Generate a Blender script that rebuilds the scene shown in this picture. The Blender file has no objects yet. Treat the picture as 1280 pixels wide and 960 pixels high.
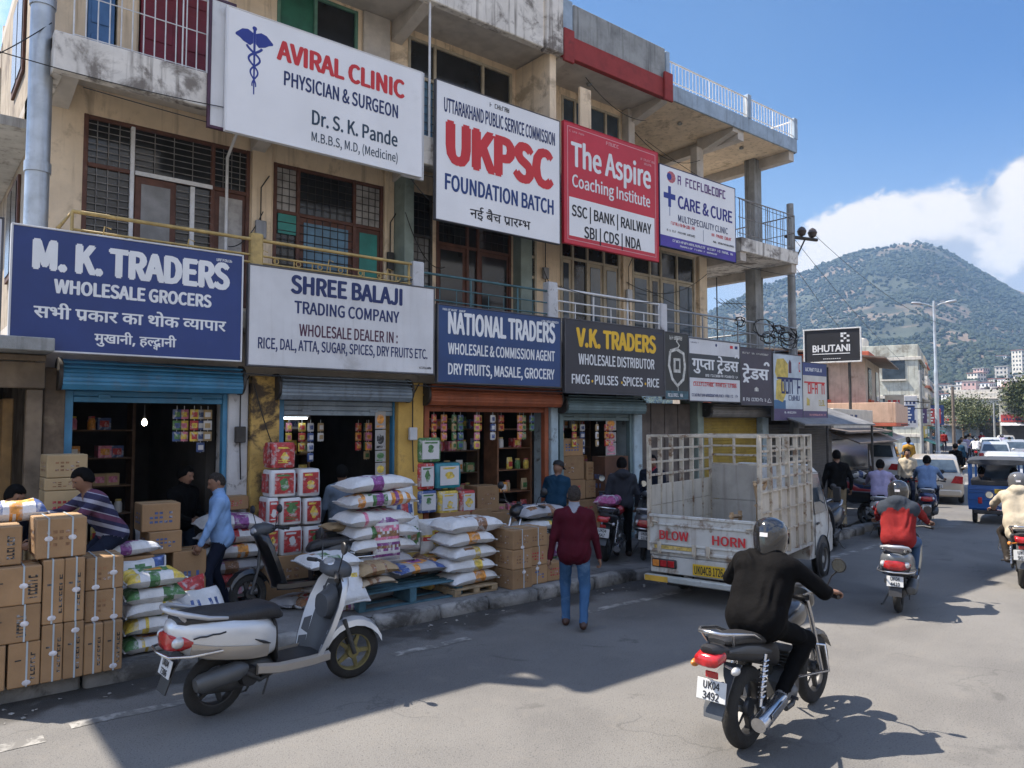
import bpy, math, os, random
import numpy as np
from mathutils import Vector, Matrix, Euler
R = math.radians
SC = bpy.context.scene
COL = SC.collection

# ------------------------------------------------------------------ camera
CAM_F, CAM_H = 945.0, 2.45            # focal length in pixels of a 1280 px wide frame, eye height in metres
YAW, PITCH = R(50.7), R(3.05)
cd = bpy.data.cameras.new('camera'); cam = bpy.data.objects.new('camera', cd); COL.objects.link(cam)
cd.sensor_width = 36; cd.lens = 36 * CAM_F / 1280; cd.clip_start = .1; cd.clip_end = 9000
cam.location = (0, 0, CAM_H); cam.rotation_euler = (R(90) + PITCH, 0, YAW - R(90))
SC.camera = cam

# ------------------------------------------------------------------ sky, sun, exposure
SUN_EL = R(57); SUN_AZ = (-.6, .8)     # horizontal direction towards the sun
w = bpy.data.worlds.new('World'); SC.world = w; w.use_nodes = True
nt = w.node_tree; N = nt.nodes; L = nt.links
bg = N['Background']; bg.inputs[1].default_value = .13
sky = N.new('ShaderNodeTexSky'); sky.sky_type = 'NISHITA'; sky.sun_disc = False
sky.sun_elevation = SUN_EL; sky.sun_rotation = math.atan2(SUN_AZ[0], SUN_AZ[1])
sky.air_density = 1.25; sky.dust_density = .6; sky.ozone_density = 1.6

def mnode(tree, op, a, b=None, c=None, clamp=False):
    n = tree.nodes.new('ShaderNodeMath'); n.operation = op; n.use_clamp = clamp
    for i, v in enumerate((a, b, c)):
        if v is None: continue
        if isinstance(v, (int, float)): n.inputs[i].default_value = v
        else: tree.links.new(v, n.inputs[i])
    return n.outputs[0]
def maprange(tree, v, a, b, c=0., d=1., smooth=True):
    n = tree.nodes.new('ShaderNodeMapRange'); n.interpolation_type = 'SMOOTHSTEP' if smooth else 'LINEAR'
    tree.links.new(v, n.inputs[0])
    for i, x in enumerate((a, b, c, d)): n.inputs[1 + i].default_value = x
    return n.outputs[0]
def mixcol(tree, fac, a, b, blend='MIX'):
    n = tree.nodes.new('ShaderNodeMix'); n.data_type = 'RGBA'; n.blend_type = blend
    for s, v in ((0, fac), (6, a), (7, b)):
        if isinstance(v, (int, float)): n.inputs[s].default_value = v
        elif isinstance(v, tuple): n.inputs[s].default_value = v if len(v) == 4 else v + (1,)
        else: tree.links.new(v, n.inputs[s])
    return n.outputs[2]
def noise(tree, vec, scale, detail=4, rough=.55, dist=0, dim='3D'):
    n = tree.nodes.new('ShaderNodeTexNoise'); n.noise_dimensions = dim
    n.inputs['Scale'].default_value = scale; n.inputs['Detail'].default_value = detail
    n.inputs['Roughness'].default_value = rough; n.inputs['Distortion'].default_value = dist
    if vec is not None: tree.links.new(vec, n.inputs['Vector'])
    return n.outputs['Fac']

def world_clouds():
    tc = N.new('ShaderNodeTexCoord'); d = tc.outputs['Generated']
    sp = N.new('ShaderNodeSeparateXYZ'); L.new(d, sp.inputs[0])
    # squash the height so that the puffs lie flatter than they are wide
    mp = N.new('ShaderNodeMapping'); mp.inputs['Scale'].default_value = (1, 1, 1.5); mp.inputs['Location'].default_value = (3.1, 1.7, .45)
    L.new(d, mp.inputs[0])
    n1 = noise(nt, mp.outputs[0], 8.5, 9, .56, .25)
    big = noise(nt, mp.outputs[0], 2.3, 2, .5)
    az = mnode(nt, 'ARCTAN2', sp.outputs['Y'], sp.outputs['X'])
    # cloud bank over the hill: tops high towards the right of the street, lower and thinner to the left
    top = maprange(nt, az, .02, .62, .318, .250)
    left = maprange(nt, az, .53, .68, 1., 0.)
    h = mnode(nt, 'SUBTRACT', top, sp.outputs['Z'])
    bias = maprange(nt, h, -.09, .09, -.36, .34, False)
    v = mnode(nt, 'ADD', n1, bias)
    v = mnode(nt, 'ADD', v, mnode(nt, 'MULTIPLY', mnode(nt, 'SUBTRACT', big, .5), .55))
    dens = maprange(nt, v, .43, .53)
    dens = mnode(nt, 'MULTIPLY', dens, left)
    # thin veil higher up
    veil = maprange(nt, noise(nt, mp.outputs[0], 2.1, 7, .6, .6), .56, .86, 0, .16)
    low = maprange(nt, sp.outputs['Z'], -.02, .40, .85, 0.)
    dens = mnode(nt, 'MAXIMUM', dens, mnode(nt, 'MULTIPLY', veil, .5))
    mp2 = N.new('ShaderNodeMapping'); mp2.inputs['Scale'].default_value = (1, 1, 1.5); mp2.inputs['Location'].default_value = (3.1 - .02, 1.7 + .035, .45 + .05)
    L.new(d, mp2.inputs[0])
    n2 = noise(nt, mp2.outputs[0], 8.5, 9, .56, .25)
    lit = maprange(nt, mnode(nt, 'SUBTRACT', n1, n2), -.09, .10, .0, 1.)
    ccol = mixcol(nt, lit, (1.85, 1.85, 2.0), (3.8, 3.45, 3.05))
    # darkened over the street; brighter sky and cloud added unseen to fill the shade
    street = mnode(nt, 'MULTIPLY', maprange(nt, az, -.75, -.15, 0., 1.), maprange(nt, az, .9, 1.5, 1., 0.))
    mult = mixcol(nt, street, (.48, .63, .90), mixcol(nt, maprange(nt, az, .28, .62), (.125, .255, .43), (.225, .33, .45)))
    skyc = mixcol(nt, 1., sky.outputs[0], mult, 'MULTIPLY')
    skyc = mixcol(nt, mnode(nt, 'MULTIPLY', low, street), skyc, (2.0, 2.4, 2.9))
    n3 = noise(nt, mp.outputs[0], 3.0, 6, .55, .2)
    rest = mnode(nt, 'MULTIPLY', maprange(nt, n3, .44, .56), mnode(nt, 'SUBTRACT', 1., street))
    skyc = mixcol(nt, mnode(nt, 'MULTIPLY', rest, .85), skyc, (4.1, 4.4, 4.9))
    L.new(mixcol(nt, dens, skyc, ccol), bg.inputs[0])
world_clouds()
sd = bpy.data.lights.new('sun', 'SUN'); sun = bpy.data.objects.new('sun', sd); COL.objects.link(sun)
sd.energy = 5.0; sd.angle = R(.5); sd.color = (1, .91, .79)
_sv = Vector((SUN_AZ[0] * math.cos(SUN_EL), SUN_AZ[1] * math.cos(SUN_EL), math.sin(SUN_EL)))
sun.rotation_euler = (-_sv).to_track_quat('-Z', 'Y').to_euler()
SC.view_settings.view_transform = 'Standard'; SC.view_settings.look = 'None'
SC.view_settings.exposure = 1.25; SC.view_settings.gamma = 1; SC.view_settings.use_curve_mapping = False
SC.cycles.use_denoising = True
SC.cycles.max_bounces = 6; SC.cycles.diffuse_bounces = 3; SC.cycles.glossy_bounces = 3
SC.cycles.transmission_bounces = 4; SC.cycles.transparent_max_bounces = 8; SC.cycles.volume_bounces = 0
SC.cycles.caustics_reflective = False; SC.cycles.caustics_refractive = False

# ------------------------------------------------------------------ pixel -> place helpers (1280x960 photo pixels on a real plane)
_FW = Vector((math.cos(YAW) * math.cos(PITCH), math.sin(YAW) * math.cos(PITCH), math.sin(PITCH)))
_RT = Vector((math.sin(YAW), -math.cos(YAW), 0)); _UP = _RT.cross(_FW)
_C = Vector((0, 0, CAM_H))
def ray(x, y): return _FW + _RT * ((x - 640) / CAM_F) - _UP * ((y - 480) / CAM_F)
def G(x, y, z=0.):
    d = ray(x, y); return _C + d * ((z - CAM_H) / d.z)
def YP(x, y, Y):
    d = ray(x, y); return _C + d * (Y / d.y)
def XP(x, y, X):
    d = ray(x, y); return _C + d * (X / d.x)
def DP(x, y, D): return _C + ray(x, y) * D

# ------------------------------------------------------------------ materials
MATS = {}
def hexc(r, g, b):
    f = lambda c: (c / 255 / 12.92) if c / 255 <= .04045 else ((c / 255 + .055) / 1.055) ** 2.4
    return (f(r), f(g), f(b))
def mat(name, col, rough=.75, metal=0., var=.16, scale=3., bump=0., bscale=40., dirt=0., dcol=(.06, .05, .04), dscale=2.2,
        dthr=.58, streak=0., spec=.5, coat=0., emit=None, alpha=1., rnd=0., trans=0.):
    if name in MATS: return MATS[name]
    m = bpy.data.materials.new(name); m.use_nodes = True; t = m.node_tree
    b = t.nodes['Principled BSDF']; tc = t.nodes.new('ShaderNodeTexCoord'); o = tc.outputs['Object']
    b.inputs['Roughness'].default_value = rough; b.inputs['Metallic'].default_value = metal
    b.inputs['Specular IOR Level'].default_value = spec
    if coat: b.inputs['Coat Weight'].default_value = coat; b.inputs['Coat Roughness'].default_value = .08
    if trans: b.inputs['Transmission Weight'].default_value = trans
    if alpha < 1: b.inputs['Alpha'].default_value = alpha
    c = tuple(col) + (1,)
    if var:
        f = noise(t, o, scale, 5, .6)
        lo = tuple(x * (1 - var) for x in col) + (1,); hi = tuple(min(1, x * (1 + var)) for x in col) + (1,)
        cc = mixcol(t, maprange(t, f, .3, .7), lo, hi)
    else:
        rg = t.nodes.new('ShaderNodeRGB'); rg.outputs[0].default_value = c; cc = rg.outputs[0]
    if rnd:
        oi = t.nodes.new('ShaderNodeObjectInfo')
        cc = mixcol(t, 1., cc, mixcol(t, oi.outputs['Random'], (1 - rnd,) * 3, (1 + rnd * .6,) * 3), 'MULTIPLY')
    if dirt:
        f2 = noise(t, o, dscale, 7, .68, .4)
        cc = mixcol(t, mnode(t, 'MULTIPLY', maprange(t, f2, dthr, dthr + .14), dirt), cc, tuple(dcol))
    if streak:
        mp = t.nodes.new('ShaderNodeMapping'); mp.inputs['Scale'].default_value = (6, 6, .35); t.links.new(o, mp.inputs[0])
        f3 = noise(t, mp.outputs[0], 1.6, 6, .6)
        cc = mixcol(t, mnode(t, 'MULTIPLY', maprange(t, f3, .5, .72), streak), cc, tuple(dcol))
    t.links.new(cc, b.inputs['Base Color'])
    if bump:
        bn = t.nodes.new('ShaderNodeBump'); bn.inputs['Strength'].default_value = min(1, bump); bn.inputs['Distance'].default_value = .02
        t.links.new(noise(t, o, bscale, 5, .6), bn.inputs['Height']); t.links.new(bn.outputs[0], b.inputs['Normal'])
    if emit:
        b.inputs['Emission Color'].default_value = tuple(emit[0]) + (1,); b.inputs['Emission Strength'].default_value = emit[1]
    MATS[name] = m
    return m

# ------------------------------------------------------------------ mesh builder
class MB:
    def __init__(s): s.v = []; s.f = []; s.m = []; s.M = Matrix(); s.ch = []
    def add(s, vs, fs, m=0):
        n = len(s.v); M = s.M; s.ch.append((n, len(s.f)))
        for p in vs:
            q = M @ Vector(p); s.v.append((q.x, q.y, q.z))
        for f in fs: s.f.append(tuple(i + n for i in f)); s.m.append(m)
        return s
    def at(s, loc=(0, 0, 0), rz=0, rx=0, ry=0, sc=(1, 1, 1)):
        s.M = Matrix.Translation(loc) @ Euler((rx, ry, rz)).to_matrix().to_4x4() @ Matrix.Diagonal((*sc, 1)); return s
    def box(s, x0, x1, y0, y1, z0, z1, m=0, b=0.):
        if x1 < x0: x0, x1 = x1, x0
        if y1 < y0: y0, y1 = y1, y0
        if z1 < z0: z0, z1 = z1, z0
        b = min(b, (x1 - x0) * .45, (y1 - y0) * .45, (z1 - z0) * .45)
        if b <= 0:
            return s.add([(x, y, z) for z in (z0, z1) for y in (y0, y1) for x in (x0, x1)],
                         [(0, 2, 3, 1), (4, 5, 7, 6), (0, 1, 5, 4), (2, 6, 7, 3), (0, 4, 6, 2), (1, 3, 7, 5)], m)
        vs = []; idx = {}
        for k, (z, sz) in enumerate(((z0, 1), (z1, -1))):
            for j, (y, sy) in enumerate(((y0, 1), (y1, -1))):
                for i, (x, sx) in enumerate(((x0, 1), (x1, -1))):
                    for a in range(3):
                        p = [x + sx * b, y + sy * b, z + sz * b]; p[a] = (x, y, z)[a]
                        idx[i, j, k, a] = len(vs); vs.append(tuple(p))
        fs = []
        I = idx
        for e in (0, 1):
            q = [(e, 0, 0), (e, 1, 0), (e, 1, 1), (e, 0, 1)]; fs.append(tuple(I[c + (0,)] for c in (q if e else q[::-1])))
            q = [(0, e, 0), (1, e, 0), (1, e, 1), (0, e, 1)]; fs.append(tuple(I[c + (1,)] for c in (q[::-1] if e else q)))
            q = [(0, 0, e), (1, 0, e), (1, 1, e), (0, 1, e)]; fs.append(tuple(I[c + (2,)] for c in (q if e else q[::-1])))
        for a, bb, c in ((0, 1, 2), (1, 2, 0), (2, 0, 1)):
            for u in (0, 1):
                for v in (0, 1):
                    def cc(wv):
                        t = [0, 0, 0]; t[a] = u; t[bb] = v; t[c] = wv; return tuple(t)
                    q = (I[cc(0) + (a,)], I[cc(0) + (bb,)], I[cc(1) + (bb,)], I[cc(1) + (a,)])
                    fs.append(q if (u + v) % 2 else q[::-1])
        for i in (0, 1):
            for j in (0, 1):
                for k in (0, 1):
                    q = (I[i, j, k, 0], I[i, j, k, 1], I[i, j, k, 2]); fs.append(q[::-1] if (i + j + k) % 2 == 0 else q)
        return s.add(vs, fs, m)
    def cbox(s, c, d, m=0, b=0.):
        return s.box(c[0] - d[0] / 2, c[0] + d[0] / 2, c[1] - d[1] / 2, c[1] + d[1] / 2, c[2] - d[2] / 2, c[2] + d[2] / 2, m, b)
    def loft(s, rings, m=0, cap=True, closed=True):
        n = len(rings[0]); vs = [p for r in rings for p in r]; fs = []
        for i in range(len(rings) - 1):
            for j in range(n if closed else n - 1):
                k = (j + 1) % n; fs.append((i * n + j, i * n + k, (i + 1) * n + k, (i + 1) * n + j))
        if cap: fs.append(tuple(range(n))[::-1]); fs.append(tuple((len(rings) - 1) * n + j for j in range(n)))
        return s.add(vs, fs, m)
    def tube(s, pts, r, seg=8, m=0, cap=True):
        P = [Vector(p) for p in pts]; rs = r if isinstance(r, (list, tuple)) else [r] * len(P)
        rings = []; nrm = None
        for i, p in enumerate(P):
            t = (P[min(i + 1, len(P) - 1)] - P[max(i - 1, 0)]).normalized()
            if nrm is None:
                nrm = t.cross(Vector((0, 0, 1)));
                if nrm.length < .05: nrm = t.cross(Vector((1, 0, 0)))
            nrm = (nrm - t * nrm.dot(t)).normalized(); bn = t.cross(nrm)
            rings.append([tuple(p + (nrm * math.cos(a) + bn * math.sin(a)) * rs[i]) for a in (2 * math.pi * k / seg for k in range(seg))])
        return s.loft(rings, m, cap)
    def cyl(s, a, b, r, seg=12, m=0, r2=None): return s.tube([a, b], [r, r if r2 is None else r2], seg, m)
    def lathe(s, prof, c=(0, 0, 0), axis='z', seg=16, m=0, arc=None):
        rings = []
        for r, h in prof:
            ring = []
            for k in range(seg):
                a = 2 * math.pi * k / seg; u, v = r * math.cos(a), r * math.sin(a)
                p = {'z': (u, v, h), 'y': (u, h, v), 'x': (h, u, v)}[axis]
                ring.append((p[0] + c[0], p[1] + c[1], p[2] + c[2]))
            rings.append(ring)
        return s.loft(rings, m, False)
    def torus(s, c, Rr, r, axis='y', seg=20, sub=8, m=0):
        rings = []
        for k in range(seg + 1):
            a = 2 * math.pi * k / seg; ring = []
            for j in range(sub):
                b = 2 * math.pi * j / sub; q = Rr + r * math.cos(b); h = r * math.sin(b)
                u, v = q * math.cos(a), q * math.sin(a)
                p = {'z': (u, v, h), 'y': (u, h, v), 'x': (h, u, v)}[axis]; ring.append((p[0] + c[0], p[1] + c[1], p[2] + c[2]))
            rings.append(ring)
        return s.loft(rings, m, False)
    def ball(s, c, r, m=0, seg=12, rows=8):
        rx, ry, rz = r if isinstance(r, (tuple, list)) else (r, r, r)
        rings = []
        for i in range(rows + 1):
            t = -math.pi / 2 + math.pi * i / rows; q = max(.02, math.cos(t))
            rings.append([(c[0] + rx * q * math.cos(a), c[1] + ry * q * math.sin(a), c[2] + rz * math.sin(t)) for a in (2 * math.pi * k / seg for k in range(seg))])
        return s.loft(rings, m, True)
    def grid(s, fn, nu, nv, m=0, mfn=None):
        n = len(s.v); M = s.M
        for i in range(nu + 1):
            for j in range(nv + 1):
                q = M @ Vector(fn(i / nu, j / nv)); s.v.append((q.x, q.y, q.z))
        for i in range(nu):
            for j in range(nv):
                a = n + i * (nv + 1) + j; s.f.append((a, a + nv + 1, a + nv + 2, a + 1)); s.m.append(mfn(i, j) if mfn else m)
        return s
    def prism(s, pts, fn0, fn1, m=0):
        n = len(pts); vs = [fn0(*p) for p in pts] + [fn1(*p) for p in pts]
        fs = [tuple(range(n)), tuple(range(n, 2 * n))[::-1]] + [(i, n + i, n + (i + 1) % n, (i + 1) % n) for i in range(n)]
        return s.add(vs, fs, m)
    def prism_y(s, pts, y0, y1, m=0):          # outline in x-z, thickness along y
        return s.prism(pts, lambda x, z: (x, y0, z), lambda x, z: (x, y1, z), m)
    def split(s, name, mats, parent=None, smooth=35):      # one object for each shape that was added
        out = []; E = s.ch + [(len(s.v), len(s.f))]
        for (v0, f0), (v1, f1) in zip(E, E[1:]):
            q = MB(); q.v = s.v[v0:v1]; q.f = [tuple(i - v0 for i in f) for f in s.f[f0:f1]]; q.m = s.m[f0:f1]
            out.append(q.build(name, mats, parent, smooth))
        return out
    def build(s, name, mats, parent=None, smooth=35, fixn=True):
        me = bpy.data.meshes.new(name); me.from_pydata(s.v, [], s.f)
        if not isinstance(mats, (list, tuple)): mats = [mats]
        for k in mats: me.materials.append(k)
        me.polygons.foreach_set('material_index', s.m)
        if fixn:
            import bmesh
            bm = bmesh.new(); bm.from_mesh(me); bmesh.ops.recalc_face_normals(bm, faces=bm.faces); bm.to_mesh(me); bm.free()
        if smooth:
            me.shade_smooth(); me.set_sharp_from_angle(angle=R(smooth))
        me.update()
        o = bpy.data.objects.new(name, me); COL.objects.link(o)
        if parent is not None: o.parent = parent
        return o

def rrect(cx, cz, hw, hh, n=16, p=3.2):         # super-ellipse outline
    out = []
    for k in range(n):
        a = 2 * math.pi * (k + .5) / n; c, q = math.cos(a), math.sin(a)
        out.append((cx + hw * math.copysign(abs(c) ** (2 / p), c), cz + hh * math.copysign(abs(q) ** (2 / p), q)))
    return out

def tag(o, label=None, cat=None, group=None, kind=None):
    if label: o['label'] = label
    if cat: o['category'] = cat
    if group: o['group'] = group
    if kind: o['kind'] = kind
    return o
def thing(name, label, cat, loc=(0, 0, 0), rz=0., group=None):
    o = bpy.data.objects.new(name, None); COL.objects.link(o); o.location = loc; o.rotation_euler = (0, 0, rz)
    return tag(o, label, cat, group)
def dup(root, loc, rz=0., label=None, group=None, sc=None):
    def cp(o, par):
        c = o.copy(); COL.objects.link(c)
        if par is not None: c.parent = par
        for ch in list(o.children): cp(ch, c)
        return c
    c = cp(root, None); c.location = loc; c.rotation_euler = (0, 0, rz)
    if sc: c.scale = (sc,) * 3
    if label: c['label'] = label
    if group: c['group'] = group
    return c

# ------------------------------------------------------------------ lettering
_F = {}
LAT, DV = 'Noto Sans CJK Regular.woff2', 'NotoSansDevanagari-Regular.woff2'
def font(name):
    if name not in _F:
        try:
            p = os.path.join(bpy.utils.system_resource('DATAFILES'), 'fonts', name)
            _F[name] = bpy.data.fonts.load(p) if os.path.exists(p) else None
        except Exception: _F[name] = None
    return _F[name]
_G = {}
def raw(s, fn=LAT, res=3):
    k = (s, fn)
    if k in _G: return _G[k]
    c = bpy.data.curves.new('tmp_text', 'FONT'); c.body = s; c.size = 1; c.resolution_u = res
    f = font(fn) if fn else None
    if f: c.font = f
    o = bpy.data.objects.new('tmp_text', c); COL.objects.link(o)
    me = bpy.data.meshes.new_from_object(o.evaluated_get(bpy.context.evaluated_depsgraph_get()))
    V = [(v.co.x, v.co.y, 0.) for v in me.vertices]; P = [tuple(p.vertices) for p in me.polygons]
    bpy.data.objects.remove(o); bpy.data.meshes.remove(me)
    _G[k] = (V, P); return _G[k]
def adv(s, fn): return max(v[0] for v in raw(s + 'ा', fn)[0]) - max(v[0] for v in raw('ा', fn)[0])
def clipx(V, P, xm):
    out = []; PV = []
    for p in P:
        poly = [V[i] for i in p]; q = []
        for i in range(len(poly)):
            a = poly[i]; b = poly[(i + 1) % len(poly)]
            if a[0] <= xm: q.append(a)
            if (a[0] <= xm) != (b[0] <= xm):
                t = (xm - a[0]) / (b[0] - a[0]); q.append((xm, a[1] + t * (b[1] - a[1]), 0.))
        if len(q) >= 3:
            n = len(PV); PV += q; out.append(tuple(range(n, n + len(q))))
    return PV, out
def nth(k): return ['first', 'second', 'third', 'fourth', 'fifth', 'sixth', 'seventh', 'eighth', 'ninth', 'tenth', 'eleventh', 'twelfth', 'thirteenth', 'fourteenth', 'fifteenth', 'sixteenth', 'seventeenth', 'eighteenth', 'nineteenth', 'twentieth', 'twenty-first', 'twenty-second', 'twenty-third', 'twenty-fourth', 'twenty-fifth', 'twenty-sixth'][k]
def hindi(parts):
    V = []; P = []; x = 0
    def add(v, p, dx, dy=0, s=1, z=0.):
        n = len(V); V.extend((a[0] * s + dx, a[1] * s + dy, z) for a in v); P.extend(tuple(i + n for i in q) for q in p)
    for q in parts:
        if isinstance(q, str):
            v, p = raw(q, DV); add(v, p, x); x += adv(q, DV)
        elif q[0] == 'h':
            wd = adv(q[1], DV) - .135; v, p = clipx(*raw(q[1], DV), wd); add(v, p, x); x += wd
        elif q[0] == 'ra':
            add([(-.22, .04), (-.18, .0), (-.06, .12), (-.06, .19)], [(0, 1, 2, 3)], x - .01, z=.004)
        elif q[0] == 'sub':
            v, p = raw(q[1], DV); add(v, p, x - .30, -.17, .55, .004)
        elif q[0] == 'reph':
            pts = [(.055 * math.cos(R(190 - i * 26)), .055 * math.sin(R(190 - i * 26))) for i in range(9)]
            add(pts + [(a * 1.8, b * 1.8) for a, b in pts], [(i, i + 1, 10 + i, 9 + i) for i in range(8)], x - .06, .53, z=.004)
        elif q[0] == 'tra':
            add([(-.27, -.12), (-.22, -.12), (-.17, -.04), (-.12, -.12), (-.07, -.12), (-.15, .03), (-.19, .03)], [(0, 1, 2, 6), (2, 5, 6), (2, 3, 4, 5)], x, z=.004)
    return V, P
def lettering(txt, x0, x1, z0, z1, Y, m, parent, bold=.02, name='lettering', fn=LAT, yfull=None):
    """flat letters on a plane facing -Y (parent space), cap height from z0 to z1, from x0 to x1"""
    V, P = raw(txt, fn) if isinstance(txt, str) else txt
    xs = [v[0] for v in V]; xa, xb = min(xs), max(xs)
    if isinstance(txt, str):
        H = [v[1] for v in raw('H', fn)[0]]; ya, yb = min(H), max(H)
    else: ya, yb = 0., .47
    bold = bold * (yb - ya) / .72 if isinstance(txt, str) else bold
    sx = (x1 - x0) / (xb - xa + 2 * bold); sz = (z1 - z0) / (yb - ya)
    mb = MB()
    for k, (ex, ey) in enumerate(((0, 0), (-bold, 0), (bold, 0), (-bold * .5, bold * .5), (bold * .5, -bold * .5), (-bold * .5, -bold * .5), (bold * .5, bold * .5)) if bold else ((0, 0),)):
        mb.add([(x0 + (v[0] - xa + bold + ex) * sx, Y - .0003 * k - v[2] * .2, z0 + (v[1] - ya + ey) * sz) for v in V], P)
    return mb.build(name, m, parent, smooth=0, fixn=False)
# ------------------------------------------------------------------ ground, road, pavement
def asphalt():
    m = bpy.data.materials.new('asphalt'); m.use_nodes = True; t = m.node_tree; b = t.nodes['Principled BSDF']
    o = t.nodes.new('ShaderNodeTexCoord').outputs['Object']
    sp = t.nodes.new('ShaderNodeSeparateXYZ'); t.links.new(o, sp.inputs[0])
    mp = t.nodes.new('ShaderNodeMapping'); mp.inputs['Scale'].default_value = (.35, 1.4, 1); t.links.new(o, mp.inputs[0])
    big = noise(t, o, .55, 6, .62, .3); streak = noise(t, mp.outputs[0], .9, 6, .6); fine = noise(t, o, 95, 3, .6)
    c = mixcol(t, maprange(t, big, .32, .68), (.105, .100, .095), (.155, .148, .138))
    c = mixcol(t, maprange(t, streak, .45, .75, 0, .55), c, (.165, .157, .146))
    c = mixcol(t, maprange(t, fine, .35, .72, 0, .6), c, (.20, .195, .185))
    c = mixcol(t, maprange(t, noise(t, o, 60, 2, .5), .56, .7, 0, .65), c, (.045, .043, .042))
    # darker, damp strip along the gutter with a ragged edge, and dusty grit beside it
    edge = mnode(t, 'ADD', sp.outputs['Y'], mnode(t, 'MULTIPLY', mnode(t, 'SUBTRACT', noise(t, o, 1.3, 5, .65), .5), 1.5))
    g = maprange(t, edge, 7.42, 7.72)
    x_ok = maprange(t, sp.outputs['X'], 14, 17, 1, 0)
    c = mixcol(t, mnode(t, 'MULTIPLY', g, mnode(t, 'MULTIPLY', x_ok, .82)), c, (.022, .02, .018))
    oil = maprange(t, noise(t, o, 1.1, 5, .6, .8), .64, .74, 0, .55)
    c = mixcol(t, oil, c, (.05, .048, .046))
    c = mixcol(t, maprange(t, noise(t, o, .23, 3, .5, .5), .53, .58, 0, .34), c, (.07, .067, .063))
    c = mixcol(t, maprange(t, noise(t, o, 3.1, 6, .7, .5), .52, .72, 0, .5), c, (.175, .162, .145))
    vo = t.nodes.new('ShaderNodeTexVoronoi'); vo.feature = 'DISTANCE_TO_EDGE'; vo.inputs['Scale'].default_value = .42
    wob = t.nodes.new('ShaderNodeVectorMath'); wob.operation = 'ADD'; t.links.new(o, wob.inputs[0])
    nv = t.nodes.new('ShaderNodeTexNoise'); nv.inputs['Scale'].default_value = 2.2; nv.inputs['Detail'].default_value = 5; t.links.new(o, nv.inputs['Vector'])
    t.links.new(nv.outputs['Color'], wob.inputs[1]); t.links.new(wob.outputs[0], vo.inputs['Vector'])
    crack = maprange(t, vo.outputs['Distance'], .003, .010, .28, 0)
    crack = mnode(t, 'MULTIPLY', crack, maprange(t, noise(t, o, .4, 3), .5, .6))
    c = mixcol(t, crack, c, (.03, .03, .03))
    t.links.new(c, b.inputs['Base Color'])
    t.links.new(maprange(t, g, 0, 1, .86, .55), b.inputs['Roughness'])
    bn = t.nodes.new('ShaderNodeBump'); bn.inputs['Strength'].default_value = .7; bn.inputs['Distance'].default_value = .012
    t.links.new(mnode(t, 'ADD', fine, mnode(t, 'MULTIPLY', noise(t, o, 7, 4), .8)), bn.inputs['Height']); t.links.new(bn.outputs[0], b.inputs['Normal'])
    return m
M_ASPH = asphalt()
M_DUST = mat('dusty_earth', (.17, .15, .12), .95, var=.25, scale=.3, dirt=.6, dcol=(.08, .09, .04), dscale=.05)
M_PAVE = mat('pavement_concrete', (.16, .155, .15), .9, var=.3, scale=1.2, bump=.5, bscale=25, dirt=.75, dcol=(.045, .042, .04), dscale=1.0, dthr=.5)
M_KERB = mat('kerb_concrete', (.22, .215, .205), .9, var=.3, scale=2, bump=.6, bscale=30, dirt=.9, dcol=(.05, .046, .042), dscale=1.6, dthr=.47)
M_PAINT = mat('worn_road_paint', (.29, .28, .26), .8, var=.15, dirt=.97, dcol=(.125, .12, .112), dscale=4.5, dthr=.42)

EDGE = [(-60, 8.05), (-20, 8.05), (0, 8.05), (8, 8.05), (14, 8.1), (17.5, 8.6), (21, 9.8), (25, 11.2), (28.5, 11.95), (32, 12.5), (45, 17.1), (60, 22.1), (90, 32.3), (130, 45.9), (220, 77), (420, 147)]
def edge_pts():
    out = []
    P = [Vector((a, b, 0)) for a, b in EDGE]
    for i in range(len(P) - 1):
        p0, p1, p2, p3 = P[max(i - 1, 0)], P[i], P[i + 1], P[min(i + 2, len(P) - 1)]
        n = max(2, int((p2 - p1).length / 2.0)); n = min(n, 24)
        for k in range(n):
            t = k / n
            out.append(p1.lerp(p2, t) if i < 3 else .5 * ((2 * p1) + (p2 - p0) * t + (2 * p0 - 5 * p1 + 4 * p2 - p3) * t * t + (3 * p1 - p0 - 3 * p2 + p3) * t ** 3))
    out.append(P[-1]); return out
EP = edge_pts()
def off(d):
    o = []
    for i, p in enumerate(EP):
        t = (EP[min(i + 1, len(EP) - 1)] - EP[max(i - 1, 0)]); t.z = 0; t.normalize()
        o.append(p + Vector((-t.y, t.x, 0)) * d)
    return o
def strip(name, d0, d1, z, m, i0=0, i1=None, thick=0):
    A, B = off(d0)[i0:i1], off(d1)[i0:i1]; mb = MB(); n = len(A)
    vs = [(p.x, p.y, z) for p in A] + [(p.x, p.y, z) for p in B]
    mb.add(vs, [(i, n + i, n + i + 1, i + 1) for i in range(n - 1)])
    if thick:
        vs2 = [(p.x, p.y, z - thick) for p in A]
        mb.add(vs2 + [(p.x, p.y, z) for p in A], [(i, i + 1, n + i + 1, n + i) for i in range(n - 1)])
    o = mb.build(name, m, smooth=0); tag(o, kind='structure'); return o
mb = MB(); mb.add([(-900, -1400, -.03), (3200, -1400, -.03), (3200, 3200, -.03), (-900, 3200, -.03)], [(0, 1, 2, 3)])
tag(mb.build('ground', M_DUST, smooth=0), kind='structure')
strip('road', .1, -19, 0, M_ASPH)
i17 = min(range(len(EP)), key=lambda i: abs(EP[i].x - 60))
strip('pavement', .12, 12, .15, M_PAVE)
strip('far_pavement', -19, -24, .15, M_PAVE, thick=.15)
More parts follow.
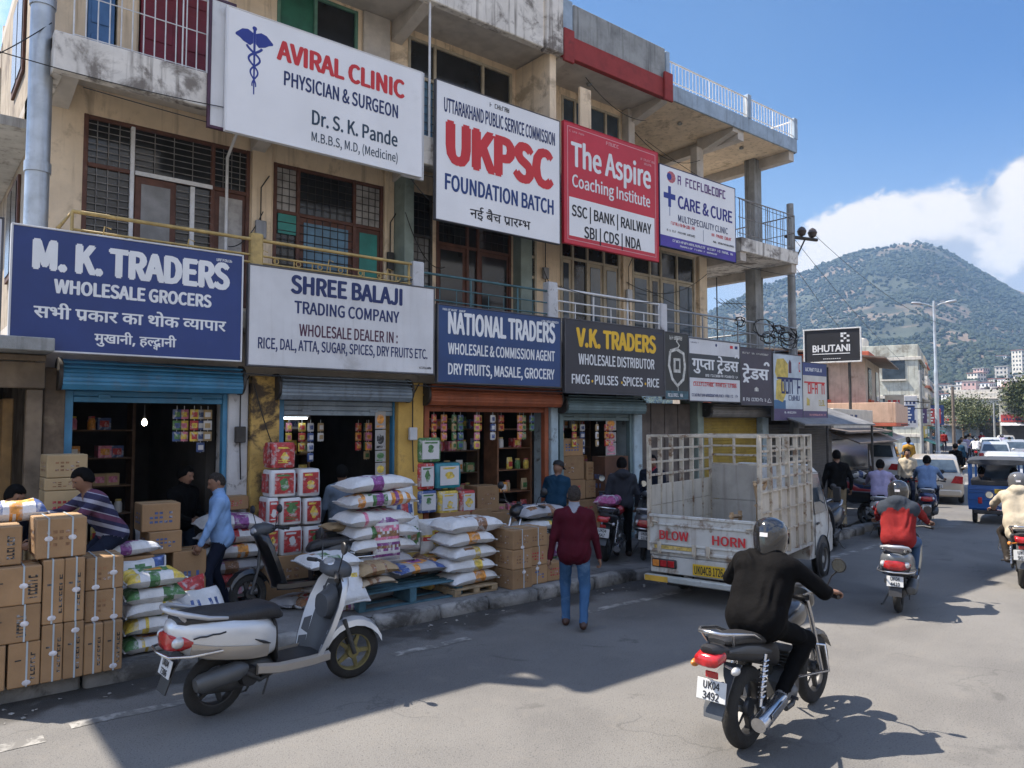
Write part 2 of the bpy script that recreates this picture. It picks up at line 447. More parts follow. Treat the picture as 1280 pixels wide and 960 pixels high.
def kerb():
    random.seed(4); mb = MB(); x = -6.
    gapx = ((2.05, 2.35), (4.05, 4.2), (8.05, 8.5))
    while x < 17:
        ln = random.uniform(.75, 1.25)
        broken = any(a < x + ln / 2 < b for a, b in gapx)
        i = min(range(len(EP)), key=lambda k: abs(EP[k].x - x)); yb = 8.05 + (max(0, x - 13) ** 2) * .018
        h = random.uniform(.145, .172) - (.05 if broken else 0)
        mb.at((x + ln / 2, yb + .1 + random.uniform(-.025, .02), 0), random.uniform(-.018, .018), rx=random.uniform(-.05, .05), ry=random.uniform(-.012, .012))
        mb.box(-ln / 2 + .012, ln / 2 - .012, -.1, .11, -.05, h, 0, .03); x += ln
    mb.M = Matrix()
    return tag(mb.build('kerb', M_KERB, smooth=50), kind='structure')
kerb()
for a, b in ((1.2, 2.55), (4.2, 5.2), (7.1, 9.3), (10.9, 12.3), (13.1, 16.2)):
    mb = MB(); n = 8
    mb.grid(lambda u, v, a=a, b=b: (a + (b - a) * u, 7.06 + .13 * v + .012 * math.sin(9 * u) + max(0, a + (b - a) * u - 13) * .06, .004), n, 1)
    tag(mb.build('lane_line', M_PAINT, smooth=0), kind='structure')
mb = MB(); mb.grid(lambda u, v: (-3 + 4.0 * u, 6.9 + .16 * v, .004), 6, 1); tag(mb.build('lane_line', M_PAINT, smooth=0), kind='structure')
for k in range(12):
    s0 = 24 + k * 8.; A = off(-.9)
    mb = MB(); i = min(range(len(A)), key=lambda q: abs(A[q].x - s0)); p = A[i]; t = (A[i + 1] - p).normalized(); nn = Vector((-t.y, t.x, 0))
    q = [p, p + t * 3, p + t * 3 + nn * .12, p + nn * .12]; mb.add([(v.x, v.y, .004) for v in q], [(0, 1, 2, 3)])
    tag(mb.build('lane_line', M_PAINT, smooth=0), kind='structure')
# litter in the gutter
random.seed(9); mb = MB()
for k in range(110):
    x = random.uniform(.5, 13); y = 7.95 - abs(random.gauss(0, .22)); s = random.uniform(.005, .02)
    mb.at((x, y, .006), random.uniform(0, 6), rx=random.uniform(-.5, .5)); mb.box(-s, s, -s * .7, s * .7, 0, s * .35)
mb.M = Matrix()
tag(mb.build('litter', mat('litter_paper', (.26, .25, .23), .9, var=.4, scale=9, rnd=0), smooth=0), 'scraps of pale litter lying in the dark gutter', 'litter', kind='stuff')

# ------------------------------------------------------------------ hills with woods, and the air
def fbm(x, y, seed=0):
    v = 0; a = 1
    for k in range(5):
        f = 2 ** k
        v += a * math.sin(x * f * 1.3 + seed + 1.7 * math.sin(y * f * .9 + k)) * math.cos(y * f * 1.1 - seed + 1.3 * math.sin(x * f * .7 + 2 * k)); a *= .5
    return v
RIDGE = [(-400, 505), (300, 500), (600, 470), (800, 418), (880, 395), (900, 383), (935, 366), (960, 353), (1000, 341), (1040, 326), (1085, 314), (1120, 309), (1155, 304),
         (1185, 313), (1215, 328), (1250, 344), (1280, 358), (1400, 405), (1600, 470), (2000, 505)]
def ridge_elev(az):         # tangent of the elevation of the ridge in a compass bearing (from +X towards +Y)
    x = 640 + CAM_F * math.tan(YAW - az) if abs(YAW - az) < 1.2 else (-400 if az > YAW else 2000)
    for (a, b), (c, d) in zip(RIDGE, RIDGE[1:]):
        if a <= x <= c:
            t = (x - a) / (c - a); y = b + (d - b) * t; v = ray(x, y); return v.z / math.hypot(v.x, v.y)
    return .02
R0, R1, R2 = 430., 1450., 2500.
def hill_h(az, r):
    D = R1 + 120 * math.sin(az * 7)
    H = ridge_elev(az) * D + CAM_H
    if r <= D:
        t = max(0, (r - R0) / (D - R0)); g = t ** 1.25 * (1 - .12 * math.sin(math.pi * t))
    else:
        t = min(1, (r - D) / (R2 - D)); g = (1 - t) ** 1.2
    x, y = r * math.cos(az), r * math.sin(az)
    return H * g + fbm(x / 160, y / 160) * 13 * min(1, max(0, r - R0) / 300) * (.35 + .65 * (1 if r < D * .93 else max(0, 1 - (r - D * .93) / (D * .07)))) * (1 if r < D else .5) - 1
M_HILL = mat('hill_scrub', (.030, .036, .022), .95, var=.5, scale=.02, dirt=.75, dcol=(.20, .14, .10), dscale=.012, dthr=.47)
def hills():
    mb = MB(); a0, a1 = R(-12), R(75); na, nr = 170, 74
    def fn(u, v):
        az = a0 + (a1 - a0) * u; r = R0 + (R2 - R0) * v ** 1.15
        return (r * math.cos(az), r * math.sin(az), hill_h(az, r))
    mb.grid(fn, na, nr); o = mb.build('hill', M_HILL, smooth=180); tag(o, kind='structure')
hills()
M_WOOD = []
for k, c in enumerate(((.010, .020, .012), (.016, .027, .014), (.024, .034, .017), (.007, .016, .012), (.036, .040, .024))):
    M_WOOD.append(mat('woods_%d' % k, c, .9, var=.45, scale=.35))
def woods():
    rs = np.random.RandomState(5); mb = MB()
    oct_v = []
    for i, (zz, rr) in enumerate(((-.5, .75), (.15, 1.), (.7, .66))):
        for k in range(6):
            a = math.pi * 2 * (k + .5 * (i % 2)) / 6; oct_v.append((rr * math.cos(a), rr * math.sin(a), zz))
    oct_v.append((0, 0, 1.0)); F = []
    for i in range(2):
        for k in range(6):
            F.append((i * 6 + k, i * 6 + (k + 1) % 6, (i + 1) * 6 + (k + 1) % 6, (i + 1) * 6 + k))
    F += [(12 + k, 12 + (k + 1) % 6, 18) for k in range(6)]
    V = np.array(oct_v); n = 0; cnt = 0
    while cnt < 40000:
        az = R(rs.uniform(-4, 42)); r = R0 + (1520 - R0) * rs.uniform(0, 1) ** .72
        den = fbm(r * math.cos(az) / 95, r * math.sin(az) / 95, 3)
        if den < -.55 and rs.rand() < .75: continue
        hx = 640 + CAM_F * math.tan(YAW - az)
        if 1085 < hx < 1215 and r > 780 and fbm(r * math.cos(az) / 48, r * math.sin(az) / 70, 5) > .35 and rs.rand() < .8: continue
        x, y = r * math.cos(az), r * math.sin(az)
        s = rs.uniform(1.1, 3.3) * (.75 + .25 * r / 1000)
        w_ = V * (s, s, s * rs.uniform(.8, 1.25)) * (1 + rs.uniform(-.28, .28, (19, 3)))
        n = len(mb.v); z = hill_h(az, r) + s * .35
        mb.v += [(x + a, y + b, z + c) for a, b, c in w_]; mb.f += [tuple(i + n for i in f) for f in F]
        mi = int((fbm(x / 60, y / 60, 9) * .8 + 1.6) + rs.uniform(-.9, .9)); mi = max(0, min(4, mi)); mb.m += [mi] * len(F); cnt += 1
    o = mb.build('woods', M_WOOD, smooth=0, fixn=False)
    tag(o, 'dense dark green woods covering the hillside', 'woods', kind='stuff')
woods()
def haze():
    mb = MB(); mb.box(-300, 2900, -500, 2900, -1.1, 470)
    m = bpy.data.materials.new('haze_air'); m.use_nodes = True; t = m.node_tree; t.nodes.clear()
    o = t.nodes.new('ShaderNodeOutputMaterial'); v = t.nodes.new('ShaderNodeVolumePrincipled')
    v.inputs['Color'].default_value = (.36, .60, .96, 1); v.inputs['Density'].default_value = .00026; v.inputs['Anisotropy'].default_value = .1
    t.links.new(v.outputs[0], o.inputs['Volume'])
    ob = mb.build('haze', m, smooth=0); tag(ob, 'pale blue haze hanging in the air before the hill', 'haze', kind='stuff')
haze()
# ------------------------------------------------------------------ the commercial building
DK = (.035, .03, .025)
M_CREAM = mat('cream_plaster', (.74, .60, .43), .9, var=.12, scale=1.5, dirt=.65, dcol=(.27, .20, .13), dscale=1.5, dthr=.52, streak=.55, bump=.25, bscale=18)
M_OFFW = mat('dirty_white_plaster', (.68, .65, .60), .9, var=.1, dirt=.85, dcol=(.12, .10, .085), dscale=1.9, dthr=.49, streak=.8, bump=.25, bscale=18)
M_SOFF = mat('grey_plaster', (.50, .46, .41), .9, var=.14, dirt=.4, dcol=(.12, .1, .08), dscale=1.2, bump=.2)
M_CONC = mat('weathered_concrete', (.27, .28, .28), .92, var=.2, streak=.7, dcol=(.07, .07, .07), dirt=.5, dscale=2, bump=.3)
M_YELL = mat('yellow_paint', (.52, .33, .085), .85, var=.12, dirt=.55, dcol=(.16, .1, .05), dscale=3, dthr=.56, bump=.2)
M_YELLBAD = mat('peeling_yellow_paint', (.50, .33, .10), .88, var=.15, dirt=.97, dcol=(.05, .035, .025), dscale=2.3, dthr=.46, bump=.5, bscale=12)
M_WHPEEL = mat('peeling_white_paint', (.52, .53, .55), .88, var=.1, dirt=.9, dcol=(.05, .045, .045), dscale=4.2, dthr=.56, bump=.3)
M_BLWH = mat('peeling_pale_blue_paint', (.36, .46, .52), .88, var=.15, dirt=.85, dcol=(.10, .09, .08), dscale=4, dthr=.54)
M_REDB = mat('red_oxide_beam', (.26, .032, .03), .8, var=.2, dirt=.6, dcol=(.05, .02, .02), dscale=3)
M_SLABBL = mat('pale_blue_edge', (.30, .38, .47), .85, var=.15, dirt=.5, dcol=(.12, .12, .12), dscale=2, streak=.4)
M_GREENISH = mat('grey_green_paint', (.22, .27, .24), .85, var=.15, dirt=.5, dcol=(.08, .07, .05))
M_GLASS = mat('dark_window_glass', (.022, .024, .026), .12, var=.3, scale=2, spec=.6)
M_GLASSB = mat('bluish_glass', (.05, .07, .09), .08, var=.3, scale=2, spec=.8)  # paler and bluer base colour than the dark window glass
M_FROST = mat('frosted_glass', (.20, .20, .20), .35, var=.3, scale=2.5, dirt=.4, dcol=(.08, .08, .08))
M_CURT = mat('pale_curtain', (.34, .33, .32), .9, var=.25, scale=6)
M_BROWN = mat('brown_window_wood', (.10, .042, .028), .7, var=.25, scale=6, dirt=.4, dcol=(.2, .17, .15), dscale=5, dthr=.6)
M_CREAMF = mat('cream_window_wood', (.42, .37, .28), .75, var=.15, scale=5, dirt=.5, dcol=(.15, .11, .07), dscale=4)
M_GREENF = mat('green_window_paint', (.10, .22, .16), .7, var=.2, scale=5, dirt=.3, dcol=(.3, .3, .26), dscale=4)
M_IRON = mat('dark_iron', (.045, .042, .04), .6, .3, var=.3, scale=8, dirt=.4, dcol=(.13, .06, .03), dscale=7)
M_GRILL = mat('grey_window_bars', (.22, .21, .20), .6, .2, var=.3, scale=8, dirt=.5, dcol=(.1, .06, .04), dscale=9)
M_YRAIL = mat('yellow_rail_paint', (.42, .30, .11), .6, var=.25, scale=7, dirt=.6, dcol=(.11, .06, .03), dscale=7)
M_TRAIL = mat('teal_rail_paint', (.05, .12, .14), .6, var=.25, scale=7, dirt=.4, dcol=(.04, .04, .04), dscale=7)
M_WRAIL = mat('white_rail_paint', (.62, .63, .64), .55, var=.12, scale=7, dirt=.5, dcol=(.2, .14, .1), dscale=6)
M_DOORBL = mat('blue_door_paint', (.07, .17, .36), .7, var=.15, scale=3, dirt=.3, dcol=(.2, .2, .22), dscale=4)
M_DOORRD = mat('maroon_door_paint', (.17, .018, .035), .65, var=.2, scale=3, dirt=.3, dcol=(.06, .02, .02), dscale=4)
M_TEALP = mat('teal_panel', (.02, .20, .17), .5, var=.2, scale=3)
M_BLUEP = mat('blue_glass_panel', (.06, .15, .23), .3, var=.25, scale=4)
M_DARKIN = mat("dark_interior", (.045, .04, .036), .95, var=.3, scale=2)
M_STEEL = mat('galvanised_steel', (.42, .46, .50), .42, .55, var=.15, scale=4, dirt=.35, dcol=(.16, .15, .14), dscale=3, streak=.3)

B = thing('commercial_building', 'long three-storey cream building with shops below and balconies carrying signboards', 'building', (1.3, 10, 0))
BX, BY = 1.3, 10.
SPLIT = {'bracket', 'pillar', 'shutter_frame', 'parapet', 'parapet_post', 'shop_wall', 'wall', 'pipe', 'balcony_slab', 'roof_slab', 'terrace_slab', 'railing_post', 'partition', 'side_balcony',
         'folding_door', 'awning_post', 'shutter_end_plate', 'slab_edge', 'balcony_beam', 'roof_beam'}
def bp(name, mb, m, parent=None, smooth=35):      # a part built in world coordinates
    if name in SPLIT and parent is None and len(mb.ch) > 1:
        for o in mb.split(name, m, B, smooth): o.location = -Vector((BX, BY, 0))
        return o
    o = mb.build(name, m, None, smooth)
    par = parent or B
    o.parent = par
    off_ = Vector((BX, BY, 0))
    if parent is None: o.location = -off_
    return o
WALLY = 11.
# slabs -------------------------------------------------------------
mb = MB(); mb.box(1.3, 17.4, 9.95, 12.7, 3.72, 3.95, 0, .01); mb.box(1.3, 14.96, 12.703, 16, 3.72, 3.95); bp('balcony_slab', mb, M_SOFF)
mb = MB(); mb.box(1.3, 14.96, 10.1, 16, 6.86, 7.0); bp('balcony_slab', mb, M_SOFF)
mb = MB(); mb.box(1.3, 14.7, 9.95, 10.097, 6.56, 7.02, 0, .012); mb.box(1.3, 1.42, 10.1, 12.5, 6.56, 7.02, 0, .01); bp('balcony_beam', mb, M_OFFW)
mb = MB(); mb.box(14.963, 17.4, 9.95, 12.7, 6.43, 6.76, 0, .012); bp('terrace_slab', mb, M_OFFW)
mb = MB(); mb.box(1.3, 9.3, 9.98, 16, 9.3, 9.46); mb.box(9.303, 12.3, 10.02, 16, 9.3, 9.6); bp('roof_slab', mb, M_SOFF)
mb = MB(); mb.box(12.303, 17.4, 9.98, 12.72, 9.3, 9.6, 0, .01); mb.box(12.303, 14.96, 12.723, 16, 9.3, 9.6); bp('terrace_slab', mb, M_CREAM)
mb = MB(); mb.box(12.303, 17.42, 9.93, 9.977, 9.28, 9.62, 0, .008); mb.box(17.403, 17.45, 9.98, 12.72, 9.28, 9.62, 0, .008); bp('slab_edge', mb, M_SLABBL)
mb = MB(); mb.box(5.2, 8.85, 9.9, 10.05, 9.22, 10.55, 0, .015); mb.box(8.9, 9.3, 9.86, 10.06, 9.22, 10.6, 0, .015); mb.box(1.3, 5.197, 9.93, 9.977, 9.26, 9.5)
bp('parapet', mb, M_OFFW)
mb = MB(); mb.box(9.33, 12.3, 9.9, 10.017, 9.24, 9.66, 0, .01); mb.box(12.16, 12.42, 9.84, 9.9, 9.18, 9.78, 0, .01); mb.box(9.30, 9.56, 9.84, 9.9, 9.12, 9.74, 0, .01); bp('roof_beam', mb, M_REDB)
mb = MB(); mb.box(9.62, 12.28, 9.93, 10.05, 9.663, 10.32, 0, .015); bp('parapet', mb, M_CONC)
mb = MB(); mb.box(9.34, 9.6, 9.93, 10.03, 9.75, 10.35, 0, .01); mb.box(12.3, 12.42, 9.92, 10.04, 9.8, 10.28, 0, .01); bp('parapet_post', mb, M_SLABBL)
# unseen slab added to cast the road shadow edge, then the side balcony
mb = MB(); mb.box(-2.3, 1.297, 10.8, 12.2, 9.3, 9.6); bp('roof_overhang', mb, M_SOFF)
mb = MB(); mb.box(.85, 1.297, 11.2, 30, 6.2, 6.32); mb.box(.80, .848, 11.2, 30, 6.2, 7.0, 0, .01); bp('side_balcony', mb, mat('stained_side_parapet', (.42, .41, .39), .9, var=.12, dirt=.7, dcol=(.1, .08, .07), streak=.6))
# cantilever brackets under the slabs
mb = MB()
for x in (1.42, 3.98, 6.35, 9.3, 12.2, 14.75):
    mb.prism([(9.98, 9.3), (WALLY, 9.3), (WALLY, 8.95), (10.0, 9.2)], lambda a, b, x=x: (x, a, b), lambda a, b, x=x: (x + .2, a, b))
    if x < 14: mb.prism([(10.1, 6.86), (WALLY, 6.86), (WALLY, 6.5), (10.1, 6.7)], lambda a, b, x=x: (x, a, b), lambda a, b, x=x: (x + .2, a, b))
for x in (14.97, 17.15):
    mb.box(x, x + .22, 9.99, 12.69, 6.22, 6.428); mb.box(x + .0, x + .22, 10.0, 12.69, 9.06, 9.297)
bp('bracket', mb, M_SOFF)
mb = MB(); mb.box(16.9, 17.25, 10.85, 11.15, 0.15, 3.717, 0, .01); mb.box(16.9, 17.25, 10.85, 11.15, 3.953, 6.427, 0, .01); mb.box(16.93, 17.25, 10.85, 11.15, 6.763, 9.297, 0, .01); bp('pillar', mb, M_CONC)
# end walls, back
M_SIDEW = mat('weathered_side_wall', (.36, .30, .23), .9, var=.2, dirt=.7, dcol=(.12, .09, .07), dscale=1.3, dthr=.5, streak=.6)
mb = MB(); mb.box(1.3, 1.45, WALLY + .003, 34, .15, 3.717); mb.box(1.3, 1.45, WALLY + .003, 34, 3.953, 6.856); mb.box(1.3, 1.45, WALLY + .003, 34, 7.003, 9.297); bp('wall', mb, M_SIDEW)
for z0 in (4.6, 7.5):
    for y0 in (12.6, 16.2, 20.5):
        mb = MB(); mb.box(1.26, 1.297, y0, y0 + 1.3, z0, z0 + 1.4, 0, .006); wf_ = bp('window', mb, M_BROWN)
        mb = MB(); mb.box(1.248, 1.257, y0 + .08, y0 + .6, z0 + .08, z0 + 1.32); mb.box(1.248, 1.257, y0 + .7, y0 + 1.22, z0 + .08, z0 + 1.32); mb.split('pane', M_GLASS, wf_, 0)
mb = MB()
mb.box(14.8, 14.96, WALLY + .123, 16, 3.953, 6.427); mb.box(14.8, 14.96, WALLY + 1.303, 16, 7.003, 9.297); mb.box(1.3, 14.96, 16.003, 16.1, .15, 9.6)
bp('wall', mb, M_CREAM)

# upper floors: wall strips round the openings ------------------------
def facade(z0, z1, ops, xa, xb, m, Y=WALLY):
    mb = MB(); x = xa
    for (a, b, c, d) in sorted(ops):
        if a > x + .002: mb.box(x, a, Y, Y + .12, z0, z1)
        if c > z0 + .01: mb.box(a, b, Y, Y + .12, z0, c)
        if d < z1 - .01: mb.box(a, b, Y, Y + .12, d, z1)
        x = b
    if x < xb: mb.box(x, xb, Y, Y + .12, z0, z1)
    return bp('wall', mb, m, smooth=0)

def window(x0, x1, z0, z1, cols, rows, frame, panes, grille=None, Y=WALLY, t=.055, name='window', panels=()):
    """cols/rows: inner division positions as fractions; panes: material per (col,row)"""
    mb = MB(); xs = [x0] + [x0 + (x1 - x0) * c for c in cols] + [x1]; zs = [z0] + [z0 + (z1 - z0) * r for r in rows] + [z1]
    h = t / 2
    for i, x in enumerate(xs):
        xx = min(max(x, x0 + h), x1 - h); mb.box(xx - h, xx + h, Y - .015, Y + .075, z0, z1, 0, .006)
    for k, z in enumerate(zs):
        zz = min(max(z, z0 + h), z1 - h); mb.box(x0 + t, x1 - t, Y - .008, Y + .068, zz - h, zz + h, 0, .006)
    f = bp(name, mb, frame)
    for i in range(len(xs) - 1):
        for k in range(len(zs) - 1):
            pm = panes.get((i, k), panes.get('*', M_GLASS)); a, b, c, d = xs[i] + h, xs[i + 1] - h, zs[k] + h, zs[k + 1] - h
            pb = MB()
            if (i, k) in panels:                    # framed leaf with a glass panel
                e = .075
                pb.box(a, b, Y + .02, Y + .05, c, d, 0); p0 = pb.build('leaf', frame, f, 0)
                pb = MB(); pb.box(a + e, b - e, Y + .008, Y + .017, c + e * 1.5, d - e, 0); pb.build('pane', pm, f, 0)
            else:
                pb.box(a, b, Y + .03, Y + .045, c, d); pb.build('pane', pm, f, 0)
    if grille:
        gb = MB(); gm, nx, nz, cells = grille
        for (i, k) in cells:
            a, b, c, d = xs[i] + h, xs[i + 1] - h, zs[k] + h, zs[k + 1] - h
            for q in range(1, nx(b - a) + 1):
                x = a + (b - a) * q / (nx(b - a) + 1); gb.tube([(x, Y + .005, c), (x, Y + .005, d)], .006, 5)
            for q in range(1, nz(d - c) + 1):
                z = c + (d - c) * q / (nz(d - c) + 1); gb.tube([(a, Y - .004, z), (b, Y - .004, z)], .006, 5)
        gb.build('grille', gm, f, 60)
    return f
H_ = lambda sp: (lambda w_: max(1, int(w_ / sp)))
nb = lambda n: (lambda w_: n)
# first floor
Z1 = 3.953
ops1 = [(1.80, 3.98, 4.15, 6.5), (4.34, 6.22, Z1, 6.42), (6.62, 7.2, Z1, 6.45), (7.28, 8.98, Z1, 6.3), (9.36, 9.62, 4.5, 6.1), (10.25, 12.0, Z1, 6.4), (12.39, 14.6, Z1, 6.4)]
facade(Z1, 6.857, ops1, 1.3, 14.96, M_CREAM)
f = window(1.80, 3.98, 4.15, 6.5, (.27, .755), (.72,), M_BROWN, {'*': M_GLASS, (1, 0): M_GLASS, (2, 0): M_CURT}, (M_GRILL, nb(3), H_(.1), [(0, 0), (0, 1), (1, 1), (2, 1)]), panels=((2, 0),))
mb = MB(); mb.box(2.42, 2.95, WALLY - .02, WALLY + .01, 4.2, 5.80, 0, .01); q = mb.build('leaf', M_BROWN, f); mb = MB(); mb.box(2.50, 2.87, WALLY - .026, WALLY - .022, 4.6, 5.70); mb.build('pane', M_FROST, f)
mb = MB(); mb.box(2.36, 2.41, WALLY - .03, WALLY + .09, 4.15, 6.46, 0, .006); mb.box(2.42, 3.44, WALLY - .03, WALLY - .016, 5.81, 5.87, 0, .006); mb.box(3.14, 3.2, WALLY - .02, WALLY + .03, 4.2, 5.8, 0, .005); mb.split('post', M_WRAIL, f)
mb = MB()
for k in range(16): mb.tube([(2.96, WALLY - .01, 4.25 + k * .097), (3.43, WALLY - .01, 4.25 + k * .097)], .006, 5)
mb.build('grille', M_GRILL, f)
f = window(4.34, 6.22, Z1, 6.42, (.21, .72), (.70,), M_BROWN, {'*': M_GLASS, (0, 0): M_GLASS, (1, 0): M_BLUEP, (2, 0): M_TEALP, (0, 1): M_CURT, (2, 1): M_CURT}, (M_IRON, H_(.13), H_(.13), [(0, 0), (0, 1), (1, 1), (2, 1), (1, 0)]), panels=((1, 0), (2, 0)))
mb = MB(); mb.box(4.42, 4.72, WALLY + .0, WALLY + .02, 5.35, 5.66); mb.build('pane', M_TEALP, f)
window(6.62, 7.2, Z1, 6.45, (), (.7,), M_IRON, {'*': M_GLASS, (0, 0): M_FROST}, (M_IRON, H_(.14), H_(.14), [(0, 0), (0, 1)]))
window(7.28, 8.98, Z1, 6.3, (.40, .54), (.72,), M_BROWN, {'*': M_GLASS}, (M_IRON, H_(.15), H_(.2), [(0, 1), (2, 1)]), panels=((0, 0), (2, 0)))
window(9.36, 9.62, 4.5, 6.1, (), (.5, .75), M_CREAMF, {'*': M_GLASSB}, (M_IRON, nb(2), nb(4), [(0, 1), (0, 2)]))
window(10.25, 12.0, Z1, 6.4, (.20, .44, .72), (.76,), M_CREAMF, {'*': M_GLASS, (0, 0): M_GLASSB, (2, 0): M_GLASSB, (3, 0): M_GLASSB}, None, panels=((0, 0), (2, 0), (3, 0)))
window(12.39, 14.6, Z1, 6.4, (.27, .44, .70), (.74,), M_CREAMF, {'*': M_GLASS, (0, 0): M_GLASSB, (2, 0): M_GLASSB, (3, 0): M_GLASSB}, None, panels=((0, 0), (1, 0), (2, 0), (3, 0)))
mb = MB(); mb.box(9.02, 9.3, 10.75, WALLY - .003, Z1, 6.85, 0, .01); mb.box(6.40, 6.58, 10.6, WALLY - .003, Z1, 6.85, 0, .01); bp('pillar', mb, M_GREENISH)
mb = MB(); mb.box(6.22, 6.397, 10.93, 10.997, Z1, 6.85, 0, .01); mb.box(4.0, 4.3, 10.95, 10.997, Z1, 6.85, 0, .01); mb.box(12.04, 12.32, 10.93, 10.997, Z1, 6.85, 0, .01); mb.box(14.66, 14.95, 10.9, 10.997, Z1, 6.42, 0, .01); bp('pillar', mb, M_CREAM)
# second floor
Z2 = 7.003
ops2 = [(1.78, 2.16, Z2, 9.1), (2.42, 3.42, Z2, 9.1), (4.35, 5.72, 8.0, 9.25), (6.68, 9.0, 7.4, 9.18), (10.3, 12.05, 7.3, 9.15)]
facade(Z2, 9.297, ops2, 1.3, 12.3, M_CREAM)
mb = MB(); mb.box(1.81, 2.13, 11.03, 11.07, Z2, 9.07, 0, .008); d = bp('door', mb, M_DOORBL)
mb = MB()
for k in range(3): mb.box(1.85, 2.09, 11.015, 11.028, 7.1 + k * .65, 7.6 + k * .65, 0, .006)
mb.split('panel', M_DOORBL, d)
mb = MB(); mb.box(2.45, 2.92, 11.03, 11.07, Z2, 9.07, 0, .008); mb.box(2.93, 3.39, 11.03, 11.07, Z2, 9.07, 0, .008); d = bp('door', mb, M_DOORRD)
mb = MB()
for x in (2.5, 2.98):
    for k in range(3): mb.box(x, x + .36, 11.015, 11.028, 7.1 + k * .65, 7.62 + k * .65, 0, .008)
mb.split('panel', M_DOORRD, d)
mb = MB(); mb.box(2.2, 2.4, 10.96, 10.997, Z2, 9.29, 0, .01); bp('pillar', mb, M_CREAM)
window(4.35, 5.72, 8.0, 9.25, (.46,), (.30,), M_GREENF, {'*': M_GLASS, (0, 1): mat('green_sheet', (.02, .13, .08), .6, var=.2), (0, 0): M_GLASS}, (M_CREAMF, nb(0), nb(0), []))
window(6.68, 9.0, 7.4, 9.18, (.24, .70), (.62,), M_CREAMF, {'*': M_GLASS, (0, 0): M_BLUEP}, (M_IRON, H_(.16), H_(.16), [(0, 0)]))
window(10.3, 12.05, 7.3, 9.15, (.22, .74), (.66,), M_CREAMF, {'*': M_GLASSB}, None)
mb = MB(); mb.box(9.08, 9.24, 10.0, WALLY - .003, Z2, 9.28, 0, .01); mb.box(9.95, 10.25, 10.1, 10.16, 7.0, 8.9, 0, .008); bp('partition', mb, M_CREAM)
mb = MB(); mb.box(5.8, 6.3, 10.94, 10.997, Z2, 9.29, 0, .01); mb.box(12.1, 12.3, 10.8, 10.997, Z2, 9.29, 0, .01); mb.box(14.55, 14.8, 10.85, 11.05, 6.763, 9.04, 0, .01); bp('pillar', mb, M_SOFF)
# recessed terrace at the right end: back wall with a window
facade(Z2, 9.297, [(13.0, 14.4, 7.6, 8.9)], 12.303, 14.96, M_CREAM, 12.3)
window(13.0, 14.4, 7.6, 8.9, (.35, .7), (.65,), M_GREENF, {'*': M_GLASSB}, None, Y=12.3)

# railings ------------------------------------------------------------
def railing(name, pts, zs, m, posts, r=.022, pick=None, rp=.009, ptop=None):
    mb = MB()
    for j, z in enumerate(zs): mb.tube([(x, y, z) for x, y in pts], r if j == 0 else r * .62, 8)
    for (x, y) in posts: mb.tube([(x, y, pick[1] if pick else zs[-1] - .3), (x, y, ptop or zs[0])], r * .8, 6)
    if pick:
        sp, zb, zt = pick
        for (a, b) in zip(pts, pts[1:]):
            n = max(2, int(math.hypot(b[0] - a[0], b[1] - a[1]) / sp))
            for k in range(1, n):
                t = k / n; x, y = a[0] + (b[0] - a[0]) * t, a[1] + (b[1] - a[1]) * t
                mb.tube([(x, y, zb), (x, y, zt)], rp, 4)
    return bp(name, mb, m, smooth=60)
railing('railing', [(1.54, 11), (1.54, 9.97), (6.14, 9.97)], (4.93, 4.72, 4.62), M_YRAIL, [(1.54, 9.97), (6.1, 9.97)], .024, (.26, 4.4, 4.72), .009)
mb = MB()                                           # scroll work on the yellow railing
random.seed(3)
for k in range(14):
    x = 1.75 + k * .32; mb.torus((x, 9.97, 4.675), .035, .008, 'y', 10, 5)
    if k % 3 == 0: mb.tube([(x + .1, 9.97, 4.6), (x + .13, 9.95, 4.8), (x + .2, 9.96, 4.78)], .008, 5)
bp('railing_ornament', mb, M_YRAIL)
mb = MB(); mb.box(3.63, 3.8, 9.93, 10.05, 4.3, 5.02, 0, .02); bp('railing_post', mb, M_YRAIL)
mb = MB(); mb.box(6.16, 6.36, 9.93, 10.1, 3.96, 4.98, 0, .015); mb.box(8.98, 9.2, 9.93, 10.1, 3.96, 5.0, 0, .015); mb.box(12.06, 12.26, 9.93, 10.1, 3.96, 4.92, 0, .015); bp('railing_post', mb, M_WHPEEL)
railing('railing', [(6.36, 9.99), (8.98, 9.99)], (4.83, 4.62, 4.42), M_TRAIL, [(7.3, 9.99), (8.3, 9.99)], .02, (.30, 4.1, 4.62), .009)
railing('railing', [(9.2, 9.98), (12.06, 9.98)], (4.90, 4.68, 4.5, 4.3), M_WRAIL, [(9.22, 9.98), (10.15, 9.98), (11.1, 9.98), (12.04, 9.98)], .024, (.45, 3.97, 4.68), .012)
railing('railing', [(12.26, 9.98), (17.3, 9.98), (17.3, 12.6)], (4.82, 4.55, 4.3), mat('grey_rail_paint', (.27, .29, .31), .55, .2, var=.2, dirt=.5, dcol=(.12, .07, .05), dscale=6), [(13.5, 9.98), (14.8, 9.98), (16.1, 9.98), (17.3, 9.98)], .022, (.9, 3.97, 4.82), .012)
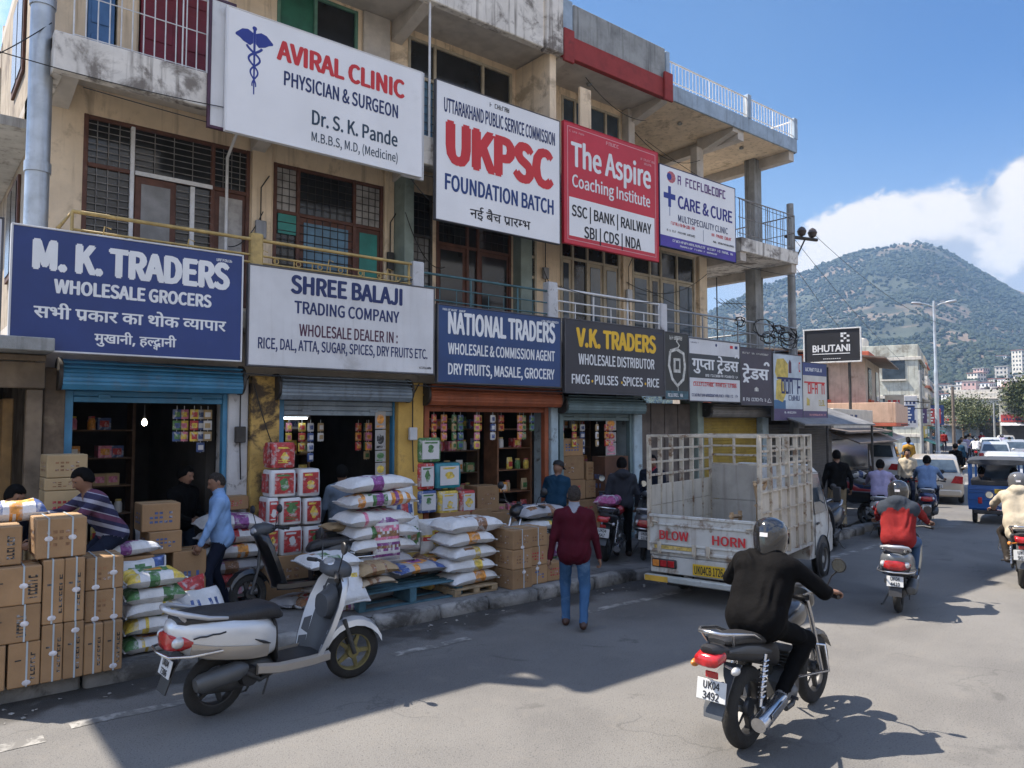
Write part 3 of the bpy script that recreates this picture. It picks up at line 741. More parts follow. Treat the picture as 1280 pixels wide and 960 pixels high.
# upper left balcony bars, and the pickets of the two terraces
railing('railing', [(1.5, 10.0), (3.4, 10.0)], (8.0, 7.55, 7.05), M_WRAIL, [(1.5, 10.0), (2.72, 10.0), (3.1, 10.)], .012, (.12, 7.03, 9.2), .008, 9.28)
for (a, b) in ((12.42, 15.28), (15.42, 17.36)):
    railing('terrace_railing', [(a, 9.97), (b, 9.97)], (10.12, 9.70), M_WRAIL, [(a, 9.97), ((a + b) / 2, 9.97), (b, 9.97)], .018, (.115, 9.66, 10.12), .011)
mb = MB(); mb.box(15.28, 15.42, 9.92, 10.06, 9.62, 10.2, 0, .01); mb.box(17.3, 17.45, 9.92, 10.06, 9.62, 10.16, 0, .01); bp('railing_post', mb, M_SLABBL)
railing('terrace_railing', [(17.4, 10.0), (17.4, 12.6)], (10.12, 9.70), M_WRAIL, [(17.4, 12.6)], .018, (.14, 9.66, 10.12), .01)
railing('terrace_railing', [(14.9, 9.98), (17.3, 9.98), (17.3, 12.6)], (7.66, 7.22, 6.85), M_GRILL, [(14.95, 9.98), (16.1, 9.98), (17.3, 9.98), (17.3, 12.6)], .016, (.16, 6.77, 7.66), .009)
# big pipe on the left corner and thin pipes
mb = MB(); mb.tube([(1.22, 10.3, 4.5), (1.22, 10.3, 9.29)], .125, 18)
for z in (5.4, 7.4): mb.tube([(1.22, 10.3, z), (1.22, 10.3, z + .12)], .14, 18)
bp('drainpipe', mb, M_STEEL)
mb = MB(); mb.tube([(3.62, 10.92, 4.0), (3.62, 10.92, 6.3), (3.66, 10.5, 6.7)], .022, 8); mb.tube([(6.45, 9.96, 7.0), (6.45, 9.96, 9.3)], .02, 8); mb.tube([(3.02, 9.93, 7.0), (3.02, 9.93, 9.2)], .02, 8); bp('pipe', mb, M_WRAIL)
mb = MB(); mb.lathe([(.02, 6.84), (.05, 6.82), (.05, 6.80), (.001, 6.78)], (2.7, 10.6, 0), seg=10); bp('ceiling_lamp_holder', mb, M_WRAIL)
for (x, y) in ((10.6, 10.5), (13.6, 10.6), (16.0, 10.6)):
    mb = MB(); mb.lathe([(.03, 9.297), (.06, 9.27), (.05, 9.24), (.001, 9.23)], (x, y, 0), seg=10); bp('ceiling_lamp_holder', mb, M_CONC)

# ground floor ---------------------------------------------------------
SF = 10.5
mb = MB(); mb.box(1.3, 17.3, SF, SF + .12, 3.12, 3.717); bp('shop_header', mb, M_SOFF)
def pillar(x0, x1, m, y0=10.36, z1=3.117, name='pillar', d=.5):
    mb = MB(); mb.box(x0, x1, y0, y0 + d, .15, z1, 0, .012); return bp(name, mb, m)
pillar(1.36, 1.58, mat('old_wood', (.13, .095, .065), .85, var=.35, scale=5, dirt=.5, dcol=(.3, .24, .16), dscale=3), 10.3)
pillar(3.52, 3.79, M_WHPEEL); pillar(3.795, 4.2, M_YELLBAD, 10.27); pillar(6.13, 6.6, M_YELL, 10.3)
pillar(9.42, 9.6, M_BLWH); pillar(11.7, 11.95, M_BLWH); pillar(13.8, 14.02, M_GREENISH); pillar(16.35, 16.6, M_BLWH)
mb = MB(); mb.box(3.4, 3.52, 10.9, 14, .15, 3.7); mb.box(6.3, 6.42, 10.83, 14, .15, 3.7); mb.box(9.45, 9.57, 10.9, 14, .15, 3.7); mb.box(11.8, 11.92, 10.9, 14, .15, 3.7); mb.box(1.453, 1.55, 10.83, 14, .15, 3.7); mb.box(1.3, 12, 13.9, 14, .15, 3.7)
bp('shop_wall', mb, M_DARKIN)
mb = MB(); mb.box(1.3, 16.8, 10.52, 14, .155, .19); bp('shop_floor', mb, M_CONC)
def shutter(x0, x1, zc, zt, m, frame, drop, Y=10.1, name='roller_shutter'):
    """rolled-up shutter: ribbed hood from zc up to zt, curtain hanging down to drop, painted frame to the ground"""
    mb = MB(); n = 10; pr = []
    hh = (zt - zc); 
    for k in range(n + 1):
        t = k / n; a = R(90) * t
        pr.append((SF - .02 - (SF - Y - .02) * math.sin(a), zc + .12 + (hh - .12) * math.cos(a)))
    pr.append((Y, zc + .06)); pr.append((Y + .04, zc)); pr.append((SF - .02, zc))
    mb.prism(pr, lambda a, b: (x0, a, b), lambda a, b: (x1, a, b))
    for k in range(5): mb.tube([(x0 + .01, Y - .004 + .0012 * k * k, zc + .10 + k * .055), (x1 - .01, Y - .004 + .0012 * k * k, zc + .10 + k * .055)], .012, 6)
    h = bp('shutter_box', mb, m, smooth=25)
    mb = MB(); z = drop
    while z < zc:
        mb.box(x0 + .16, x1 - .16, SF - .06 - .012, SF - .06 + .012, z, min(z + .07, zc), 0, .008); z += .073
    for x in (x0 + .5, x1 - .5): mb.box(x - .07, x + .07, SF - .085, SF - .073, drop + .05, drop + .1, 0, .004)
    c = bp(name, mb, m)
    if frame:
        mb = MB(); mb.box(x0 + .06, x0 + .16, SF - .09, SF + .02, .16, zc, 0, .006); mb.box(x1 - .16, x1 - .06, SF - .09, SF + .02, .16, zc, 0, .006); bp('shutter_frame', mb, frame)
    mb = MB()
    for x in (x0 - .02, x1 + .02): mb.lathe([(.02, -.02), (hh * .52, -.02), (hh * .52, .02), (.02, .02)], (x, SF - .22, zc + hh * .48), 'x', 18)
    bp('shutter_end_plate', mb, M_IRON)
    return c
M_SBLUE = mat('blue_shutter', (.045, .20, .36), .5, .1, var=.2, scale=3, dirt=.45, dcol=(.12, .13, .14), dscale=3, streak=.3)
M_SGREY = mat('grey_blue_shutter', (.20, .25, .30), .5, .2, var=.2, scale=3, dirt=.55, dcol=(.06, .05, .05), dscale=3, streak=.4)
M_SORNG = mat('rust_orange_shutter', (.30, .085, .035), .6, .1, var=.25, scale=3, dirt=.55, dcol=(.06, .035, .03), dscale=3, streak=.4)
M_STEAL = mat('teal_grey_shutter', (.14, .21, .23), .5, .1, var=.2, scale=3, dirt=.5, dcol=(.06, .05, .04), dscale=3, streak=.3)
shutter(1.52, 3.62, 2.86, 3.24, M_SBLUE, M_SBLUE, 2.72)
shutter(4.16, 6.26, 2.80, 3.16, M_SGREY, M_SBLUE, 2.58)
shutter(6.62, 9.46, 2.76, 3.10, M_SORNG, M_SORNG, 2.66)
shutter(9.62, 11.78, 2.66, 2.98, M_STEAL, M_STEAL, 2.52)
# closed fronts further along: folded brown doors, then a yellow shutter under its box
mb = MB()
for k in range(4): mb.box(12.0 + k * .45, 12.43 + k * .45, 10.55, 10.6, .16, 2.9, 0, .01)
bp('folding_door', mb, mat('brown_grey_door', (.12, .10, .09), .8, var=.3, scale=3, dirt=.5, dcol=(.25, .2, .18), dscale=3))
mb = MB()
for k in range(34): mb.box(14.05, 16.3, 10.5, 10.53 + .012 * (k % 2), .2 + k * .072, .27 + k * .072, 0, .006)
bp('roller_shutter', mb, mat('yellow_shutter', (.30, .21, .03), .6, .1, var=.2, scale=3, dirt=.5, dcol=(.08, .06, .03), dscale=3))
shutter(14.0, 16.4, 2.62, 2.94, mat('grey_shutter_box', (.19, .18, .17), .6, .1, var=.2, dirt=.5), None, 2.6)
mb = MB()
for k in range(34): mb.box(16.62, 19.9, 10.5, 10.53 + .012 * (k % 2), .2 + k * .066, .262 + k * .066, 0, .006)
bp('roller_shutter', mb, mat('dark_shutter', (.09, .085, .08), .6, .1, var=.2, scale=3, dirt=.5))
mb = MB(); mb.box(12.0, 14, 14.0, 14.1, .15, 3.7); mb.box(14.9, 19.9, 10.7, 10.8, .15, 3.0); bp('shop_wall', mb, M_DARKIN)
# lean-to over the last shops
mb = MB(); mb.prism([(9.35, 2.42), (10.62, 2.86), (10.62, 2.90), (9.35, 2.46)], lambda a, b: (16.5, a, b), lambda a, b: (20.0, a, b)); bp('awning', mb, mat('grey_tin', (.2, .2, .2), .6, .3, var=.25, dirt=.5, dcol=(.1, .06, .04)))
mb = MB()
for x in (17.6, 19.9): mb.tube([(x, 9.4, .15), (x, 9.4, 2.42)], .03, 8)
bp('awning_post', mb, M_IRON)

# ------------------------------------------------------------------ one-storey wooden shop on the far left
Lh = thing('wooden_shop', 'low dark wooden shop with a plank fascia left of the blue shutter', 'shop', (.6, 10.5, 0))
def lp(name, mb, m):
    for o in mb.split(name, m, Lh): o.location = (-.6, -10.5, 0)
    return o
M_WOODF = mat('fascia_planks', (.15, .115, .08), .85, var=.3, scale=4, dirt=.5, dcol=(.07, .05, .035), dscale=2.5)
M_DOORB = mat('ochre_door', (.20, .12, .045), .8, var=.25, scale=4, dirt=.5, dcol=(.05, .04, .03))
mb = MB(); mb.box(-1.0, 1.36, 9.62, 14, 3.25, 3.40, 0, .01); lp('roof', mb, M_CONC)  # roof slab, its reach shaped to shade the pavement goods
mb = MB(); mb.box(-1.0, 1.34, 10.1, 10.2, 2.86, 3.16, 0, .01); mb.box(-1.0, 1.34, 10.05, 10.12, 3.17, 3.24, 0, .01); lp('fascia', mb, M_WOODF)
mb = MB(); mb.box(1.17, 1.33, 10.14, 10.3, .15, 2.85, 0, .01); mb.box(-1.0, -.8, 10.14, 10.3, .15, 2.85, 0, .01); lp('post', mb, M_WOODF)
mb = MB(); mb.box(.98, 1.09, 10.5, 11.2, .15, 2.75, 0, .01); lp('door', mb, M_DOORB)
mb = MB(); mb.box(-1.0, 1.3, 13.9, 14, .15, 3.25); mb.box(-1.1, -1.003, 10.2, 14, .15, 3.25); lp('wall', mb, M_DARKIN)
# ------------------------------------------------------------------ signboards
YS = 9.80
M_NAVY = mat('navy_sign_sheet', (.012, .035, .16), .45, var=.12, scale=1.5, dirt=.2, dcol=(.05, .07, .15), dscale=3)
M_BLUE = mat('blue_sign_sheet', (.010, .045, .155), .45, var=.12, scale=1.5, dirt=.2, dcol=(.05, .07, .15), dscale=3)
M_CHAR = mat('charcoal_sign_sheet', (.022, .024, .036), .45, var=.15, scale=1.5)
M_SWHT = mat('white_sign_sheet', (.76, .77, .79), .5, var=.04, scale=1.2, dirt=.12, dcol=(.4, .4, .4), dscale=1.5)
M_SGRY = mat('weathered_white_sheet', (.60, .61, .63), .6, var=.08, scale=1.5, dirt=.5, dcol=(.30, .29, .28), dscale=1.1, streak=.2)
M_SRED = mat('red_sign_sheet', (.50, .022, .040), .5, var=.08, scale=1.5, dirt=.15, dcol=(.5, .2, .2))
M_TWHT = mat('white_lettering', (.72, .74, .76), .6, var=.05)
M_TNVY = mat('navy_lettering', (.012, .025, .11), .6, var=.05)
M_TRED = mat('red_lettering', (.55, .03, .035), .6, var=.05)
M_TBLK = mat('black_lettering', (.012, .012, .018), .6, var=.05)
M_TYEL = mat('yellow_lettering', (.75, .46, .03), .6, var=.05)
M_TMAR = mat('plum_lettering', (.07, .018, .05), .6, var=.05)
M_FRAME = mat('sign_frame_steel', (.10, .10, .11), .6, .4, var=.2)
M_VIOL = mat('indigo_band', (.06, .035, .30), .5, var=.1)

def panel(label, px, m, frame=M_FRAME, Y=YS, th=.06, edge=.02, cat='signboard'):
    """px: TL, BL, TR, BR pixels of the board in the photograph"""
    P = [YP(x, y, Y) for x, y in px]
    x0 = (P[0].x + P[1].x) / 2; x1 = (P[2].x + P[3].x) / 2; z1 = (P[0].z + P[2].z) / 2; z0 = (P[1].z + P[3].z) / 2
    s = thing('signboard', label, cat, (x0, Y + th, z0))
    mb = MB(); mb.box(x0, x1, Y, Y + th, z0, z1, 0, .004); o = mb.build('sheet', m, s, 0); o.location = (-x0, -Y - th, -z0)
    mb = MB(); e = edge
    for (a, b, c, d) in ((x0 - e, x0, z0 - e, z1 + e), (x1, x1 + e, z0 - e, z1 + e), (x0, x1, z0 - e, z0), (x0, x1, z1, z1 + e)): mb.box(a, b, Y - .008, Y + th + .01, c, d, 0, .004)
    o = mb.build('frame', frame, s, 0); o.location = (-x0, -Y - th, -z0)
    s['_'] = 0; del s['_']
    return s, (x0, x1, z0, z1), Vector((-x0, -Y - th, -z0)), Y
def txt(S, t, xl, yt, yb, xr, m, bold=.022, fn=LAT, dy=.0015):
    s, (x0, x1, z0, z1), o0, Y = S
    ym = (yt + yb) / 2; a = YP(xl, yt, Y); b = YP(xl, yb, Y); yr = ym + (xr - xl) * .2; c = YP(xr, yr, Y)
    o = lettering(t, a.x, c.x, b.z, a.z, Y - dy - .001, m, s, bold * (1.7 if isinstance(t, str) and bold > .03 else 1.35), fn=fn); o.location = o0; return o
def rect(S, a, b, m, name='band', dy=.001, th=.0):
    """rectangle between two fractions (u0,v0)-(u1,v1) of the board, v up"""
    s, (x0, x1, z0, z1), o0, Y = S
    mb = MB(); X = lambda u: x0 + (x1 - x0) * u; Z = lambda v: z0 + (z1 - z0) * v
    mb.add([(X(a[0]), Y - dy, Z(a[1])), (X(b[0]), Y - dy, Z(a[1])), (X(b[0]), Y - dy, Z(b[1])), (X(a[0]), Y - dy, Z(b[1]))], [(0, 1, 2, 3)])
    o = mb.build(name, m, s, 0); o.location = o0; return o
def poly(S, pts, m, name='emblem', dy=.0015):
    s, (x0, x1, z0, z1), o0, Y = S; mb = MB()
    for k, q in enumerate(pts):
        mb.add([(x0 + (x1 - x0) * u, Y - dy - .0002 * k, z0 + (z1 - z0) * v) for u, v in q], [tuple(range(len(q)))])
    o = mb.build(name, m, s, 0); o.location = o0; return o
def scribble(S, a, b, m, n=12, seed=1, top=False, dy=.002):
    """worn print that is too small to read: rows of strokes"""
    rr = random.Random(seed); q = []; w_ = (b[0] - a[0]) / n; h = b[1] - a[1]
    for k in range(n):
        if rr.random() < .12: continue
        u = a[0] + w_ * k; t = w_ * .24
        q.append([(u, a[1]), (u + t, a[1]), (u + t, b[1]), (u, b[1])])
        for v in rr.sample((0., .42, .84), rr.choice((1, 2, 2))):
            q.append([(u, a[1] + h * v), (u + w_ * .78, a[1] + h * v), (u + w_ * .78, a[1] + h * (v + .16)), (u, a[1] + h * (v + .16))])
        if rr.random() < .5: q.append([(u + w_ * .6, a[1]), (u + w_ * .6 + t, a[1]), (u + w_ * .6 + t, b[1]), (u + w_ * .6, b[1])])
    if top: q.append([(a[0], b[1]), (b[0], b[1]), (b[0], b[1] + h * .14), (a[0], b[1] + h * .14)])
    return poly(S, q, m, 'small_print', dy)

def line(S, pts, r, m, name='emblem', dy=.002):          # stroke along board fractions, width r metres
    s, (x0, x1, z0, z1), o0, Y = S; mb = MB(); P = [Vector((x0 + (x1 - x0) * u, 0, z0 + (z1 - z0) * v)) for u, v in pts]; vs = []
    for i, p in enumerate(P):
        t = (P[min(i + 1, len(P) - 1)] - P[max(i - 1, 0)]).normalized(); n = Vector((-t.z, 0, t.x)) * (r[i] if isinstance(r, list) else r)
        vs += [(p.x - n.x, Y - dy, p.z - n.z), (p.x + n.x, Y - dy, p.z + n.z)]
    mb.add(vs, [(2 * i, 2 * i + 1, 2 * i + 3, 2 * i + 2) for i in range(len(P) - 1)]); o = mb.build(name, m, s, 0); o.location = o0; return o

S = panel('navy blue signboard with white English and Hindi letters over the blue shutter', ((17, 278), (12, 432), (304, 323), (299, 453)), M_NAVY, M_SGRY)
txt(S, 'M. K. TRADERS', 41, 299, 334, 287, M_TWHT, .045); txt(S, 'WHOLESALE GROCERS', 67.5, 349, 365.5, 264, M_TWHT, .035)
txt(S, hindi(["सभी ", "प", ('ra',), "कार का थोक ", ('h', 'व'), "यापार"]), 42, 378, 396, 282, M_TWHT, .012)
txt(S, hindi(["मुखानी, ह", ('h', 'ल'), "द", ('sub', 'व'), "ानी"]), 118, 414, 428, 220, M_TWHT, .012)
scribble(S, (.87, .925), (.95, .95), M_TWHT, 8, 2)
S = panel('weathered white signboard listing rice and dry fruits in blue letters, over the grey shutter', ((312, 328), (311, 452), (543, 364), (541, 470)), M_SGRY)
txt(S, 'SHREE BALAJI', 363.5, 344, 365.5, 503, M_TNVY, .035); txt(S, 'TRADING COMPANY', 368, 376, 391, 499, M_TNVY, .025)
txt(S, 'WHOLESALE DEALER IN :', 374, 405, 419.5, 497, M_TMAR, .022); txt(S, 'RICE, DAL, ATTA, SUGAR, SPICES, DRY FRUITS ETC.', 322.5, 421.5, 435, 534, M_TNVY, .022)
scribble(S, (.91, .05), (.985, .075), M_TBLK, 9, 3)
S = panel('mid blue signboard with three rows of white letters, over the orange shutter', ((549, 377), (547, 474), (701, 402), (700, 486)), M_BLUE)
txt(S, 'NATIONAL TRADERS', 560, 390, 416, 694, M_TWHT, .035); txt(S, 'WHOLESALE & COMMISSION AGENT', 560, 428.5, 442, 693.5, M_TWHT, .028)
txt(S, 'DRY FRUITS, MASALE, GROCERY', 560, 454, 467.5, 693, M_TWHT, .028); scribble(S, (.03, .935), (.2, .96), M_TWHT, 14, 4); scribble(S, (.83, .925), (.98, .955), M_TWHT, 14, 5)
S = panel('charcoal signboard with a yellow heading above white letters', ((707, 397), (707, 487), (832, 415), (828, 497)), M_CHAR)
txt(S, 'V.K. TRADERS', 720, 410, 432, 820, M_TYEL, .04); txt(S, 'WHOLESALE DISTRIBUTOR', 723, 442, 455, 818, M_TWHT, .025)
txt(S, 'FMCG   PULSES   SPICES   RICE', 714.5, 467.5, 479, 824, M_TWHT, .025)
for u in (.247, .54, .79): poly(S, [[(u + .009 * math.cos(k * .785), .165 + .02 * math.sin(k * .785)) for k in range(8)]], M_TYEL, 'dot', .002)
scribble(S, (.86, .93), (.98, .955), M_TNVY, 10, 6)
# upper row
S = panel('big white clinic signboard with a blue winged staff and red heading', ((285, 5), (283, 160), (529, 93), (525, 222)), M_SWHT, M_SWHT, edge=.012)
txt(S, 'AVIRAL CLINIC', 346, 49.5, 73, 506, M_TRED, .035); txt(S, 'PHYSICIAN & SURGEON', 355, 88.6, 106, 497.6, M_TNVY, .025)
txt(S, 'Dr. S. K. Pande', 390, 137.5, 155, 497, mat('slate_lettering', (.02, .045, .08), .6, var=.05), .022); txt(S, 'M.B.B.S, M.D, (Medicine)', 389.5, 164.5, 176, 497, mat('slate_lettering', (.02, .045, .08)), .008)
M_EMB = mat('royal_blue_print', (.012, .03, .24), .5, var=.05)
cx = .118
def wing(sg):
    q = []
    up = [(.006, .845), (.03, .865), (.055, .855), (.085, .805)]; lo = [(.085, .79), (.065, .775), (.05, .755), (.034, .745), (.02, .735), (.006, .76)]
    q = [(cx + sg * u, v) for u, v in up + lo]; return q if sg < 0 else q[::-1]
poly(S, [wing(-1), wing(1), [(cx + .011 * math.cos(a), .885 + .019 * math.sin(a)) for a in (k * .785 for k in range(8))]], M_EMB)
line(S, [(cx, .87), (cx, .34)], [.018, .008], M_EMB)
for sg in (-1, 1):
    line(S, [(cx + sg * (.034 - .026 * t) * math.cos(9.5 * t), .735 - .33 * t) for t in (k / 26 for k in range(27))], [.017 - .009 * k / 26 for k in range(27)], M_EMB, dy=.0025 + sg * .0004)
S2 = panel('plum framed old board behind the left end of the clinic signboard', ((266, 0), (262, 152), (292, 6), (290, 166)), M_SGRY, mat('plum_frame', (.055, .02, .045), .6, var=.2, dirt=.5, dcol=(.3, .28, .3), dscale=4), Y=9.885, th=.04, edge=.035)
S3 = panel('dirty white strip board behind the right end of the clinic signboard', ((505, 85), (505, 215), (529.5, 92), (527.5, 227)), M_SGRY, M_SGRY, Y=9.885, th=.04)
S = panel('tall white coaching signboard with one huge red word', ((546, 99), (545, 274), (699, 152), (700, 304)), M_SWHT, M_FRAME, edge=.015)
txt(S, 'UTTARAKHAND PUBLIC SERVICE COMMISSION', 555, 121.5, 138.5, 693.5, M_TNVY, .028); txt(S, 'UKPSC', 557, 151.5, 200, 692, M_TRED, .05)
txt(S, 'FOUNDATION BATCH', 556, 216.5, 236, 692, mat('blue_lettering', (.012, .04, .17), .6, var=.05), .03)
txt(S, hindi(["नई बैच ", "प", ('ra',), "ार", ('h', 'म'), "भ"]), 587.5, 257.5, 271.5, 663, M_TBLK, .006)
scribble(S, (.40, .93), (.56, .965), M_TBLK, 8, 7)
S = panel('red coaching signboard with a white panel of exam names', ((706, 153), (705, 304), (824, 190), (821, 325)), M_SRED, M_SRED, edge=.012)
txt(S, 'The Aspire', 713.5, 177, 206, 813.5, M_TWHT, .03); txt(S, 'Coaching Institute', 715, 217.5, 232.5, 812.5, M_TWHT, .02)
rect(S, (.045, .065), (.955, .385), M_SWHT, 'white_panel')
txt(S, 'SSC | BANK | RAILWAY', 714.5, 255.5, 269, 814, M_TBLK, .025, dy=.003); txt(S, 'SBI | CDS | NDA', 730, 283, 297, 801, M_TBLK, .025, dy=.003)
M_PINK = mat('pale_pink_print', (.6, .3, .32), .6, var=.1)
for a, b in (((.03, .03), (.97, .036)), ((.03, .965), (.97, .971)), ((.028, .03), (.034, .97)), ((.966, .03), (.972, .97))): rect(S, a, b, M_PINK, 'border', .0016)
scribble(S, (.05, .925), (.2, .94), M_PINK, 10, 8); scribble(S, (.8, .885), (.96, .905), M_PINK, 14, 9); scribble(S, (.84, .85), (.95, .87), M_PINK, 9, 10); scribble(S, (.42, .915), (.56, .945), M_PINK, 5, 11)
S = panel('white hospital signboard with a blue cross and an indigo foot', ((825, 205), (825, 308), (918, 236), (920, 326)), M_SWHT, M_TNVY, edge=.015)
txt(S, 'CARE & CURE', 847, 244.5, 259.5, 915, mat('deep_blue_lettering', (.02, .02, .2), .6, var=.05), .03); txt(S, 'MULTISPECIALITY CLINIC', 847.5, 268.5, 276.5, 909.5, M_TNVY, .015)
scribble(S, (.22, .815), (.87, .93), mat('purple_print', (.10, .03, .17), .6, var=.2), 13, 12)
rect(S, (0, 0), (1, .135), M_VIOL); scribble(S, (.15, .075), (.95, .105), M_TWHT, 40, 13, dy=.003); scribble(S, (.22, .03), (.75, .05), M_TWHT, 26, 14, dy=.003)
scribble(S, (.13, .285), (.43, .325), M_TRED, 16, 15); scribble(S, (.08, .195), (.45, .22), M_TBLK, 22, 16); scribble(S, (.66, .27), (.98, .31), M_TRED, 16, 17); scribble(S, (.68, .19), (.98, .215), M_TBLK, 18, 18)
rect(S, (.545, .17), (.55, .32), M_TNVY, 'rule')
poly(S, [[(.10, .5), (.135, .5), (.135, .76), (.10, .76)], [(.045, .6), (.19, .6), (.19, .67), (.045, .67)]], M_EMB); line(S, [(.118, .5), (.118, .39)], .008, M_EMB)
poly(S, [[(.14 + .055 * math.cos(k * .63), .88 + .075 * math.sin(k * .63)) for k in range(10)]], mat('faded_red_print', (.45, .12, .14), .6, var=.4, scale=25))
poly(S, [[(.115 + .03 * math.cos(k * .63), .88 + .045 * math.sin(k * .63)) for k in range(10)]], M_EMB, dy=.003)
# further along the lower row
M_BLKS = mat('black_sign_sheet', (.016, .02, .022), .45, var=.3, scale=2)
S = panel('narrow black banner with a silver shield emblem', ((833, 415), (830, 497), (861, 419), (859, 500)), M_BLKS)
M_SILV = mat('silver_print', (.5, .5, .47), .5, var=.3, scale=14)
line(S, [(.22, .72), (.16, .5), (.3, .3), (.52, .2), (.78, .3), (.86, .5), (.8, .70), (.5, .76), (.22, .72)], .035, M_SILV)
poly(S, [[(.36, .4), (.66, .4), (.66, .62), (.36, .62)]], M_SILV); poly(S, [[(.44, .45), (.6, .45), (.6, .58), (.44, .58)]], M_BLKS, dy=.003)
line(S, [(.52, .76), (.62, .82), (.5, .88), (.56, .93)], .018, M_SILV); scribble(S, (.2, .90), (.75, .96), M_SILV, 6, 20)
rect(S, (0, 0), (1, .12), mat('teal_band', (.03, .09, .12), .5, var=.4, scale=9)); scribble(S, (.1, .03), (.8, .08), M_TWHT, 12, 21, dy=.003); line(S, [(.55, .2), (.55, .12)], .01, M_SILV)
S = panel('white signboard with tall Hindi letters on a dark slate band', ((862.5, 419.5), (861, 500), (925, 433), (924.5, 503)), M_SGRY)
rect(S, (0, .37), (1, .76), mat('slate_band', (.035, .045, .055), .5, var=.1))
txt(S, hindi(["गु", ('h', 'प'), "ता ", "ट", ('tra',), "ेडर्स".replace('र्', ''), ('reph',)]), 864.5, 444, 460.5, 924, M_TWHT, .014, dy=.003)
scribble(S, (.3, .40), (.95, .44), M_TWHT, 26, 22, dy=.004); scribble(S, (.07, .24), (.93, .30), M_TRED, 24, 23, True); scribble(S, (.04, .07), (.97, .115), M_TNVY, 36, 24)
scribble(S, (.03, .93), (.18, .95), M_TNVY, 9, 25); poly(S, [[(.52 + .02 * math.cos(k), .93 + .03 * math.sin(k)) for k in range(6)]], M_TNVY); poly(S, [[(.8, .90), (.86, .90), (.86, .95), (.8, .95)]], M_TRED); poly(S, [[(.9, .90), (.96, .90), (.96, .95), (.9, .95)]], M_TNVY)
S = panel('dark plum signboard with tall white Hindi letters', ((926.5, 434), (926, 503.5), (965, 439), (964.5, 508)), mat('plum_sign_sheet', (.035, .030, .055), .45, var=.15))
txt(S, hindi(["ट", ('tra',), "ेडस", ('reph',)]), 927.5, 456, 473, 962, M_TWHT, .016)
scribble(S, (.05, .9), (.95, .93), M_SILV, 18, 26); scribble(S, (.05, .06), (.8, .12), M_TWHT, 14, 27); line(S, [(.84, .05), (.90, .12), (.97, .05), (.84, .05)], .008, M_TWHT); poly(S, [[(.42, .24), (.55, .24), (.55, .29), (.485, .32), (.42, .29)]], M_SILV)
S = panel('yellow and pale blue banner with tall Hindi letters beside the cream banner', ((967, 440), (967, 523), (1003, 447), (1003, 527)), mat('pale_blue_sheet', (.45, .52, .58), .5, var=.2, scale=2))
M_YP = mat('mustard_print', (.55, .42, .10), .6, var=.3, scale=6)
poly(S, [[(.05, .72), (.12, .62), (.3, .58), (.5, .66), (.5, .86), (.35, .94), (.12, .92)], [(.06, .32), (.3, .27), (.42, .4), (.3, .62), (.1, .6)]], M_YP)
rect(S, (0, 0), (1, .17), mat('dusk_purple_band', (.07, .05, .13), .5, var=.15)); rect(S, (0, .17), (.4, .3), mat('deep_sea_blue', (.03, .12, .25), .5), dy=.0012)
scribble(S, (.12, .4), (.95, .62), M_TNVY, 6, 28, True, dy=.003); scribble(S, (.35, .10), (.75, .13), M_TWHT, 12, 29, dy=.003); scribble(S, (.5, .3), (.9, .38), M_TNVY, 4, 30); poly(S, [[(.52, .72), (.62, .72), (.62, .88), (.57, .93), (.52, .88)]], M_TMAR); scribble(S, (.75, .75), (.95, .9), M_TRED, 3, 31)
S = panel('cream banner with red Hindi letters under a navy heading, right end of the row', ((1003.5, 452), (1003.5, 527.5), (1034, 457), (1033, 528)), mat('cream_sheet', (.56, .54, .50), .5, var=.1), M_FRAME)
rect(S, (0, .79), (1, 1), M_NAVY); rect(S, (0, 0), (1, .19), mat('dusk_purple_band', (.07, .05, .13))); scribble(S, (.06, .48), (.92, .66), M_TRED, 6, 32, True); scribble(S, (.12, .86), (.8, .92), M_TWHT, 9, 33, dy=.003)
scribble(S, (.65, .28), (.92, .38), M_YP, 4, 34); poly(S, [[(.15, .28), (.27, .28), (.27, .38), (.15, .42)]], M_YP); scribble(S, (.25, .11), (.92, .14), M_PINK, 16, 35, dy=.003); scribble(S, (.2, .04), (.92, .07), M_PINK, 16, 36, dy=.003)
# edge of one more board over the wooden shop
S = panel('pale board edge just left of the big navy signboard, over the wooden shop', ((-60, 262), (-70, 428), (2, 276), (-2, 431)), M_SGRY)
# ------------------------------------------------------------------ goods: sacks, cartons, packs
PZ = .15
ORD = ['topmost', 'second from the top', 'third from the top', 'fourth from the top', 'fifth from the top', 'sixth from the top', 'lowest']
def woven(n, c, **k): return mat(n, c, .62, var=.1, scale=5, bump=.7, bscale=22, dirt=.35, dcol=(.3, .27, .22), dscale=4, **k)
M_SACKW = woven('white_woven_sack', (.62, .62, .62)); M_SACKG = woven('grey_woven_sack', (.34, .34, .36)); M_SACKB = woven('brown_sack', (.34, .24, .13)); M_SACKY = woven('yellow_woven_sack', (.55, .40, .12))
def pr(n, c): return mat('print_' + n, c, .6, var=.35, scale=18, dirt=.75, dcol=(.5, .5, .5), dscale=11, dthr=.5)
P_RED, P_ORG, P_GRN, P_BLU, P_PNK, P_YEL, P_PUR, P_BRN, P_BLK = (pr(n, c) for n, c in (('red', (.40, .035, .035)), ('orange', (.62, .26, .04)), ('green', (.07, .18, .06)), ('blue', (.05, .09, .24)), ('pink', (.55, .17, .26)),
    ('yellow', (.62, .45, .07)), ('purple', (.22, .06, .22)), ('brown', (.22, .11, .05)), ('black', (.02, .02, .022))))
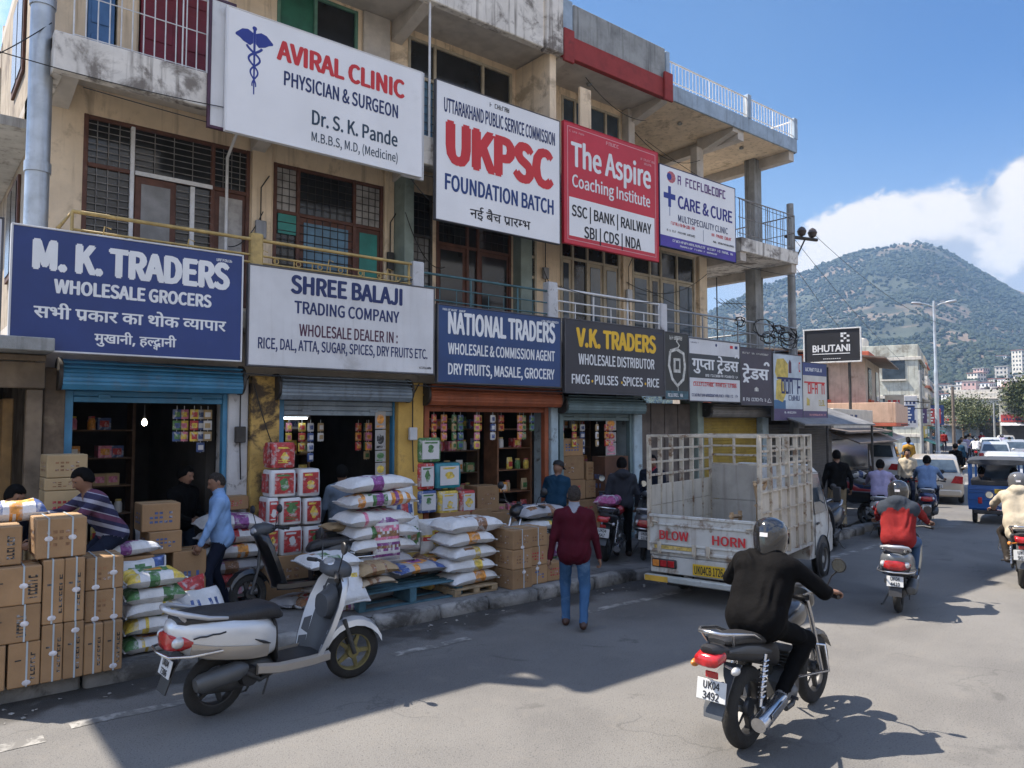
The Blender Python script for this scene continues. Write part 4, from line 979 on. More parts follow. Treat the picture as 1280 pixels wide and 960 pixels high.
def sack_mesh(l, w_, h, seed, base, prints, style='top'):
    rr = random.Random(seed); mb = MB(); n, k = 18, 12
    ph = [rr.uniform(0, 6) for _ in range(6)]
    def mid(u, v): return .012 * math.sin(3 * u + ph[0]) + .01 * math.sin(4 * v + ph[1])
    def pos(u, v, sg):
        a, b = 2 * u - 1, 2 * v - 1
        t = max(0, 1 - abs(a) ** 4.5) ** .5 * max(0, 1 - abs(b) ** 3.4) ** .5
        pin = 1 - .05 * (1 - abs(b) ** 2) * abs(a) ** 3; pw = 1 - .09 * (1 - abs(a) ** 2) * abs(b) ** 3
        z = sg * h / 2 * t * (1 + .10 * math.sin(5 * a + ph[2]) * math.sin(4 * b + ph[3]) + .05 * math.sin(13 * a + ph[4]) * math.cos(9 * b + ph[5]) + (.035 * math.sin(30 * a + 6 * math.sin(5 * b))) * abs(b) ** 2)
        if sg < 0: z *= .85
        x = l / 2 * a * pin; y = w_ / 2 * b * pw * (.93 + .07 * abs(a))
        droop = -.10 * h * (abs(a) ** 4)
        return (x, y, h * .46 + z + mid(u, v) + droop)
    grid = [[0] * k for _ in range(n)]
    if not prints: style = 'none'
    if style == 'top':
        for q in range(rr.randint(3, 5)):
            m = 1 + rr.randrange(len(prints)); i0 = rr.randint(2, n - 7); j0 = rr.randint(1, k - 4); di = rr.randint(2, 5); dj = rr.randint(1, 3)
            for i in range(i0, i0 + di):
                for j in range(j0, j0 + dj): grid[i][j] = m
    elif style == 'band':
        for i in range(n):
            c = (0, 0, 1, 1, 0, 2, 2, 3, 3, 2, 0, 1, 3, 1, 0, 1, 0, 0)[i]; c = min(c, len(prints))
            for j in range(k): grid[i][j] = c if rr.random() < .86 else 0
    elif style == 'full':
        for i in range(n):
            for j in range(k):
                d = math.hypot((i - n / 2) / n, (j - k / 2) / k); grid[i][j] = (1 if d < .16 else 2 if d < .27 and len(prints) > 1 else (3 if len(prints) > 2 and (i < 4 or i > n - 5) else 0))
    elif style == 'word':
        for q in range(5):
            for j in range(k // 2 - 2, k // 2 + 2): grid[5 + q * 2][j] = 1 if rr.random() < .8 else 0
    front = [[0] * 4 for _ in range(n)]                  # print that wraps over the front edge
    if style in ('top', 'full', 'word'):
        for q in range(rr.choice((1, 1, 2))):
            m = 1 + rr.randrange(len(prints)); i0 = rr.randint(3, n - 7); di = rr.randint(2, 4)
            for i in range(i0, i0 + di):
                grid[i][0] = grid[i][1] = grid[i][2] = m if rr.random() < .9 else 0; front[i][0] = front[i][1] = front[i][2] = m if rr.random() < .85 else 0
    top = lambda u, v: pos(u, v, 1); bot = lambda u, v: pos(u, v, -1)
    mb.grid(top, n, k, mfn=lambda i, j: grid[i][j]); mb.grid(bot, n, k, mfn=lambda i, j: grid[i][j] if style in ('band',) else (front[i][j] if j < 4 else 0))
    for a in (-1, 1):                                 # stitched hem at both ends
        mb.tube([(a * l / 2 * (1 - .05 * (1 - b * b)), b * w_ / 2 * .97, h * .36 + .012 * math.sin(3 * b)) for b in (-.98, -.5, 0, .5, .98)], .011, 5)
    return mb
def sack(label, loc, rz=0, l=.9, w_=.55, h=.19, base=None, prints=(), seed=1, group=None, style='top', rx=0, ry=0, name='grain_sack', cat='sack'):
    base = base or M_SACKW
    o = sack_mesh(l, w_, h, seed, base, prints, style).build(name, [base] + list(prints), smooth=70)
    o.location = loc; o.rotation_euler = (rx, ry, rz); return tag(o, label, cat, group)
def sack_px(label, px0, px1, pyb, Y, h, seed, rz=0, w_=None, **k):     # lying sack from its left and right edge and its base row in the photo
    a = YP(px0, pyb, Y); b = YP(px1, pyb, Y); l = (b.x - a.x); return sack(label, ((a.x + b.x) / 2, Y, a.z), rz, l, w_ or l * .62, h, seed=seed, **k)

M_CARD = mat('carton_board', (.33, .20, .10), .85, var=.12, scale=3, bump=.15, dirt=.25, dcol=(.2, .12, .06), dscale=3, rnd=.18)
M_CARDP = mat('pale_carton_board', (.42, .31, .17), .85, var=.1, scale=3, dirt=.2, dcol=(.25, .17, .09), rnd=.15)
M_TAPE = mat('carton_strap', (.40, .46, .50), .3, var=.1)
M_TAPEB = mat('brown_tape', (.36, .26, .15), .35, var=.1)
M_LABELP = mat('paper_label', (.62, .6, .62), .7, var=.2, scale=20)
def carton(label, x0, x1, y0, y1, z0, z1, seed=0, straps=2, marks='v', m=None, group=None, rz=0, name='carton', cat='carton'):
    rr = random.Random(seed); cx, cy = (x0 + x1) / 2, (y0 + y1) / 2; t = thing(name, label, cat, (cx, cy, z0), rz + rr.uniform(-.03, .03), group)
    a, b, h = (x1 - x0) / 2, (y1 - y0) / 2, z1 - z0 - .004
    mb = MB(); mb.box(-a, a, -b, b, .002, h, 0, .008); o = mb.build('box', m or M_CARD, t, 0)
    # flaps seam and tape on the top, tape down the ends
    mb = MB(); mb.box(-a + .004, a - .004, -.028, .028, h, h + .0025)
    mb.build('tape', M_TAPEB, t, 0)
    for k in range(straps):
        x = -a + (k + .5 + rr.uniform(-.08, .08)) * 2 * a / straps
        mb = MB(); e = .004; mb.box(x - .007, x + .007, -b - e, -b - .001, .004, h + e); mb.box(x - .007, x + .007, -b - e, b, h + .003, h + .003 + e); mb.build('strap', M_TAPE, t, 0)
        if rr.random() < .8:
            z = h * rr.choice((.1, .85, .5)); mb = MB(); mb.ball((x, -b - .006, z), (.035, .004, .025), seg=8, rows=4); mb.build('sticker', M_LABELP, t, 60)
    mb = MB(); Y = -b - .0022
    def bar(u0, u1, v0, v1): mb.add([(u0, Y, v0), (u1, Y, v0), (u1, Y, v1), (u0, Y, v1)], [(0, 1, 2, 3)])
    def barl(u0, u1, v0, v1): mb.add([(-a - .0022, -u0, v0), (-a - .0022, -u1, v0), (-a - .0022, -u1, v1), (-a - .0022, -u0, v1)], [(0, 3, 2, 1)])
    if marks == 'v':
        xx = a * rr.uniform(.25, .6); n = 7; z = h * .16
        for k in range(n):
            hh = h * .62 / n; bar(xx, xx + a * .3, z, z + hh * .3); 
            if rr.random() < .8: bar(xx, xx + a * .08, z, z + hh * .8)
            if rr.random() < .6: bar(xx + a * .22, xx + a * .3, z, z + hh * .8)
            z += hh
        bar(-a * .6, -a * .2, h * .6, h * .63)
    else:
        for r_ in range(3):
            for k in range(5):
                if rr.random() < .75:
                    x = -a * .6 + k * a * .25; bar(x, x + a * .17, h * (.62 - r_ * .16), h * (.70 - r_ * .16)); barl(-b * .6 + k * b * .25, -b * .6 + k * b * .25 + b * .17, h * (.6 - r_ * .16), h * (.68 - r_ * .16))
    if mb.v: mb.build('printed_mark', P_BLK if marks == 'v' else rr.choice((P_BRN, P_RED, P_BLU) if marks == 'm' else (P_BRN, P_BRN, P_BLU)), t, 0)
    return t
def carton_px(label, r, Y, d, **k):
    """r = x0,y0,x1,y1 photo pixels of the front face standing on plane Y"""
    x0, y0, x1, y1 = r; xm, ym = (x0 + x1) / 2, (y0 + y1) / 2
    X0, X1 = YP(x0, ym, Y).x, YP(x1, ym, Y).x; Z1, Z0 = YP(xm, y0, Y).z, YP(xm, y1, Y).z
    return carton(label, X0, X1, Y, Y + d, Z0, Z1, **k)

# --- the carton stack at the left kerb
lab = 'brown strapped carton in the kerbside stack, '
g = 'cartons stacked at the left kerb'
def zrow(y, x=56): return YP(x, y, 7.95).z
zt = [PZ, .56, .95, 1.33]
def cx(x0, x1, y=780, Y=7.95): return YP(x0, y, Y).x, YP(x1, y, Y).x
a0, a1 = .62, 1.10
carton(lab + 'lowest at the far left', .60, .83, 7.93, 8.33, PZ, .54, 1, 1, group=g); carton(lab + 'lowest, second from the left', .84, 1.08, 7.93, 8.33, PZ, .54, 2, 1, group=g)
carton(lab + 'middle layer at the far left', .60, 1.08, 7.93, 8.33, .54, .865, 3, 2, group=g); carton(lab + 'third layer at the far left', .60, 1.08, 7.93, 8.33, .865, 1.20, 4, 2, group=g)
carton(lab + 'upright at the bottom, left of centre', 1.09, 1.255, 7.93, 8.33, PZ, .66, 5, 1, group=g); carton(lab + 'upright at the bottom, right of centre', 1.26, 1.42, 7.93, 8.33, PZ, .66, 6, 1, group=g)
carton(lab + 'upright in the middle, left of centre', 1.09, 1.255, 7.93, 8.33, .66, 1.235, 7, 1, group=g); carton(lab + 'upright in the middle, right of centre', 1.26, 1.42, 7.93, 8.33, .66, 1.235, 8, 1, group=g)
carton(lab + 'widest one on the very top', 1.03, 1.43, 7.97, 8.47, 1.24, 1.60, 9, 2, 'h', group=g); carton(lab + 'top left one behind the sack edge', .55, .93, 8.03, 8.45, 1.205, 1.55, 10, 1, group=g)
carton(lab + 'low upright pair at the right end, left one', 1.43, 1.585, 7.94, 8.34, PZ, .61, 11, 1, group=g); carton(lab + 'low upright pair at the right end, outermost', 1.59, 1.75, 7.94, 8.34, PZ, .61, 12, 1, group=g)
carton(lab + 'wide one in the middle of the right end', 1.44, 1.76, 8.0, 8.42, .61, .90, 13, 2, 'h', group=g); carton(lab + 'wide one on top of the right end', 1.44, 1.76, 8.0, 8.42, .90, 1.205, 14, 2, 'h', group=g)
for k in range(3):                                   # second row behind, hidden parts of the stack
    carton(lab + ['back row left', 'back row middle', 'back row right'][k], .6 + k * .39, .97 + k * .39, 8.5, 8.9, PZ, .95, 20 + k, 1, group=g)
sack_px('yellow printed sack lying on the kerbside cartons in front of the man in dark shirt', -16, 58, 652, 8.55, .19, 5, base=M_SACKW, prints=(P_YEL, P_ORG, P_BLU), style='full')
# --- sacks beside it
g = 'small sacks piled beside the cartons'
for k in range(5):
    sack('small white printed sack beside the cartons, ' + ('lowest' if k == 0 else ORD[4 - k]) + ' of the low pile', (2.12 + .02 * (k % 2), 8.45, PZ + k * .165), .05 * (-1) ** k, .58, .42, .17, prints=(P_PNK, P_ORG, P_GRN)[k % 3:] + (P_YEL,), seed=30 + k, group=g, style='full')
sack('upright white sack with bright red and green print beside the man in striped sweater', (2.08, 8.98, PZ + .62), .05, .62, .46, .2, prints=(P_RED, P_GRN, P_BLU), seed=41, style='full', rx=R(72), ry=0)
o = sack('red pouch with a yellow print between white sacks and green packs', (2.62, 9.05, PZ + .34), .02, .4, .5, .16, base=P_RED, prints=(P_YEL,), seed=42, style='full', rx=R(78))
sack('big plain white sack slumped against the small pile', (2.62, 8.62, PZ + .17), .2, .62, .66, .26, prints=(P_BLU,), seed=43, rx=R(48), style='word')
sack('white and green sack lying flat under the big plain white one', (2.60, 8.42, PZ), .1, .62, .5, .18, prints=(P_GRN, P_PNK), seed=44)
# --- behind: cartons by the blue shutter post
g = 'pale cartons piled by the blue shutter'
for k, r in enumerate(((55, 613, 106, 655), (56, 597, 107, 613), (58, 568, 109, 597))):
    carton_px('pale carton by the blue shutter, ' + ('lowest visible', 'flat middle one', 'topmost with red print')[k], r, 9.35, .4, seed=50 + k, straps=0, marks='m', m=M_CARDP, group=g)
carton('big carton under the pale cartons by the blue shutter', 1.16, 1.68, 9.36, 9.86, PZ, YP(80, 655, 9.35).z, 54, 0, 'm', m=M_CARDP)
g = 'red printed cartons stacked before the shop man'
carton_px('carton with red print before the shop man, upper one', (178, 629, 226, 664), 9.55, .4, seed=55, straps=0, marks='m', group=g)
carton_px('carton with red print before the shop man, middle one', (186, 664, 227, 692), 9.5, .4, seed=56, straps=0, marks='m', group=g)
carton('carton with red print before the shop man, lowest one', 2.62, 3.0, 9.5, 9.9, PZ, YP(200, 692, 9.5).z, 57, 0, 'm', group=g)
sack('pale sack with pink print behind the man in striped sweater', (1.98, 9.15, 1.02), .2, .72, .4, .16, prints=(P_PNK, P_PUR), seed=58, style='full')
carton('carton under the pink printed sack behind the crouching man', 1.75, 2.3, 9.05, 9.5, PZ, 1.01, 59, 0, 'm')
sack('grey upright sack inside the blue shutter shop', (2.62, 10.75, PZ + .62), .1, .8, .42, .28, base=M_SACKG, seed=60, rx=R(85), ry=R(90))
g = 'grain sacks piled behind the man in blue shirt'
for k in range(6):
    sack('plump white sack behind the man in blue shirt, ' + ('lowest' if k == 0 else ORD[5 - k]), (3.48 + .02 * (-1) ** k, 10.06, PZ + .02 + k * .182), .06 * (-1) ** k, .82, .55, .2, prints=((P_PNK, P_ORG), (P_RED,), (P_PUR, P_BRN))[k % 3], seed=62 + k, group=g, base=M_SACKW if k % 2 or k > 3 else M_SACKG)
carton('open torn carton on top of the sacks behind the man in blue shirt', 3.3, 3.72, 10.1, 10.35, 1.32, 1.5, 70, 0, 'm')
g = 'green packs in a low stack at the feet of the man in blue shirt'
M_GPACK = mat('green_pack', (.05, .22, .05), .35, var=.4, scale=9)
def pack(label, c, d, m, band, seed, group=None, name='packet', rz=0, cat='packet'):
    rr = random.Random(seed); a, b, h = d[0] / 2, d[1] / 2, d[2]; mb = MB()
    ring = lambda z, s: [(a * s * x, b * s * y, z) for x, y in rrect(0, 0, 1, 1, 16, 5)]
    mb.loft([ring(0, .93), ring(.02 * h + .006, 1), ring(.5 * h, 1.03), ring(.94 * h, 1), ring(h, .92)], 0); t = mb.build(name, m, None, 40); t.location = c; t.rotation_euler = (0, 0, rz)
    if band is not None:
        e = .004; mb = MB(); bb = b * 1.03 + e
        mb.add([(-a * .72, -bb, h * .12), (a * .72, -bb, h * .12), (a * .72, -bb, h * .88), (-a * .72, -bb, h * .88)], [(0, 1, 2, 3)]); mb.add([(-a * 1.03 - e, b * .7, h * .15), (-a * 1.03 - e, -b * .7, h * .15), (-a * 1.03 - e, -b * .7, h * .85), (-a * 1.03 - e, b * .7, h * .85)], [(0, 1, 2, 3)])
        mb.build('front_print', band[0], t, 0)
        mb = MB(); kx, kz, oz = rr.uniform(.25, .5), rr.uniform(.14, .26), rr.uniform(.38, .6); st = rr.randrange(3)
        q = [(a * kx * math.cos(k * .52) * (1 + .25 * math.sin(k * 2.1 + seed)), -bb - .002, h * oz + h * kz * math.sin(k * .52)) for k in range(12)]; mb.add(q, [tuple(range(12))])
        for zz in ((.76, .83), (.2, .24), (.28, .31))[:1 + st]: mb.add([(-a * .55, -bb - .0025, h * zz[0]), (a * rr.uniform(.1, .6), -bb - .0025, h * zz[0]), (a * rr.uniform(.1, .6), -bb - .0025, h * zz[1]), (-a * .55, -bb - .0025, h * zz[1])], [(0, 1, 2, 3)])
        mb.build('print_emblem', band[1], t, 0)
    return tag(t, label, cat, group)
for k in range(8):
    pack('shiny green pack, ' + ('front row', 'back row')[k // 4] + (' lower left', ' lower right', ' upper left', ' upper right')[k % 4] + ', at the blue shirted man’s feet', (2.66 + .3 * (k % 2), 9.70 + .32 * (k // 4), PZ + .21 * ((k % 4) // 2)), (.28, .28, .21), M_GPACK, (P_RED if k % 3 else M_GPACK, P_YEL), 80 + k, g)
# --- red and white tea-bag style boxes by the yellow pillar
M_RWBOX = mat('white_glossy_box', (.60, .60, .61), .3, var=.06)
g = 'red and white packs stacked by the peeling yellow pillar'
rows = [((332, 659, 350, 694), (350, 659, 380, 694), (381, 657, 408, 692)), ((334, 622, 350, 657), (350, 622, 379, 656), (380, 622, 404, 655)), ((338, 587, 372, 621), (374, 586, 402, 620)), ((340, 553, 371, 585),)]
for i, row in enumerate(rows):
    for j, (x0, y0, x1, y1) in enumerate(row):
        Y = 9.72; a = YP(x0, (y0 + y1) / 2, Y); b = YP(x1, (y0 + y1) / 2, Y); zt_, zb = YP((x0 + x1) / 2, y0, Y).z, YP((x0 + x1) / 2, y1, Y).z
        pack('red and white printed pack, ' + ('lowest row', 'second row', 'third row', 'alone on top')[i] + (', left', ', middle' if len(row) == 3 else ', right', ', right')[j] * (i < 3) + ', by the peeling pillar', ((a.x + b.x) / 2, Y + .17, zb), (b.x - a.x - .01, .34, zt_ - zb - .004), M_RWBOX if i < 3 else P_RED, (P_RED, (P_YEL, M_RWBOX, P_GRN)[(i + j) % 3]), 90 + i * 4 + j, g)
zb_ = YP(360, 694, 9.72).z
if zb_ > PZ + .05: carton('plain carton under the red and white packs', YP(334, 690, 9.72).x, YP(407, 690, 9.72).x, 9.72, 10.1, PZ, zb_, 99, 0, 'h')
# --- stacks in the middle
g = 'white sacks in the tall pile before the grey shutter'
zz = [YP(467, y, 9.05).z for y in (614, 634, 655, 672, 690)]
for k, (y, st, pp) in enumerate(((614, 'word', (P_PUR,)), (634, 'band', (P_ORG, P_GRN, P_PUR)), (655, 'word', (P_PNK,)), (673, 'top', (P_PUR, P_GRN)), (690, 'top', (P_BRN,)))):
    sack('plump white sack, ' + (ORD[k] if k < 4 else 'lowest') + ' of the tall pile before the grey shutter' + (', coloured' if k == 1 else ''), (YP(468, y, 9.05).x + (.0, .02, -.02, .06, .02)[k], 9.05, YP(467, y, 9.05).z), .04 * (-1) ** k, .98, .6, .215, prints=pp, seed=110 + k, group=g, style=st)
zlow = YP(467, 690, 9.05).z
n = max(1, round((zlow - PZ) / .19))
for k in range(n): sack('dull sack hidden at the bottom of the tall pile, ' + nth(k) + ' layer', (YP(468, 690, 9.05).x, 9.07, PZ + k * (zlow - PZ) / n), 0, .95, .6, (zlow - PZ) / n + .02, base=M_SACKG, seed=118 + k, group='dull sacks under the tall pile')
def up(label, px, pyb, Y, w_, h, prints, seed, base=None, style='full', th=.24, rz=0, lean=8):        # sack standing on its end
    p = YP(px, pyb, Y); o = sack_mesh(h, w_, th, seed, base or M_SACKW, prints, style).build('grain_sack', [base or M_SACKW] + list(prints), smooth=70)
    o.matrix_world = Matrix.Translation((p.x, Y + th / 2, p.z + h / 2)) @ Matrix.Rotation(rz, 4, 'Z') @ Matrix.Rotation(R(-lean), 4, 'X') @ Matrix(((0, 1, 0, 0), (0, 0, -1, 0), (-1, 0, 0, 0), (0, 0, 0, 1))) @ Matrix.Translation((0, 0, -th * .46))
    return tag(o, label, 'sack')
up('white sack standing on end with purple print before the tall pile', 487, 704, 8.75, .42, .66, (P_PUR, P_PNK, P_BRN), 121, style='band')
up('small white sack standing on end, right of the tall pile', 517, 692, 9.1, .36, .5, (P_BRN, P_GRN), 122)
up('white sack with red print standing behind the brown sacks', 545, 694, 9.0, .42, .5, (P_RED, P_YEL), 123)
up('white sack standing at the back by the second yellow pillar', 505, 668, 9.6, .5, .75, (P_RED, P_BLU), 126)
up('white and grey sack standing left of the standing purple printed sack', 452, 700, 9.2, .4, .62, (P_PUR, P_BLU), 127)
sack_px('flat brown printed sack on the blue pallet', 486, 545, 719, 8.75, .14, 124, base=M_SACKG, prints=(P_PUR, P_ORG, P_BLU), style='full', w_=.6)
sack_px('tan sack with dark print lying on a thin sack, left on the blue pallet', 440, 487, 722, 8.6, .17, 125, base=M_SACKB, prints=(P_BRN,), style='word', w_=.6)
sack_px('thin pale sack under the tan one', 440, 482, 733, 8.6, .10, 128, base=mat('jute', (.42, .34, .24), .9), prints=(P_BRN,), w_=.6)
sack_px('white sack with green print lying left of the tan sack', 376, 440, 712, 8.75, .18, 129, prints=(P_GRN, P_BRN), w_=.6)
sack_px('rolled orange sack left of the white five-high stack', 520, 562, 714, 9.0, .2, 131, base=P_BRN, prints=(P_ORG, P_YEL), style='full', w_=.5)
up('plain white sack leaning low against the pallet', 441, 757, 8.35, .42, .5, (P_YEL,), 130, style='top', th=.14, lean=38)
carton('dark carton with a brown lid behind the parked scooter', *cx(408, 452, 690, 9.3), 9.3, 9.65, PZ, YP(430, 664, 9.3).z, 132, 0, 'm', m=mat('black_printed_box', (.02, .022, .024), .4, var=.5, scale=9))
sack_px('brown sack lying on the dark carton', 406, 454, 664, 9.35, .11, 133, base=M_SACKB, w_=.4)
M_PALB = mat('faded_blue_pallet', (.05, .12, .16), .85, var=.3, scale=5, dirt=.5, dcol=(.06, .05, .04)); M_PALW = mat('raw_wood_pallet', (.30, .22, .13), .85, var=.3, scale=6, dirt=.4, dcol=(.1, .07, .05))
def pallet(label, c, d, m, rz=0):
    t = thing('pallet', label, 'pallet', c, rz); a, b, h = d[0] / 2, d[1] / 2, d[2]
    for k in range(5):
        y = -b + .05 + k * (2 * b - .1) / 4; mb = MB(); mb.box(-a, a, y - .045, y + .045, h - .022, h, 0, .004); mb.build('board', m, t)
    for k in range(3):
        x = -a + .05 + k * (2 * a - .1) / 2; mb = MB(); mb.box(x - .05, x + .05, -b + .006, b - .006, .02, h - .024, 0, .005); mb.build('bearer', m, t)
    for k in range(3):
        y = -b + .05 + k * (2 * b - .1) / 2; mb = MB(); mb.box(-a + .006, a - .006, y - .04, y + .04, 0, .018, 0, .003); mb.build('foot_board', m, t)
    return t
p = YP(505, 745, 8.75)
pallet('long faded blue pallet under the flat sacks', (5.25, 8.78, PZ), (1.55, .75, .22), M_PALB)
pallet('small raw wood pallet under the white five-high stack', (6.22, 8.62, PZ), (.72, .55, .10), M_PALW)
g = 'white sacks in the five-high stack on the small pallet'
for k in range(5):
    big = k == 4
    sack('white sack on the small pallet, ' + ('lowest' if k == 0 else ORD[4 - k]) + ' of five' + (', biggest and plain' if big else ''), (6.2 + (.06 if big else .02 * (-1) ** k), 8.64, PZ + .10 + k * .178), .05 * (-1) ** k, .95 if big else .78, .6, .23 if big else .2, prints=(P_BRN,) if big else (P_ORG, P_YEL, P_BRN), seed=140 + k, group=g, style='word' if big else 'top')
g = 'cartons stacked at the kerb beside the five-high sacks'
for k in range(3):
    carton('brown carton at the kerb beside the five-high sacks, ' + ('lowest', 'middle', 'top')[k] + ' of the front column', 6.72, 7.08, 8.2, 8.6, PZ + k * .275, PZ + .275 + k * .275, 150 + k, 1, 'h', group=g)
    carton('brown carton at the kerb beside the five-high sacks, ' + ('lowest', 'middle', 'top')[k] + ' of the right column', 7.10, 7.46, 8.3, 8.7, PZ + k * .27, PZ + .27 + k * .27, 153 + k, 1, 'm', group=g)
    carton('brown carton at the kerb beside the five-high sacks, ' + ('lowest', 'middle', 'top')[k] + ' of the left back column', 6.74, 7.08, 8.62, 9.0, PZ + k * .27, PZ + .27 + k * .27, 156 + k, 0, 'h', group=g)
carton('low carton right of the kerb carton stack', 7.48, 7.8, 8.32, 8.7, PZ, .42, 160, 0, 'm')
carton('carton under the two sacks behind the man in maroon', 7.6, 8.15, 8.95, 9.5, PZ, .72, 161, 0, 'm')
sack_px('grey tied sack on top of another behind the man in maroon', 646, 702, 650, 9.15, .2, 162, base=M_SACKG, prints=(P_BRN,), w_=.5); sack_px('white sack with green print under the grey tied sack', 645, 700, 664, 9.15, .17, 163, prints=(P_GRN, P_YEL), w_=.5)

# ------------------------------------------------------------------ stock inside the shops
def shelf_unit(label, x0, x1, y, zs, d=.35, m=None):
    t = thing('shelf_unit', label, 'shelves', ((x0 + x1) / 2, y, .19)); m = m or mat('shelf_wood', (.12, .07, .04), .8, var=.3, scale=5)
    for x in (x0, x1): mb = MB(); mb.box(x - .02 - (x0 + x1) / 2, x + .02 - (x0 + x1) / 2, -d / 2, d / 2, 0, zs[-1] + .3); mb.build('upright', m, t)
    for z in zs: mb = MB(); mb.box(x0 + .022 - (x0 + x1) / 2, x1 - .022 - (x0 + x1) / 2, -d / 2, d / 2, z - .19, z - .17); mb.build('shelf', m, t)
    return t
PCOL = [('red', P_RED), ('orange', P_ORG), ('green', P_GRN), ('blue', P_BLU), ('pink', P_PNK), ('yellow', P_YEL), ('white', M_RWBOX), ('brown', M_CARDP)]
_proto = {}
def proto(kind, ci):
    if (kind, ci) not in _proto:
        mb = MB()
        if kind == 'jar':
            mb.lathe([(.001, 0), (.05, 0), (.055, .01), (.055, .13), (.04, .16), (.04, .165)], seg=10); mb.lathe([(.044, .165), (.044, .19), (.001, .19)], seg=10, m=1)
            _proto[kind, ci] = (mb, [PCOL[ci][1], P_RED if ci % 2 else P_YEL])
        elif kind == 'packet':
            mb.loft([[(.07 * x, .03 * y * s, z) for x, y in rrect(0, 0, 1, 1, 12, 4)] for z, s in ((0, .3), (.02, 1), (.15, 1), (.2, .2), (.22, .12))]); mb.add([(-.05, -.034, .05), (.05, -.034, .05), (.05, -.034, .14), (-.05, -.034, .14)], [(0, 1, 2, 3)], 1)
            _proto[kind, ci] = (mb, [PCOL[ci][1], PCOL[(ci + 3) % 8][1]])
        else:
            mb.box(-.09, .09, -.08, .08, 0, .17, 0, .004); mb.add([(-.06, -.083, .04), (.06, -.083, .04), (.06, -.083, .13), (-.06, -.083, .13)], [(0, 1, 2, 3)], 1)
            _proto[kind, ci] = (mb, [PCOL[ci][1], PCOL[(ci + 5) % 8][1]])
        o = _proto[kind, ci][0].build(kind, _proto[kind, ci][1]); _proto[kind, ci] = o; o['_used'] = 0
    return _proto[kind, ci]
def stock(kind, ci, loc, rz, label, group):
    o = proto(kind, ci)
    if o['_used'] == 0: o['_used'] = 1
    else: o = o.copy(); COL.objects.link(o)
    o.location = loc; o.rotation_euler = (0, 0, rz); return tag(o, label, {'jar': 'jar', 'packet': 'packet', 'small_box': 'box'}[kind], group)
rs = random.Random(77)
def fill(x0, x1, y, zs, where, kinds, dens=.85, step=.2):
    for iz, z in enumerate(zs):
        x = x0 + .12; n = 0; lev = ('lowest', 'second', 'third', 'fourth', 'top')[iz]
        while x < x1 - .08:
            if rs.random() < dens:
                k = rs.choice(kinds); ci = rs.randrange(8); c = PCOL[ci][0]
                stock(k, ci, (x, y + rs.uniform(-.06, .03), z + .022), rs.uniform(-.2, .2), c + ' ' + {'jar': 'capped jar', 'packet': 'sealed packet', 'small_box': 'small box'}[k] + ', ' + nth(n) + ' from left, ' + lev + ' level, ' + where, 'goods on the ' + where); n += 1
            x += step * rs.uniform(.8, 1.25)
zs = [.75, 1.15, 1.55, 1.95, 2.35]
shelf_unit('dim back shelves in the blue shutter shop', 1.62, 2.75, 12.3, zs); fill(1.62, 2.75, 12.2, zs, 'back of the blue shutter shop', ['small_box', 'small_box', 'packet', 'jar'], .95, .19)
shelf_unit('rack of bright packets inside the grey shutter shop', 4.35, 5.3, 11.9, zs); fill(4.35, 5.3, 11.78, zs, 'rack in the grey shutter shop', ['packet', 'packet', 'small_box'], .95, .17)
shelf_unit('back shelves of the orange shutter shop', 6.75, 8.5, 11.55, zs); fill(6.75, 8.5, 11.45, zs, 'back shelves of the orange shop', ['jar', 'packet', 'small_box', 'jar'], .97, .15)
shelf_unit('tall wooden side shelves at the right of the orange shutter shop', 8.55, 9.35, 11.05, [.8, 1.2, 1.6, 2.0, 2.35], .4, mat('reddish_shelf_wood', (.17, .075, .035), .7, var=.3, scale=5)); fill(8.55, 9.35, 10.95, [.8, 1.2, 1.6, 2.0], 'side shelves of the orange shop', ['jar', 'packet', 'small_box'], .8, .2)
shelf_unit('back shelves of the small teal shop', 9.8, 11.6, 11.7, zs); fill(9.8, 11.6, 11.6, zs, 'back shelves of the teal shop', ['packet', 'jar'], .95, .16)
def hanging(x, y, zt_, n, label, seed, group):
    rr = random.Random(seed); t = thing('packet_strip', label, 'packet strip', (x, y, zt_), rr.uniform(-.3, .3), group); mb = MB(); mb.tube([(0, 0, 0), (0, 0, -.15 * n - .04)], .004, 4); mb.build('string', M_WRAIL, t)
    ca = PCOL[seed % 8][1]; cb = PCOL[(seed * 3 + 1) % 8][1]
    for k in range(n):
        mb = MB(); z = -.05 - k * .15 - .13; mb.loft([[(.055 * a, .018 * b * s, z + q) for a, b in rrect(0, 0, 1, 1, 10, 4)] for q, s in ((0, .2), (.02, 1), (.1, 1), (.13, .2))]); mb.add([(-.035, -.021, z + .03), (.035, -.021, z + .03), (.035, -.021, z + .095), (-.035, -.021, z + .095)], [(0, 1, 2, 3)], 1); mb.build('packet', [ca, cb] if k % 2 == 0 else [cb, ca], t)
k = 0
for x0, x1, y, z, n, wh, grp in ((6.85, 9.2, 10.42, 2.66, 12, 'orange shutter', 'o'), (9.9, 11.5, 10.42, 2.5, 7, 'teal shutter', 't'), (4.4, 5.15, 10.75, 2.52, 5, 'grey shutter', 'g'), (5.65, 6.0, 10.7, 2.52, 3, 'right end of the grey shutter', 'h'), (2.95, 3.42, 10.6, 2.7, 5, 'blue shutter', 'b')):
    for i in range(n):
        hanging(x0 + (x1 - x0) * (i + rs.uniform(.1, .7)) / n, y + rs.uniform(-.05, .25), z, rs.choice((2, 3, 3, 4)), ('strip of glossy packets under the ' + wh + ', ' + nth(i) + ' from the left'), k, 'packet strips hanging under the ' + wh); k += 1
